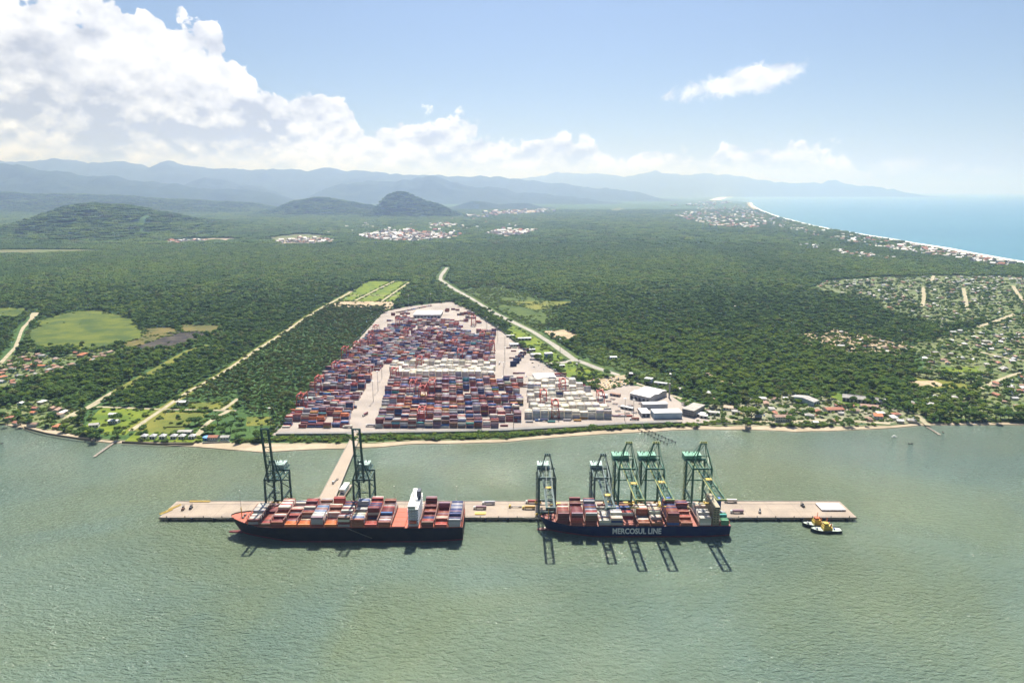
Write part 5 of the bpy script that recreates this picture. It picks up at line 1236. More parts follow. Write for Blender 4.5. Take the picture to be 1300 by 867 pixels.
shed("depot", "brown roofed depot at the right end of the long shed", "depot", 1105, 519.5, 30, 13, 4.5, R(-18), M_WWHITE, M_RBRN, rh=1.7, doors=5, z=LAND_Z)
shed("house", "house with bright orange tiles at the waterfront", "house", 1115, 533, 13, 16, 6, R(-15), M_WWHITE, M_RORA, rh=2.6, windows=3, floors=2, z=LAND_Z)
shed("house", "small white house with green porch among the trees on the right", "house", 1180, 517, 14, 11, 5.5, R(-12), M_WWHITE, M_RGREY, rh=1.6, windows=4, z=LAND_Z)
tw = thing("water_tower", "slim grey concrete water tower behind the warehouses", "water tower", (*G(849.5, 505, YZ), YZ))
m = MB(); m.cyl((0, 0, 0), (0, 0, 22), 1.5, 12); m.build("shaft", M_CONC, tw); m = MB(); m.cyl((0, 0, 22), (0, 0, 26), 1.8, 12); m.cyl((0, 0, 26), (0, 0, 26.6), 2.1, 12); m.build("tank", M_CONC, tw)
# white cottages on the shore
for i, px in enumerate((182, 193, 205.5, 219.5, 230, 243)):
    gx, gy = G(px, 557.6, LAND_Z); r_ = thing("cottage", f"white square cottage with grey pyramid roof, {['leftmost', 'second', 'third', 'fourth', 'fifth', 'rightmost'][i]} of six on the lawn", "cottage", (gx, gy + 4, LAND_Z), R(RNG.uniform(-4, 4)), "white cottages on the shore lawn")
    m = MB(); m.box(0, 0, 2.4, 8, 8, 4.8); m.build("wall", M_WWHITE, r_)
    m = MB(); m.add([(-4.8, -4.8, 4.7), (4.8, -4.8, 4.7), (4.8, 4.8, 4.7), (-4.8, 4.8, 4.7), (0, 0, 7.6)], [(3, 2, 1, 0), (0, 1, 4), (1, 2, 4), (2, 3, 4), (3, 0, 4)]); m.build("roof", M_RGREY, r_)
    for dx in (-2, 2):
        m = MB(); m.box(dx, -4.04, 2.2, 2.4, .1, 3.2); m.build("window", M_GLASS, r_)
    m = MB(); m.box(0, -5.2, .2, 8, 2.2, .4); m.build("porch", M_CONC, r_)
shed("boathouse", "long grey tin boathouse behind the cottages", "boathouse", 234, 551.5, 20, 9, 4, R(2), M_WGREY, M_RFIB, rh=1.4, doors=4, z=LAND_Z)
shed("beach_bar", "small blue beach hut with bright blue awning", "hut", 260, 559, 7, 9, 4, R(-20), mat("bright_blue", (.10, .28, .62), .6), mat("bright_blue_roof", (.14, .33, .66), .6), rh=1, windows=2, z=LAND_Z)
shed("house", "reddish brown tiled house beside the blue beach hut", "house", 270, 559.5, 14, 10, 5, R(0), M_WWHITE, M_RRED, rh=2, windows=4, z=LAND_Z)
shed("house", "grey roofed house under the trees right of the red tiled one", "house", 285, 559, 12, 9, 4.5, R(4), M_WWHITE, M_RFIB, rh=1.6, windows=3, z=LAND_Z)
shed("house", "white house with pale roof beside the straight dirt road", "house", 230, 514.5, 17, 11, 5, R(-6), M_WWHITE, M_RWHITE, rh=1.5, windows=4, z=LAND_Z)
shed("house", "low long white house on the bright lawn", "house", 143, 538, 15, 9, 4.5, R(0), M_WWHITE, M_RWHITE, rh=1.3, windows=4, z=LAND_Z)
shed("house", "grey roofed house at the lower end of the bright lawn", "house", 119, 543.5, 13, 10, 5, R(18), M_WWHITE, M_RFIB, rh=1.8, windows=3, z=LAND_Z)
shed("house", "upper white house beside the big tree on the bright lawn", "house", 142, 529.5, 11, 8, 4.5, R(0), M_WWHITE, M_RWHITE, rh=1.3, windows=3, z=LAND_Z)

# shed and low walls on the pier
wp = thing("store", "broad white flat-roofed store at the right end of the pier", "store", (*G(1059, 649.3, DK), DK))
m = MB(); m.box(0, 9.5, .8, 27, 17, 1.6); m.build("wall", mat("mauve_wall", (.34, .25, .27), .8), wp)
m = MB(); m.box(0, 9.5, 1.66, 27.6, 17.6, .1); rf_ = m.build("roof", M_RGREY, wp)
for k in range(7):
    m = MB(); m.box(-11.8 + k * 3.93, 9.5 + .4 * (k % 2), 1.8, 3.7, 17.4, .14); m.build("roof_panel", M_RWHITE if k % 3 else M_RGREY, rf_)
for k in range(6):
    m = MB(); m.box(-11 + k * 4.4, .95, .8, 3.0, .1, 1.4); m.build("door", M_RBRN, wp)
# pier clutter
for px, py, lab in ((211, 650, "yellow gangway lying on the left end of the pier"), (222, 644, "grey gangway beside the yellow one on the left pier end"), (254, 636.8, "long yellow spreader beam at the back kerb of the pier")):
    gx, gy = G(px, py, DK); r_ = thing("gangway", lab, "gangway", (gx, gy, DK), R(58) if px < 240 else 0)
    mm = M_YEL if "yellow" in lab else M_WGREY; L_ = 15 if px < 240 else 24
    for sy in (-.9, .9):
        m = MB(); m.beam((-L_ / 2, sy, .5), (L_ / 2, sy, .5), .3); m.beam((-L_ / 2, sy, 1.6), (L_ / 2, sy, 1.6), .2); [m.beam((-L_ / 2 + L_ * k / 8, sy, .5), (-L_ / 2 + L_ * k / 8, sy, 1.6), .14) for k in range(9)]; m.build("handrail", mm, r_)
    m = MB(); m.box(0, 0, .45, L_, 1.7, .15); m.build("tread", mm, r_)
M_ROPEB = mat("machine_brown", (.17, .09, .07), .6)
def forklift(px, py, lab, mm):
    gx, gy = G(px, py, DK); r_ = thing("forklift", lab, "forklift", (gx, gy, DK + .01), R(RNG.uniform(60, 110)))
    m = MB(); m.box(0, 0, 1.5, 4.6, 2.4, 1.5); m.box(-1.8, 0, 2.4, 1.2, 2.2, .6); b = m.build("body", mm, r_)
    m = MB(); m.box(.2, 0, 3.1, 1.8, 1.7, 1.6); m.build("cab", M_GLASS, b)
    m = MB(); m.beam((2.7, -.7, .3), (2.9, -.7, 5.2), .3); m.beam((2.7, .7, .3), (2.9, .7, 5.2), .3); m.beam((2.8, -.7, 3.2), (2.8, .7, 3.2), .25); m.build("lift_mast", M_TRAIL, r_)
    m = MB(); [m.cyl((dx, sy * 1.15 - .3, .75), (dx, sy * 1.15 + .3, .75), .75, 10) for dx in (-1.6, 1.7) for sy in (-1, 1)]; m.build("wheels", M_TYRE, r_)
forklift(232.5, 647, "brown reach truck on the left pier end", M_ROPEB); forklift(242.5, 645.5, "dark loader beside the brown reach truck", M_TRAIL); forklift(964.5, 650.5, "grey loader on the empty right half of the pier", M_WGREY)
forklift(1019, 643, "small dark loader left of the white store", M_TRAIL)
HC = MB(); HC.box(0, 0, .5, 12.4, 5.4, 1.0); [HC.box(-5 + 2 * k, 0, 1.06, .3, 5.2, .12) for k in range(6)]; hcm = HC.mesh("hatch_cover", mat("hatch_dark", (.10, .065, .055), .6, col2=(.17, .09, .07), vscale=.3))
HY = MB(); HY.box(0, 0, .5, 12.4, 5.4, 1.0); [HY.box(-5 + 2 * k, 0, 1.06, .3, 5.2, .12) for k in range(6)]; hym = HY.mesh("hatch_cover", M_YEL)
ii = 0
for px, py, n_ in ((344, 642, 2), (352, 644.5, 3), (363, 640, 2), (467, 646, 2), (700, 647, 2), (758, 647, 3), (784, 640, 3), (798, 640, 2), (812, 645, 3), (819, 640.5, 2), (843, 642, 3), (868, 645, 2), (886, 645, 3), (892, 640.5, 2), (610, 652, 1), (705, 641, 2)):
    gx, gy = G(px, py, DK)
    for k in range(n_):
        yl_ = (ii * 7 + k) % 3 == 1
        o = link("hatch_cover", hym if yl_ else hcm, None, (gx + RNG.uniform(-.3, .3), gy, DK + k * 1.13 + .01))
        pos = ["bottom", "second", "top"][k]
        where = "left raised crane" if px < 370 else "second raised crane" if px < 500 else "gap between the ships" if px < 640 else "bow crane" if px < 720 else "second slate crane" if px < 770 else "left green crane" if px < 806 else "middle green crane" if px < 850 else "right green crane"
        tag(o, f"{'yellow' if yl_ else 'dark brown'} ribbed hatch cover, {pos} of {ordn(sum(1 for q_ in (344,352,363,467,700,758,784,798,812,819,843,868,886,892,610,705) if q_ <= px) - 1)} pile, {where}", "hatch cover", "hatch covers piled on the pier"); ii += 1
POOL2 = [(122 + 0, 0)]
# ================================================================== BOATS
M_TUGH = mat("tug_hull", (0.016, 0.024, 0.03), .4); M_TUGD = mat("tug_deck", (0.42, 0.50, 0.42), .7, col2=(.34, .40, .36), vscale=.4)
def tug(label, x, y, rz, L, B, hullm, deckm, housem, housem2):
    r_ = thing("tugboat", label, "tugboat", (x, y, 0), rz)
    st = [(0, .10, 3.6), (.05, .45, 3.4), (.14, .78, 3.0), (.3, .98, 2.5), (.55, 1, 2.2), (.85, .95, 2.2), (.96, .82, 2.3), (1, .66, 2.4)]
    h, dk_ = MB(), MB()
    for side in (-1, 1):
        rg = [[(L * s * .98 + .6, side * B / 2 * w * .78, -1.2), (L * s, side * B / 2 * w * .95, .8), (L * s, side * B / 2 * w, z), (L * s, side * B / 2 * w, z + .8), (L * s, side * (B / 2 * w - .25), z + .8), (L * s, side * (B / 2 * w - .25), z)] for s, w, z in st]
        for a, b in zip(rg, rg[1:]):
            for k in range(5): h.add([a[k], b[k], b[k + 1], a[k + 1]], [(0, 1, 2, 3)])
    a = [(L, s_ * B / 2 * .66 * k, z) for s_, k, z in ((-1, .9, -1.2), (-1, 1, 3.2), (1, 1, 3.2), (1, .9, -1.2))]; h.add(a, [(0, 1, 2, 3)])
    h.build("hull", hullm, r_)
    n_ = len(st); dk_.add([(L * s, -B / 2 * w + .2, z) for s, w, z in st] + [(L * s, B / 2 * w - .2, z) for s, w, z in st], [(i, i + 1, n_ + i + 1, n_ + i) for i in range(n_ - 1)]); dk_.build("deck", deckm, r_)
    fn = MB()
    for a, b in zip(st, st[1:]):
        for side in (-1, 1): fn.beam((L * a[0], side * (B / 2 * a[1] + .1), a[2] - .4), (L * b[0], side * (B / 2 * b[1] + .1), b[2] - .4), .5)
    fn.build("rubber_fender", M_TYRE, r_)
    m = MB(); m.box(L * .53, 0, 4.0, L * .30, B * .62, 3.6); hs_ = m.build("deckhouse", housem, r_)
    m = MB(); m.box(L * .50, 0, 6.7, L * .20, B * .50, 1.9); m.build("upper_deckhouse", housem, r_)
    m = MB(); m.box(L * .49, 0, 8.8, L * .13, B * .42, 2.3); m.box(L * .49, 0, 10.1, L * .15, B * .48, .25); w_ = m.build("wheelhouse", housem2, r_)
    for s_ in (-1, 1):
        m = MB(); m.box(L * .49, s_ * (B * .21 + .03), 9.1, L * .11, .08, 1.0); m.build("window", M_GLASS, w_)
    m = MB(); m.box(L * .49 - L * .065 - .03, 0, 9.1, .08, B * .36, 1.0); m.build("window", M_GLASS, w_)
    for s_ in (-1, 1):
        m = MB(); m.cyl((L * .62, s_ * B * .2, 5.5), (L * .63, s_ * B * .2, 9.6), .7, 8, .6); m.build("funnel", M_ORANGE, r_)
    m = MB(); m.beam((L * .51, 0, 10), (L * .52, 0, 16), .35); m.beam((L * .51, -1.6, 13), (L * .51, 1.6, 13), .2); m.beam((L * .51, -1, 14.6), (L * .51, 1, 14.6), .2); m.build("mast", M_ORANGE, r_)
    m = MB(); m.cyl((L * .2, -1.3, 3.9), (L * .2, 1.3, 3.9), .9, 10); m.box(L * .2, 0, 3.2, 2.2, 3, .8); m.build("winch", M_WGREY, r_)
    m = MB(); m.cyl((L * .78, -1.1, 3.3), (L * .78, 1.1, 3.3), .8, 10); m.build("towing_winch", M_BLUEW, r_)
    return r_
gx, gy = G(1029, 672.5, 1.5)
tug("front tugboat with dark hull, grey-green bow deck and yellow deckhouse", gx, gy, R(-1), 32.5, 11.5, M_TUGH, M_TUGD, M_YEL, M_YEL)
tug("rear tugboat lying between the pier and the front tug", gx - 4.0, gy + 12.3, R(1), 31, 10.6, M_TUGH, M_TUGD, M_YEL, M_ORANGE)
def small_boat(px, py, L, B, rz, label, mm, cabin):
    gx, gy = G(px, py, 0); r_ = thing("motorboat" if cabin else "rowing_boat", label, "boat", (gx, gy, 0), rz)
    m = MB(); st = [(-.5, .75), (-.2, 1), (.2, .9), (.4, .55), (.5, .06)]
    for side in (-1, 1):
        for a, b in zip(st, st[1:]): m.add([(L * a[0], side * B / 2 * a[1] * .7, -.3), (L * b[0], side * B / 2 * b[1] * .7, -.3), (L * b[0], side * B / 2 * b[1], 1.0), (L * a[0], side * B / 2 * a[1], 1.0)], [(0, 1, 2, 3)])
    m.add([(L * -.5, -B * .26, -.3), (L * -.5, B * .26, -.3), (L * -.5, B * .375, 1), (L * -.5, -B * .375, 1)], [(0, 1, 2, 3)])
    m.add([(L * s, -B / 2 * w, .7) for s, w in st] + [(L * s, B / 2 * w, .7) for s, w in st], [(i, i + 1, 5 + i + 1, 5 + i) for i in range(4)])
    m.build("hull", mm, r_)
    if cabin: m = MB(); m.box(-.08 * L, 0, 1.7, L * .32, B * .6, 1.6); m.box(-.08 * L, 0, 2.6, L * .4, B * .7, .15); m.build("cabin", M_WHITE, r_)
    else: m = MB(); m.box(0, 0, .95, .5, B * .8, .12); m.box(-.25 * L, 0, .95, .5, B * .75, .12); m.build("thwart", M_DIRT, r_)
small_boat(1135.5, 554.8, 9, 3, R(4), "small white cabin boat moored off the right shore", M_WHITE, True)
small_boat(1156, 563.4, 7, 2, R(-5), "low dark rowing boat further out on the right", M_DARK, False)
small_boat(1.5, 563, 7, 2.2, R(0), "dark rowing boat at the left edge of the water", M_DARK, False)
small_boat(1197, 549, 6, 2, R(80), "small dark boat moored by the right jetty", M_DARK, False)
def jetty(a, b, w, label, head=None):
    (ax, ay), (bx, by) = G(*a, 1.6), G(*b, 1.6); r_ = thing("jetty", label, "jetty", (ax, ay, 0)); L_ = math.hypot(bx - ax, by - ay); r_.rotation_euler = (0, 0, math.atan2(by - ay, bx - ax))
    m = MB(); m.box(L_ / 2, 0, 1.5, L_, w, .35); m.build("deck", M_DECK, r_)
    if head: m = MB(); m.box(L_ + head[0] / 2 - .1, 0, 1.46, head[0], head[1], .4); m.build("landing", M_DECK, r_)
    for k in range(int(L_ / 4) + 1):
        for s_ in (-1, 1):
            m = MB(); m.cyl((k * 4 + .3, s_ * w * .42, -2), (k * 4 + .3, s_ * w * .42, 2.2), .18, 6); m.build("pile", M_PILE, r_)
    for s_ in (-1, 1):
        m = MB(); m.beam((0, s_ * w * .46, 2.6), (L_, s_ * w * .46, 2.6), .12); [m.beam((L_ * k / 10, s_ * w * .46, 1.6), (L_ * k / 10, s_ * w * .46, 2.6), .1) for k in range(11)]; m.build("railing", M_WGREY, r_)
jetty((145, 561.5), (122, 577.5), 3.2, "narrow concrete jetty on the left shore", (5, 4))
jetty((1176.5, 541.5), (1191, 550.2), 3.0, "narrow jetty on the right shore", (5, 4))
# derelict pier: two rows of piles with beams
r_ = thing("derelict_pier", "derelict dark pier skeleton of paired piles reaching out from the beach", "ruined pier", (*G(812, 547, 2), 0))
pa = [G(811, 545, 2.6), G(820, 545, 2.6)]; pb = [G(847, 563, 2.6), G(857.5, 561, 2.6)]
for s_ in (0, 1):
    A, B_ = Vector((*loc(pa[s_], r_), 2.5)), Vector((*loc(pb[s_], r_), 2.5))
    m = MB(); m.beam(A, B_, .55); m.build("beam", M_DARK, r_)
    for k in range(10):
        q_ = A.lerp(B_, k / 9)
        m = MB(); m.cyl((q_.x, q_.y, -2), (q_.x, q_.y, 3.2 + (k % 3) * .5), .5, 6); m.box(q_.x, q_.y, 2.9, 1.5, 1.2, .8); m.build("pile", M_DARK, r_)
A, B_ = Vector((*loc(pb[0], r_), 2.9)), Vector((*loc(pb[1], r_), 2.9))
m = MB(); m.beam(A, B_, .5); m.build("end_beam", M_DARK, r_)
for k in (3, 6, 8):
    q0 = Vector((*loc(pa[0], r_), 3)).lerp(Vector((*loc(pb[0], r_), 3)), k / 9); q1 = Vector((*loc(pa[1], r_), 3)).lerp(Vector((*loc(pb[1], r_), 3)), k / 9)
    m = MB(); m.beam(q0, q1, .4); m.build("tie_beam", M_DARK, r_)
# sea walls and fences
def wall_line(name, label, pix, h, w, mm, z=LAND_Z, posts=0):
    pts = GL(pix, z); r_ = thing(name, label, name.replace('_', ' '), (*pts[0], z))
    for i, (a, b) in enumerate(zip(pts, pts[1:])):
        la, lb = loc(a, r_), loc(b, r_); m = MB(); m.beam((*la, h / 2 - .3), (*lb, h / 2 - .3 - .002 * i), w, h + .6); m.build("panel", mm, r_)
        if posts:
            n_ = max(2, int(math.hypot(lb[0] - la[0], lb[1] - la[1]) / posts)); m = MB()
            for k in range(n_): m.box(la[0] + (lb[0] - la[0]) * k / n_, la[1] + (lb[1] - la[1]) * k / n_, h / 2 + .2, .3, .3, h + .4)
            m.build("posts", M_CONC, r_)
wall_line("sea_wall", "dark stone sea wall below the cottage lawn", [(155, 562), (200, 564.3), (245, 563.8), (250, 560)], 2.2, .8, mat("dark_stone", (.12, .10, .08), .9, var=.3, vscale=.8))
wall_line("sea_wall", "dark curved sea wall along the left bank", [(31, 543), (45, 547.5), (60, 551.3), (77, 554), (100, 557.5), (116, 559)], 2.4, 1.0, mat("dark_stone2", (.13, .11, .085), .9, var=.3, vscale=.8))
wall_line("sea_wall", "low stone wall in front of the beach houses beside the cottages", [(257, 562.5), (292, 561.5)], 1.8, .7, M_CONC)
wall_line("boundary_wall", "grey concrete wall along the front edge of the container yard", [(350, 552.5), (440, 551.8)], 2.6, .5, M_CONC, YZ)
wall_line("boundary_wall", "long grey concrete wall in front of the yard right of the bridge", [(460, 551.5), (560, 549.8), (640, 548), (720, 543.8), (800, 539.5), (866, 537.3)], 2.6, .5, M_CONC, YZ)
wall_line("boundary_wall", "pale wall on the shore right of the warehouses", [(895, 538.6), (930, 538.4), (938, 536)], 1.8, .5, M_CONC)
wall_line("fence", "long green fence along the right side of the yard", [(596, 395), (640, 423), (672, 446), (700, 468), (745, 497)], 2.2, .2, M_WGREY, YZ, 8)
wall_line("fence", "dark fence along the left side of the yard by the plantation", [(349, 547), (418, 469), (485, 396)], 2.2, .2, M_WGREY, YZ, 8)
wall_line("wall", "dark low wall around the olive paddock", [(207, 543), (262, 541)], 1.6, .4, M_DARK)
# cars
CARB = MB(); CARB.box(0, 0, .75, 4.3, 1.75, .7); CARB.add([(-1.5, -.8, 1.1), (1.0, -.8, 1.1), (1.0, .8, 1.1), (-1.5, .8, 1.1), (-1.1, -.65, 1.6), (.4, -.65, 1.6), (.4, .65, 1.6), (-1.1, .65, 1.6)], [(4, 5, 6, 7), (0, 1, 5, 4), (1, 2, 6, 5), (2, 3, 7, 6), (3, 0, 4, 7)])
for dx in (-1.35, 1.35):
    for s_ in (-1, 1): CARB.cyl((dx, s_ * .8 - .1, .33), (dx, s_ * .8 + .1, .33), .33, 8)
carm = CARB.mesh("car", PAINT_O)
CARC = dict(white=(.72, .72, .72), silver=(.40, .41, .42), black=(.02, .02, .02), red=(.35, .03, .03), blue=(.05, .1, .3))
def car(x, y, z, rz, lab, c, grp):
    o = link("car", carm, None, (x, y, z), rz); o.color = (*CARC[c], 1); tag(o, lab, "car", grp)
for row in range(5):
    for k in range(11):
        if RNG.random() < .18: continue
        c = RNG.choice(['white', 'white', 'silver', 'silver', 'black', 'red', 'blue'])
        gx, gy = G(748 + k * 4.1 + row * 1.2, 482.5 + row * 2.5 - k * .25, 2.9)
        car(gx, gy, 2.87, R(75), f"{c} car, {ordn(k)} from left in the {ordn(row)} row of the beige parking lot", c, "cars in the parking lot")
for i, (px, py) in enumerate(((690, 462), (684, 464), (696, 466), (700, 468), (690, 469), (678, 466), (705, 470), (676, 461), (684, 459), (660, 474), (668, 478), (656, 480))):
    c = ['white', 'silver', 'white', 'black'][i % 4]; gx, gy = G(px, py, YZ)
    car(gx, gy, YZ + .02, R(60 + 13 * i), f"{c} van-like car on the apron behind the workshop, {ordn(i)} of the scatter", c, "cars on the workshop apron")

M_PIPE = mat("stored_steel", (.22, .11, .08), .7, var=.4, vscale=.5)
for i, (px, py) in enumerate(((773, 510), (781, 513), (788, 516), (797, 525), (806, 524), (812, 520), (770, 516), (784, 522), (778, 507), (800, 515), (815, 513), (868, 512), (878, 519), (890, 524), (898, 521))):
    gx, gy = G(px, py, YZ); r_ = thing("steel_pile", f"rusty pile of stored steel on the apron near the warehouses, {ordn(i)} from left", "steel pile", (gx, gy, YZ), R(RNG.uniform(-50, 30)), "piles of stored steel")
    for k in range(4):
        m = MB(); m.box(RNG.uniform(-.6, .6), -2.4 + k * 1.5, .5 + .3 * (k % 2), RNG.uniform(6, 10), 1.2, RNG.uniform(.8, 2.0)); m.build("bundle", M_PIPE if k % 2 else M_WGREY, r_)
for i, (px, py) in enumerate(((900, 531), (905, 530), (911, 533), (917, 532), (922, 534), (928, 531), (889, 534), (896, 535), (941, 526), (948, 524), (957, 527), (970, 528), (1003, 531), (1028, 526), (1036, 528), (1050, 527), (1085, 524), (1131, 530))):
    gx, gy = G(px, py, LAND_Z); c = ['white', 'silver', 'red', 'white', 'black', 'blue'][i % 6]; car(gx, gy, LAND_Z + .5, R(40 * i), f"{c} car on the sandy street behind the waterfront, {ordn(i)} from left", c, "cars on the waterfront street")

# ================================================================== HOUSES AND TREES
def house_mesh(w, d, h, rh, hip=False):
    a = MB(); wallmesh(a, w, d, h, 0 if hip else rh); b = MB()
    if hip:
        x, y = w / 2 + .6, d / 2 + .6; r_ = max(0, (w - d) / 2)
        b.add([(-x, -y, h), (x, -y, h), (x, y, h), (-x, y, h), (-r_, 0, h + rh), (r_, 0, h + rh)], [(3, 2, 1, 0), (0, 1, 5, 4), (1, 2, 5), (2, 3, 4, 5), (3, 0, 4)])
    else: gable(b, w, d, h, rh)
    c = MB()
    for dx in (-w * .28, w * .28): c.box(dx, -d / 2 - .04, h * .55, w * .18, .1, h * .36)
    e = MB(); e.box(0, -d / 2 - .05, h * .36, 1.1, .12, h * .72)
    return a, b, c, e
HT = []
for (w, d, h, rh, hip) in ((10, 8, 3.6, 1.8, False), (13, 9, 3.8, 2.2, True), (8, 7, 3.4, 1.5, False), (12, 9, 6.2, 1.8, True), (15, 8, 3.8, 1.8, False)):
    a, b, c, e = house_mesh(w, d, h, rh, hip); HT.append((w, d, h, rh, hip, a, b, c, e))
ROOFS = [(M_RRED, "red tiled"), (M_RBRN, "brown tiled"), (M_RFIB, "grey"), (M_RWHITE, "white"), (M_RORA, "orange tiled"), (M_RGREY, "pale grey")]
WALLS = [M_WWHITE, bmat((.60, .50, .36), "cream"), bmat((.42, .55, .58), "aqua"), bmat((.55, .36, .30), "salmon")]
HM = {}
def hmesh(t, k, m_):
    key = (t, k, m_.name)
    if key not in HM: HM[key] = HT[t][5 + k].mesh(["wall", "roof", "window", "door"][k], m_)
    return HM[key]
house_pts = []
TAKEN = [np.array([o.location.x, o.location.y]) for o in COL.objects if o.parent is None and o.get('category') in ('house', 'warehouse', 'shed', 'depot', 'hotel', 'cottage', 'office', 'hut', 'shop', 'building', 'boathouse', 'apartment block')]
def scatter_houses(pixpoly, dens, area, roofs, seed):
    rg = np.random.default_rng(seed); poly = np.array(GL(pixpoly)); lo, hi = poly.min(0), poly.max(0)
    n_ = int((hi[0] - lo[0]) * (hi[1] - lo[1]) * dens)
    pts = rg.uniform(lo, hi, (n_, 2)); pts = pts[inpoly(pts[:, 0], pts[:, 1], poly)]
    ok = np.ones(len(pts), bool)
    for ln_, w in ROADS:
        if len(ln_): ok &= dist_line(pts[:, 0], pts[:, 1], ln_) > w + 5
    for c in CLEAR: ok &= ~inpoly(pts[:, 0], pts[:, 1], c)
    nn = np.array([mnoise.noise((x * .009, y * .007, seed)) for x, y in pts]) if len(pts) else np.zeros(0)
    ok &= nn > -.28
    for p in pts[ok]:
        if all((p[0] - q_[0]) ** 2 + (p[1] - q_[1]) ** 2 > 15 ** 2 for q_ in TAKEN[-160:]):
            TAKEN.append(p); house_pts.append((p[0], p[1], area, int(rg.choice(roofs)), int(rg.integers(0, 5)), float(rg.choice([0, 90, 180, 270]) + rg.normal(-12, 9)), int(rg.choice([0, 0, 0, 1, 1, 2, 3]))))
RA = [0, 1, 1, 2, 2, 2, 5, 5, 3, 3, 1]
RB = [0, 0, 1, 1, 1, 2, 4]
scatter_houses([(-20, 505), (0, 470), (18, 452), (40, 450), (78, 455), (100, 448), (152, 447), (160, 451), (120, 461), (88, 470), (42, 482), (15, 494)], 1 / 380, "in the village below the marsh meadow", RB, 1)
scatter_houses([(-20, 533), (5, 522), (40, 508), (80, 512), (92, 525), (100, 543), (62, 547), (25, 540)], 1 / 700, "on the left bank", RB + [3], 2)
scatter_houses([(940, 530), (990, 520), (1040, 520), (1100, 524), (1165, 530), (1172, 536), (1060, 540), (960, 537)], 1 / 480, "at the waterfront on the right", RA, 3)
scatter_houses([(1158, 462), (1200, 436), (1260, 424), (1340, 424), (1340, 480), (1280, 486), (1245, 478), (1165, 476)], 1 / 640, "in the village right of the forest", RA, 4)
scatter_houses([(1250, 486), (1340, 480), (1340, 530), (1270, 528), (1252, 505)], 1 / 700, "below the village at the right edge", RA, 5)
scatter_houses([(1150, 500), (1240, 498), (1250, 522), (1170, 528), (1150, 518)], 1 / 1100, "behind the right jetty", RA, 8)
scatter_houses([(1040, 358), (1110, 353), (1210, 351), (1330, 353), (1340, 392), (1300, 398), (1190, 413), (1120, 393), (1100, 378), (1036, 371)], 1 / 1800, "in the far village at right", RA, 6)
scatter_houses([(1010, 428), (1060, 420), (1110, 428), (1158, 440), (1150, 450), (1070, 445), (1018, 436)], 1 / 3200, "on the bare earth at the forest edge", RA, 7)
scatter_houses([(1090, 395), (1190, 415), (1300, 402), (1340, 424), (1230, 430), (1150, 425)], 1 / 1900, "between the two villages at right", RA, 9)
scatter_houses([(745, 440), (800, 452), (860, 470), (880, 485), (800, 470)], 1 / 1300, "in the trees above the parking lot", RA, 10)
scatter_houses([(885, 500), (960, 500), (1000, 505), (990, 518), (940, 520), (895, 515)], 1 / 1200, "in the grove right of the warehouses", RA, 11)
scatter_houses([(925, 365), (960, 360), (1000, 385), (1000, 405), (930, 395)], 1 / 16000, "in the forest on the right", RA, 12)
house_pts.sort(key=lambda h_: -(1 if -5 < P(h_[0], h_[1], 3)[0] < 1305 else 0) * 1e6 + h_[1])
single, many = house_pts[:300], house_pts[300:]
byk = {}
for h_ in single: byk.setdefault((h_[2], ROOFS[h_[3]][1], HT[h_[4]][4]), []).append(h_)
for (area, rn, hip), lst in byk.items():
    lst.sort(key=lambda h_: P(h_[0], h_[1], 3)[0])
    for i, (x, y, _, rf, t, rz, wl) in enumerate(lst):
        pos = "" if len(lst) == 1 else f", {ordn(i)} from left"
        r_ = thing("house", f"{rn} {'hip-roofed' if hip else 'gabled'} house {area}{pos}", "house", (x, y, LAND_Z + .2), R(rz), "houses " + area)
        link("wall", hmesh(t, 0, WALLS[wl]), r_); link("roof", hmesh(t, 1, ROOFS[rf][0]), r_)
        if y < 1500: link("window", hmesh(t, 2, M_GLASS), r_); link("door", hmesh(t, 3, M_DOOR), r_)
def joined_houses(name, lst, label):
    V_, F_, MI = [], [], []; ms = [r_[0] for r_ in ROOFS] + WALLS
    for (x, y, _, rf, t, rz, wl) in lst:
        c, s_ = math.cos(R(rz)), math.sin(R(rz))
        for k, mi in ((5, 6 + wl), (6, rf)):
            mb = HT[t][k]; o = len(V_)
            V_ += [(x + a * c - b * s_, y + a * s_ + b * c, LAND_Z + .2 + z) for a, b, z in mb.v]; F_ += [tuple(i + o for i in f) for f in mb.f]; MI += [mi] * len(mb.f)
    me = bpy.data.meshes.new(name); me.from_pydata(V_, [], F_)
    for m_ in ms: me.materials.append(m_)
    me.polygons.foreach_set('material_index', MI)
    return tag(link(name, me), label, kind='stuff')
if many: joined_houses("village_houses", many, "small houses of the farther villages on the right among trees")
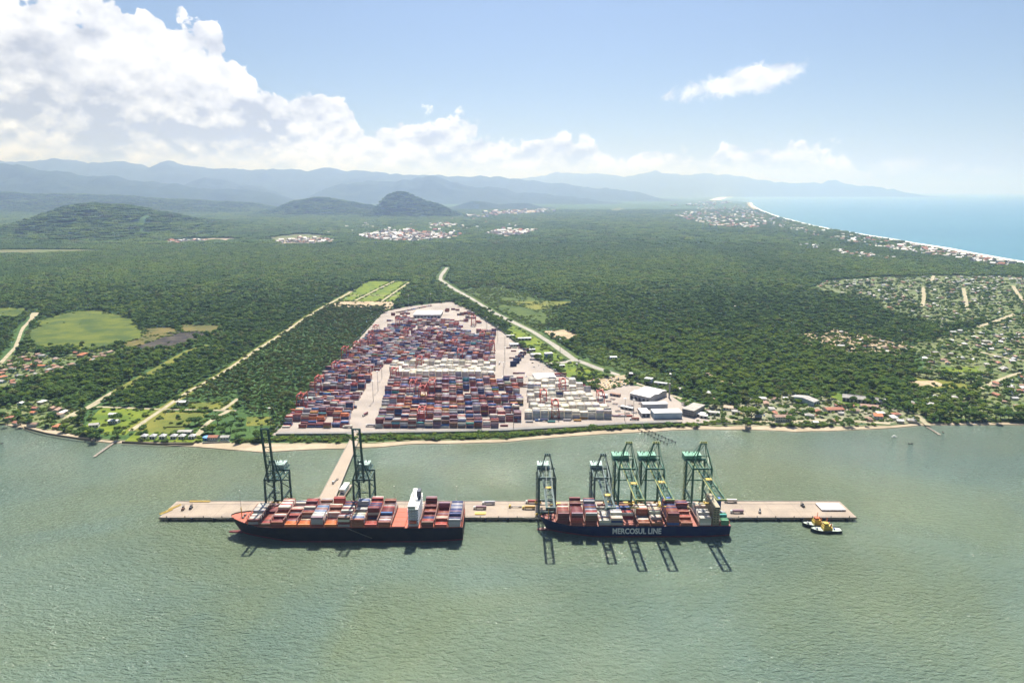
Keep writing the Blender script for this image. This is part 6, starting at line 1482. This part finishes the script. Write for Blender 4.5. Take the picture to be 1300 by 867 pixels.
# far town behind the plain and the seaside town along the coast: reads as one mass
def far_houses(pixpoly, n_, seed, sc=1.0):
    rg = np.random.default_rng(seed); out = []
    lo, hi = np.array(pixpoly).min(0), np.array(pixpoly).max(0); pp = np.array(pixpoly, float); k = 0
    while len(out) < n_ and k < 60:
        q_ = rg.uniform(lo, hi, (n_, 2)); q_ = q_[inpoly(q_[:, 0], q_[:, 1], pp)]; k += 1
        for a, b in q_:
            x, y = G(a, b, LAND_Z); out.append((x, y, float(rg.uniform(.7, 1.6) * sc), float(rg.uniform(0, 3)), int(rg.integers(0, 6)), float(rg.uniform(.5, 1.6))))
    return out[:n_]
def far_town(name, pts, label):
    ms = [M_RWHITE, M_WWHITE, M_RFIB, M_RRED, M_RBRN, M_RGREY]; V_, F_, MI = [], [], []
    mb = MB(); mb.box(0, 0, 2.5, 13, 9, 5); gable(mb, 13, 9, 5, 2.2)
    for x, y, s, rz, k, hh in pts:
        c, n_ = math.cos(rz), math.sin(rz); o = len(V_)
        V_ += [(x + (a * c - b * n_) * s, y + (a * n_ + b * c) * s, LAND_Z + 2.0 + z * s * hh) for a, b, z in mb.v]; F_ += [tuple(i + o for i in f) for f in mb.f]; MI += [(k if j > 5 else (k + 1) % 2) for j in range(len(mb.f))]
    me = bpy.data.meshes.new(name); me.from_pydata(V_, [], F_)
    for m_ in ms: me.materials.append(m_)
    me.polygons.foreach_set('material_index', MI)
    return tag(link(name, me), label, kind='stuff')
far_town("distant_town", far_houses([(450, 303), (480, 295), (520, 294), (560, 296), (588, 301), (560, 306), (500, 308)], 260, 1, 2.0) + far_houses([(540, 290), (560, 284), (585, 284), (575, 289)], 40, 2, 2) + far_houses([(340, 309), (380, 303), (425, 305), (420, 310)], 60, 3, 1.8)
         + far_houses([(615, 299), (640, 294), (682, 292.5), (665, 300)], 70, 4, 2.2) + far_houses([(585, 277), (620, 271), (700, 266), (705, 270), (640, 274), (600, 279)], 70, 5, 3.5) + far_houses([(210, 308), (265, 305), (262, 308), (215, 311)], 26, 6, 1.8)
         + far_houses([(400, 298), (470, 283), (590, 276), (640, 272), (660, 290), (520, 306)], 90, 7, 1.7), "pale roofs of the distant town in front of the cone-shaped hill")
far_town("seaside_town", far_houses([(855, 276), (880, 268), (900, 262), (945, 263), (958, 268), (985, 280), (960, 292), (900, 288)], 620, 11, 1.9) + far_houses([(950, 268), (1000, 283), (1060, 297), (1100, 303), (1180, 316), (1240, 327), (1290, 337), (1275, 340), (1160, 322), (1060, 306), (985, 290)], 420, 12, 1.4)
         + far_houses([(850, 262), (905, 255), (940, 257), (900, 262)], 80, 13, 3.0) + far_houses([(995, 305), (1060, 318), (1150, 330), (1100, 330), (1020, 315)], 60, 14, 1.2), "white houses of the seaside town along the curved coast")

# ---- trees
FOL = [foliage("dark_foliage", ((.064, .128, .036), (.084, .154, .042), (.116, .190, .050), (.030, .070, .020))),
       foliage("mid_foliage", ((.100, .186, .042), (.124, .210, .048), (.168, .250, .058), (.048, .100, .026))),
       foliage("light_foliage", ((.165, .245, .040), (.190, .265, .044), (.220, .285, .052), (.092, .160, .028))),
       foliage("olive_foliage", ((.124, .160, .052), (.142, .170, .058), (.166, .195, .066), (.068, .098, .034)))]
M_BARK = mat("bark", (.12, .095, .07), .9)
def crown_mesh(seed, kind, m_, rad=4.6, zc=6.2, lumps=9, leaves=150):
    """crown of uneven leafy lumps with loose leaf sprays round them"""
    rg = random.Random(seed); m = MB()
    ico = ICO1
    cs = []
    for k in range(lumps):
        t = 2.4 * k + rg.uniform(-.4, .4); r_ = rad * math.sqrt((k + .3) / lumps) * .72
        c = Vector((r_ * math.cos(t), r_ * math.sin(t), zc + (1 - (r_ / rad) ** 2) * rad * .45 * kind + rg.uniform(-.7, .7)))
        s = rad * rg.uniform(.30, .47); cs.append((c, s))
        ph = rg.uniform(0, 50)
        m.add([(c.x + v[0] * s * (1 + .38 * mnoise.noise((v[0] * 1.7 + ph, v[1] * 1.7, v[2] * 1.7))), c.y + v[1] * s * (1 + .38 * mnoise.noise((v[0] * 1.7 + ph, v[1] * 1.7, v[2] * 1.7))),
                c.z + v[2] * s * .64 * (1 + .38 * mnoise.noise((v[0] * 1.7 + ph, v[1] * 1.7, v[2] * 1.7)))) for v in ico[0]], ico[1])
    for k in range(leaves):
        c, s = rg.choice(cs); v = Vector((rg.gauss(0, 1), rg.gauss(0, 1), rg.gauss(.35, 1))).normalized(); p = c + Vector((v.x, v.y, v.z * .8)) * s * rg.uniform(.9, 1.22)
        a = Vector((rg.gauss(0, 1), rg.gauss(0, 1), rg.gauss(0, .6))).normalized() * rg.uniform(.3, .75); b = a.cross(v).normalized() * rg.uniform(.25, .55)
        m.add([p - a, p - b * .8, p + a, p + b], [(0, 1, 2, 3)])
    me = bpy.data.meshes.new("crown"); me.from_pydata(m.v, [], m.f); me.materials.append(m_)
    return me
bm = bmesh.new(); bmesh.ops.create_icosphere(bm, subdivisions=2, radius=1); ICO2 = ([tuple(v.co) for v in bm.verts], [tuple(v.index for v in f.verts) for f in bm.faces]); bm.free()
bm = bmesh.new(); bmesh.ops.create_icosphere(bm, subdivisions=1, radius=1); ICO1 = ([tuple(v.co) for v in bm.verts], [tuple(v.index for v in f.verts) for f in bm.faces]); bm.free()
ICO1 = ICO2 if False else ICO1
def trunk_mesh(seed, zc=6.2):
    rg = random.Random(seed); m = MB(); m.cyl((0, 0, -.3), (.15, .1, zc * .62), .34, 7, .2)
    for k in range(4):
        t = k * 1.57 + rg.uniform(-.4, .4); m.cyl((.1, .05, zc * .5), (2.1 * math.cos(t), 2.1 * math.sin(t), zc * rg.uniform(.85, 1.1)), .16, 5, .06)
    return m.mesh("trunk", M_BARK)
SHAPES = [("spreading", .55, 4.9, 5.6), ("rounded", 1.0, 4.3, 5.8), ("tall", 1.7, 3.6, 7.0)]
CROWN = {(t, s): crown_mesh(10 + t * 5 + s, SHAPES[s][1], FOL[t], SHAPES[s][2], SHAPES[s][3]) for t in range(4) for s in range(3)}
TRUNK = [trunk_mesh(s, SHAPES[s][3]) for s in range(3)]

def free_mask(x, y, margin=4.0, clear=True):
    ok = np.ones(len(x), bool)
    if clear:
        for c in CLEAR: ok &= ~inpoly(x, y, c)
    for ln_, w in ROADS:
        b0, b1 = ln_.min(0) - w - 20, ln_.max(0) + w + 20
        near = (x > b0[0]) & (x < b1[0]) & (y > b0[1]) & (y < b1[1])
        if near.any():
            d_ = dist_line(x[near], y[near], ln_); t_ = ok[near]; t_ &= d_ > w + margin; ok[near] = t_
    return ok
def shore_ok(x, y):
    f = y * CP - (LAND_Z - CAM_H) * SP; px = 650 + FOC * x / f; py = 433.5 - FOC * (y * SP + (LAND_Z - CAM_H) * CP) / f
    ys_ = np.interp(px, [s[0] for s in SHORE], [s[1] for s in SHORE]) - np.interp(px, [s[0] for s in BANKW], [s[1] for s in BANKW])
    yc = np.interp(px, [c[0] for c in COAST], [c[1] for c in COAST]); yc = np.where(px < 905, 0, yc)
    return px, py, (py < ys_ - .6) & (py > yc + .8 + (py > 300) * 1.0)
OPEN_T = [np.array(GL(p_)) for p_ in ([(1155, 440), (1200, 425), (1300, 400), (1500, 400), (1500, 530), (1250, 530), (1245, 480), (1160, 476)], [(1040, 357), (1110, 352), (1210, 350), (1330, 352), (1500, 380), (1500, 400), (1300, 400), (1190, 415), (1120, 395), (1100, 378), (1035, 372)],
          [(-60, 505), (-20, 470), (18, 452), (40, 450), (78, 455), (100, 448), (152, 447), (160, 451), (120, 461), (88, 470), (42, 482), (15, 496)], [(885, 545), (890, 520), (1000, 514), (1060, 508), (1170, 528), (1175, 545)], [(-100, 540), (-20, 522), (40, 508), (85, 513), (104, 530), (104, 555)],
          [(1010, 425), (1060, 418), (1160, 440), (1150, 452), (1070, 446)], [(115, 516), (310, 520), (345, 548), (340, 566), (150, 562), (104, 548)], [(735, 440), (760, 438), (800, 452), (850, 478), (880, 500), (840, 495), (760, 462)], [(340, 566), (344, 553), (640, 549), (870, 538), (905, 540), (905, 550), (640, 560), (400, 566)])]
OPEN_D = [.22, .30, .10, .16, .30, .35, .12, .30, 0.0]
hp = np.array([(h_[0], h_[1]) for h_ in house_pts] + [tuple(t) for t in TAKEN])
HG = {}
for x, y in hp: HG.setdefault((int(x // 20), int(y // 20)), []).append((x, y))
def off_houses(x, y, d=9.0):
    ok = np.ones(len(x), bool)
    for i in range(len(x)):
        a, b = int(x[i] // 20), int(y[i] // 20)
        for u in (a - 1, a, a + 1):
            for v in (b - 1, b, b + 1):
                for q_ in HG.get((u, v), ()):
                    if (q_[0] - x[i]) ** 2 + (q_[1] - y[i]) ** 2 < d * d: ok[i] = False
    return ok
def grid_pts(y0, y1, step, wid=.80, jitter=.45, seed=0):
    rg = np.random.default_rng(seed); out = []
    for y in np.arange(y0, y1, step * .87):
        f = y * CP + CAM_H * SP; w = wid * f
        xs_ = np.arange(-w, w, step) + rg.uniform(0, step); out.append(np.stack([xs_, np.full(len(xs_), y)], 1))
    p = np.concatenate(out); return p + rg.uniform(-jitter * step, jitter * step, p.shape)
def thin(p, rg):
    keep = np.ones(len(p), bool)
    for poly, d_ in zip(OPEN_T, OPEN_D):
        ins = inpoly(p[:, 0], p[:, 1], poly)
        keep &= ~(ins & (rg.uniform(0, 1, len(p)) > d_))
    return keep
rg = np.random.default_rng(5)
p1 = grid_pts(935, 2750, 8.6, jitter=.5, seed=1); p1 = p1[rg.uniform(0, 1, len(p1)) > (p1[:, 1] - 1850) / 900]
px, py, ok = shore_ok(p1[:, 0], p1[:, 1]); ok &= free_mask(p1[:, 0], p1[:, 1], 5.5); p1, px = p1[ok], px[ok]
p1 = p1[thin(p1, rg)]; p1 = p1[off_houses(p1[:, 0], p1[:, 1])]
PLANT_L = np.array(GL([(345, 548), (300, 522), (255, 522), (222, 509), (412, 389), (497, 393)])); PLANT_R = np.array(GL([(565, 355), (640, 362), (720, 385), (700, 408), (740, 440), (676, 421), (600, 380)])); PLANT_U = np.array(GL([(222, 509), (412, 389), (400, 385), (330, 400), (200, 490)]))
def tree_kind(p, rg):
    n_ = len(p); big = np.array([mnoise.fractal((x * .0016, y * .0008, 3.3), .9, 2.1, 4) for x, y in p]); r_ = rg.uniform(0, 1, n_)
    tone = np.where(r_ < .34 - big * .7, 0, np.where(r_ < .84 - big * .5, 1, 2)); tone = np.where(rg.uniform(0, 1, n_) < .08, 3, tone)
    pl = inpoly(p[:, 0], p[:, 1], PLANT_L); tone = np.where(pl, np.where(rg.uniform(0, 1, n_) < .6, 3, 0), tone)
    pr = inpoly(p[:, 0], p[:, 1], PLANT_R); tone = np.where(pr, np.where(rg.uniform(0, 1, n_) < .5, 1, 3), tone)
    shp = rg.integers(0, 3, n_); shp = np.where(pl | pr, 2, shp)
    sc = np.clip(rg.lognormal(.06, .30, n_), .5, 2.1); sc = np.where(pl | pr, sc * .86, sc)
    return tone, shp, sc
tone, shp, sc = tree_kind(p1, rg)
# hand-placed single trees
HAND = [(146, 537, 0, 1, 1.6), (151, 534.5, 0, 0, 1.5), (248, 540, 0, 0, 1.6), (240, 540, 0, 1, 1.2), (253, 538, 1, 1, 1.4), (226, 531, 0, 1, .7), (121.5, 560, 0, 0, 1.5), (149, 558, 0, 1, 1.5), (118, 558.5, 1, 1, 1.1), (146, 520, 0, 1, .9),
        (270, 549, 2, 0, 1.6), (281, 552, 1, 1, 1.5), (293, 548, 0, 1, 1.6), (300, 556, 0, 1, 1.5), (276, 538, 0, 0, 1.7), (298, 533, 0, 1, 1.4), (307, 539, 1, 1, 1.3), (944, 531.5, 2, 0, 2.3), (954, 530.5, 2, 0, 2.2), (963, 531, 1, 0, 1.5), (946, 543, 0, 1, 1.6), (948, 540.5, 0, 1, 1.5),
        (802, 488.5, 3, 1, 1.2), (980, 540, 0, 1, 1.3), (1078, 540.5, 1, 1, 1.4), (1072, 541, 0, 1, 1.2), (1041, 528, 3, 1, 1.0), (1237, 534, 0, 1, 1.6), (1247, 535, 0, 0, 1.4), (1288, 534, 0, 1, 1.6), (1296, 533, 1, 1, 1.6), (1186, 535, 1, 1, 1.4), (1192, 534, 1, 0, 1.3), (1208, 533, 2, 0, 1.2), (1163, 536, 3, 1, 1.1),
        (733, 466, 0, 1, 1.0), (738, 470, 0, 1, .9), (735, 472, 3, 0, 1.0), (735, 459, 1, 1, .9), (722, 467, 1, 1, .6), (105, 542, 0, 1, 1.0), (98, 540, 1, 1, 1.0), (92, 537, 0, 1, 1.1), (66, 532, 0, 1, 1.3), (57, 541, 2, 0, 1.0), (10, 540, 0, 1, 1.3), (27, 541, 3, 0, 1.2), (39, 540, 0, 1, 1.2), (4, 533, 0, 1, 1.5), (150, 507, 0, 1, 1.5), (140, 512, 0, 0, 1.7), (187, 507, 0, 1, 1.4)]
hpx = np.array([G(a, b, LAND_Z) for a, b, *_ in HAND])
allp = np.concatenate([hpx, p1]); tone = np.concatenate([[h_[2] for h_ in HAND], tone]); shp = np.concatenate([[h_[3] for h_ in HAND], shp]); sc = np.concatenate([[h_[4] for h_ in HAND], sc]); rot = rg.uniform(0, 6.28, len(allp))
fdep = allp[:, 1] * CP + CAM_H * SP; apx = 650 + FOC * allp[:, 0] / fdep
hiddenby = inpoly(allp[:, 0], allp[:, 1], np.array(YARD))
score = sc / fdep * ((apx > -3) & (apx < 1303)); score[:len(HAND)] += 1
order = np.argsort(-score); pick, others = order[:300], order[300:]
AREAS = [(-50, 62, "on the left bank by the houses"), (62, 112, "above the sandy left bank"), (112, 178, "around the bright left lawn"), (178, 258, "around the paddock behind the cottages"), (258, 345, "by the beach houses near the yard corner"), (345, 700, "beside the container yard"), (700, 790, "near the green triangle"),
         (790, 905, "near the grey warehouses"), (905, 975, "by the sandy point right of the warehouses"), (975, 1062, "around the waterfront hotel"), (1062, 1150, "by the long shed"), (1150, 1215, "behind the right jetty"), (1215, 1350, "on the shore at the right edge")]
TN = ["dark green", "mid green", "light green", "olive green"]
bk = {}
for i in pick:
    ar = next((a[2] for a in AREAS if a[0] <= apx[i] < a[1]), "on the shore")
    size = "small" if sc[i] < .95 else "medium" if sc[i] < 1.3 else "big"
    bk.setdefault((ar, int(tone[i]), int(shp[i]), size), []).append(i)
for (ar, t, s, size), lst in bk.items():
    lst.sort(key=lambda i: apx[i])
    for k, i in enumerate(lst):
        pos = "" if len(lst) == 1 else f", {ordn(k)} from left"
        r_ = thing("tree", f"{size} {TN[t]} {SHAPES[s][0]} tree {ar}{pos}", "tree", (allp[i, 0], allp[i, 1], LAND_Z), rot[i], "trees along the shore"); r_.scale = (sc[i],) * 3
        link("crown", CROWN[(t, s)], r_); link("trunk", TRUNK[s], r_)

def instancer(name, pos, scl, rot, idx, variants, label):
    """one vegetation mass: a point cloud that carries copies of a few tree shapes"""
    col = bpy.data.collections.new(name + "_shapes")
    for k, me in enumerate(variants):
        o = bpy.data.objects.new(f"shape_{k:02d}", me); col.objects.link(o)
    me = bpy.data.meshes.new(name); n_ = len(pos); me.vertices.add(n_); me.vertices.foreach_set('co', pos.astype(np.float32).reshape(-1))
    for nm, tp, ar in (('scl', 'FLOAT_VECTOR', scl), ('rotz', 'FLOAT', rot), ('pick', 'INT', idx)):
        a = me.attributes.new(nm, tp, 'POINT')
        a.data.foreach_set('vector' if tp == 'FLOAT_VECTOR' else 'value', (ar.astype(np.int32) if tp == 'INT' else ar.astype(np.float32)).reshape(-1))
    o = link(name, me)
    ng = bpy.data.node_groups.new(name, 'GeometryNodeTree')
    ng.interface.new_socket("Geometry", in_out='INPUT', socket_type='NodeSocketGeometry'); ng.interface.new_socket("Geometry", in_out='OUTPUT', socket_type='NodeSocketGeometry')
    N, Lk = ng.nodes, ng.links
    gi, go = N.new('NodeGroupInput'), N.new('NodeGroupOutput'); ip = N.new('GeometryNodeInstanceOnPoints'); ci = N.new('GeometryNodeCollectionInfo')
    ci.inputs['Collection'].default_value = col; ci.inputs['Separate Children'].default_value = True; ci.inputs['Reset Children'].default_value = True
    def at(nm, tp):
        a = N.new('GeometryNodeInputNamedAttribute'); a.data_type = tp; a.inputs[0].default_value = nm; return a.outputs[0]
    cb = N.new('ShaderNodeCombineXYZ'); Lk.new(at('rotz', 'FLOAT'), cb.inputs[2])
    Lk.new(gi.outputs[0], ip.inputs['Points']); Lk.new(ci.outputs[0], ip.inputs['Instance']); ip.inputs['Pick Instance'].default_value = True
    Lk.new(at('pick', 'INT'), ip.inputs['Instance Index']); Lk.new(cb.outputs[0], ip.inputs['Rotation']); Lk.new(at('scl', 'FLOAT_VECTOR'), ip.inputs['Scale'])
    Lk.new(ip.outputs[0], go.inputs[0])
    md = o.modifiers.new("scatter", 'NODES'); md.node_group = ng
    return tag(o, label, kind='stuff')
VAR = [CROWN[(t, s)] for t in range(4) for s in range(3)]
pos = np.stack([allp[others, 0], allp[others, 1], np.full(len(others), LAND_Z)], 1)
s3 = np.repeat(sc[others][:, None], 3, 1)
instancer("forest", pos, s3, rot[others], tone[others] * 3 + shp[others], VAR, "dense green forest of single crowns behind the shore")
# middle distance: clumps of crowns
def clump_mesh(seed, m_, n_, R_, zc, r0):
    rg_ = random.Random(seed); m = MB(); g = int(math.sqrt(n_)); 
    for k in range(n_):
        t = 2.4 * k; q_ = R_ * math.sqrt((k + .4) / n_); s = r0 * rg_.uniform(.7, 1.25); ph = rg_.uniform(0, 90)
        c = (q_ * math.cos(t) + rg_.uniform(-1, 1) * r0 * .3, q_ * math.sin(t) + rg_.uniform(-1, 1) * r0 * .3, zc * rg_.uniform(.75, 1.2))
        m.add([(c[0] + v[0] * s * (1 + .45 * mnoise.noise((v[0] * 1.6 + ph, v[1] * 1.6, v[2] * 1.6))), c[1] + v[1] * s * (1 + .45 * mnoise.noise((v[0] * 1.6 + ph, v[1] * 1.6, v[2] * 1.6))), c[2] + v[2] * s * .62 * (1 + .45 * mnoise.noise((v[0] * 1.6 + ph, v[1] * 1.6, v[2] * 1.6)))) for v in ICO1[0]], ICO1[1])
    me = bpy.data.meshes.new("clump"); me.from_pydata(m.v, [], m.f); me.materials.append(m_); return me
C1 = [clump_mesh(50 + 4 * t + k, FOL[t], 8, 13, 6.0, 4.4) for t in range(4) for k in range(2)]
p2 = grid_pts(1850, 4700, 20, seed=2); p2 = p2[rg.uniform(0, 1, len(p2)) < (p2[:, 1] - 1850) / 900]; _, _, ok = shore_ok(p2[:, 0], p2[:, 1]); ok &= free_mask(p2[:, 0], p2[:, 1], 13); p2 = p2[ok]; p2 = p2[thin(p2, rg)]
t2, _, s2 = tree_kind(p2, rg); s2 = np.clip(s2, .7, 1.3)
dens2 = inpoly(p2[:, 0], p2[:, 1], OPEN_T[1]); s2 = np.where(dens2, s2 * .6, s2)
instancer("forest", np.stack([p2[:, 0], p2[:, 1], np.full(len(p2), LAND_Z)], 1), np.repeat(s2[:, None], 3, 1), rg.uniform(0, 6.28, len(p2)), t2 * 2 + rg.integers(0, 2, len(p2)), C1, "hazy continuous forest canopy of the middle plain")
C2 = [clump_mesh(80 + 4 * t + k, FOL[t], 22, 33, 8.0, 7.8) for t in range(4) for k in range(2)]
p3 = grid_pts(4700, 13500, 50, jitter=.95, seed=3); _, _, ok = shore_ok(p3[:, 0], p3[:, 1]); ok &= free_mask(p3[:, 0], p3[:, 1], 20); p3 = p3[ok]
def hill_z(p):
    from mathutils.kdtree import KDTree
    z = np.full(len(p), LAND_Z)
    for vs, D, W in HILLS:
        if D > 14000: continue
        flat = vs.reshape(-1, 3); kd = KDTree(len(flat))
        for i, v in enumerate(flat): kd.insert((v[0], v[1], 0), i)
        kd.balance(); lo, hi = flat.min(0), flat.max(0)
        for i in range(len(p)):
            if lo[0] < p[i, 0] < hi[0] and lo[1] < p[i, 1] < hi[1]:
                nn = kd.find_n((p[i, 0], p[i, 1], 0), 4)
                if nn[0][2] < W * .12:
                    w_ = [1 / (q_[2] + 1) for q_ in nn]; z[i] = max(z[i], sum(flat[q_[1]][2] * w for q_, w in zip(nn, w_)) / sum(w_))
    return z
z3 = hill_z(p3)
t3, _, s3_ = tree_kind(p3, rg)
instancer("forest", np.stack([p3[:, 0], p3[:, 1], z3], 1), np.repeat(np.clip(s3_, .7, 1.3)[:, None], 3, 1), rg.uniform(0, 6.28, len(p3)), t3 * 2 + rg.integers(0, 2, len(p3)), C2, "far bluish forest canopy on the plain and the hills")

# ---- shrubs: strip before the yard, gardens and verges
SH = [crown_mesh(200 + t, .35, FOL[t], 3.2, 1.3, 7, 90) for t in (0, 1, 2, 3)]
def along(pix, n_, spread, seed):
    rg_ = np.random.default_rng(seed); ln_ = np.array(densify(GL(pix), 4)); i = rg_.integers(0, len(ln_), n_); return ln_[i] + rg_.normal(0, spread, (n_, 2))
STRIP = [([(352, 557), (440, 557.5)], 17, "left of the access bridge"), ([(462, 556.5), (560, 554.5), (640, 552.5)], 34, "before the middle block"), ([(640, 552), (720, 547), (800, 542)], 30, "before the white stacks"), ([(800, 542), (860, 540.5), (893, 539.5)], 18, "before the blue-fronted warehouse"), ([(303, 560), (345, 559)], 8, "by the yard's left corner"), ([(990, 541), (1045, 541)], 14, "on the shore by the hotel"), ([(1195, 536), (1230, 535)], 8, "right of the small jetty")]
for j, (pix, n_, where) in enumerate(STRIP):
    q_ = along(pix, n_, 3.0, 40 + j); rg_ = np.random.default_rng(60 + j); kk = rg_.integers(0, 4, n_); sz = np.clip(rg_.lognormal(.15, .35, n_), .6, 2.2); by = {}
    for i in range(n_): by.setdefault((kk[i], sz[i] > 1.2), []).append(i)
    for (k, bg_), lst in by.items():
        lst.sort(key=lambda i: q_[i, 0])
        for n2, i in enumerate(lst):
            o = link("shrub", SH[k], None, (q_[i, 0], q_[i, 1], LAND_Z), rg_.uniform(0, 6)); o.scale = (sz[i] * 1.25, sz[i], sz[i] * .85)
            tag(o, f"{'large' if bg_ else 'low'} {TN[k]} shrub {where}, {ordn(n2)} of its kind from left", "shrub", "shrubs along the shore strip")
us = []
for pix, n_, sp in (([(350, 558), (440, 558.5)], 260, 4.5), ([(460, 557.5), (560, 555.5), (640, 553.5)], 420, 4.5), ([(640, 553), (720, 548), (800, 543)], 360, 3.8), ([(800, 543), (895, 540)], 200, 3.5), ([(300, 561), (348, 559)], 90, 4), ([(975, 541.5), (1060, 541.5)], 200, 4), ([(1185, 537), (1300, 535)], 240, 4), ([(2, 536), (60, 545), (110, 552)], 140, 6),
                    ([(596, 393), (640, 421), (672, 444)], 120, 6), ([(350, 545), (420, 468), (488, 394)], 330, 5), ([(735, 440), (800, 455), (880, 500)], 260, 14), ([(690, 437), (740, 470), (790, 492)], 130, 12), ([(150, 560), (250, 562)], 40, 2), ([(900, 536), (975, 538)], 60, 4)):
    us.append(along(pix, n_, sp, len(us) + 90))
fl_ = []
for poly, d_, n_ in zip(OPEN_T, OPEN_D, (800, 600, 350, 300, 260, 260, 60, 200, 0)):
    lo, hi = poly.min(0), poly.max(0); r2 = rg.uniform(lo, hi, (n_ * 3, 2)); r2 = r2[inpoly(r2[:, 0], r2[:, 1], poly)][:n_]
    if len(r2): fl_.append(r2[off_houses(r2[:, 0], r2[:, 1], 6.5)])
for c in CLEAR:
    if c[:, 1].max() > 3600 or len(c) < 14: continue
    per = sum(math.hypot(*(c[i] - c[i - 1])) for i in range(len(c))); k = int(per / 8); j_ = rg.integers(0, len(c), k); f_ = rg.uniform(0, 1, (k, 1))
    us.append(c[j_] * f_ + c[j_ - 1] * (1 - f_) + rg.normal(0, 5, (k, 2)))
    lo, hi = c.min(0), c.max(0); k = int((hi[0] - lo[0]) * (hi[1] - lo[1]) / 3600); r2 = rg.uniform(lo, hi, (k, 2)); r2 = r2[inpoly(r2[:, 0], r2[:, 1], c)]
    fl_.append(r2[[mnoise.noise((x * .02, y * .02, 4)) > .12 for x, y in r2]] if len(r2) else r2)
for pix, sp in (([(581, 368), (638, 362), (677, 376), (704, 392.6), (704.6, 406.5), (682.5, 420), (643.7, 401), (600, 381)], 70), ([(735, 440), (760, 438), (800, 452), (850, 478), (880, 500), (840, 495), (800, 476), (760, 462)], 120), ([(641, 421), (655, 411), (672, 420), (700, 438), (722, 455), (700, 462), (680, 455)], 500)):
    c = np.array(GL(pix)); lo, hi = c.min(0), c.max(0); k = int((hi[0] - lo[0]) * (hi[1] - lo[1]) / sp); r2 = rg.uniform(lo, hi, (k, 2)); r2 = r2[inpoly(r2[:, 0], r2[:, 1], c)]
    fl_.append(r2[[mnoise.fractal((x * .008, y * .006, 2), .9, 2.1, 3) > -.25 for x, y in r2]])
for ln_, w in ROADS:
    if ln_[:, 1].max() > 3300: ln_ = ln_[ln_[:, 1] < 2600]
    if len(ln_) < 3: continue
    k = len(ln_) * 7; i_ = rg.integers(1, len(ln_), k); f_ = rg.uniform(0, 1, (k, 1)); d_ = ln_[i_] - ln_[i_ - 1]; nn = np.stack([-d_[:, 1], d_[:, 0]], 1) / (np.hypot(d_[:, 0], d_[:, 1])[:, None] + 1e-6)
    us.append(ln_[i_] * f_ + ln_[i_ - 1] * (1 - f_) + nn * (rg.choice([-1, 1], (k, 1)) * (w + rg.uniform(2.5, 9, (k, 1)))))
n_free = sum(len(u) for u in us[:14])
us = np.concatenate(us + fl_)
_, _, ok = shore_ok(us[:, 0], us[:, 1]); ok &= free_mask(us[:, 0], us[:, 1], 1.0, False) & ~inpoly(us[:, 0], us[:, 1], np.array(YARD)); us = us[ok]
ss = np.clip(rg.lognormal(-.1, .35, len(us)), .4, 1.8)
instancer("undergrowth", np.stack([us[:, 0], us[:, 1], np.full(len(us), LAND_Z)], 1), np.stack([ss * 1.2, ss, ss * .8], 1), rg.uniform(0, 6.28, len(us)), rg.choice([0, 1, 2, 2, 3], len(us)), SH, "low bushes and undergrowth along the shore strip and in gardens")

# ================================================================== HAZE
hm = MB(); hm.box(0, 62000, 955, 260000, 190000, 1916)
mh = bpy.data.materials.new("haze_air"); mh.use_nodes = True; nt = mh.node_tree; nt.nodes.clear()
out = nt.nodes.new('ShaderNodeOutputMaterial'); pv = nt.nodes.new('ShaderNodeVolumePrincipled')
pv.inputs['Color'].default_value = (0.43, 0.585, 1.0, 1); pv.inputs['Absorption Color'].default_value = (1, 1, 1, 1)
pv.inputs['Density'].default_value = 6.2e-5; pv.inputs['Anisotropy'].default_value = 0.72
nt.links.new(pv.outputs[0], out.inputs['Volume'])
hz = hm.build("haze", mh); tag(hz, "thin blue-white haze over the whole coast", kind='stuff')
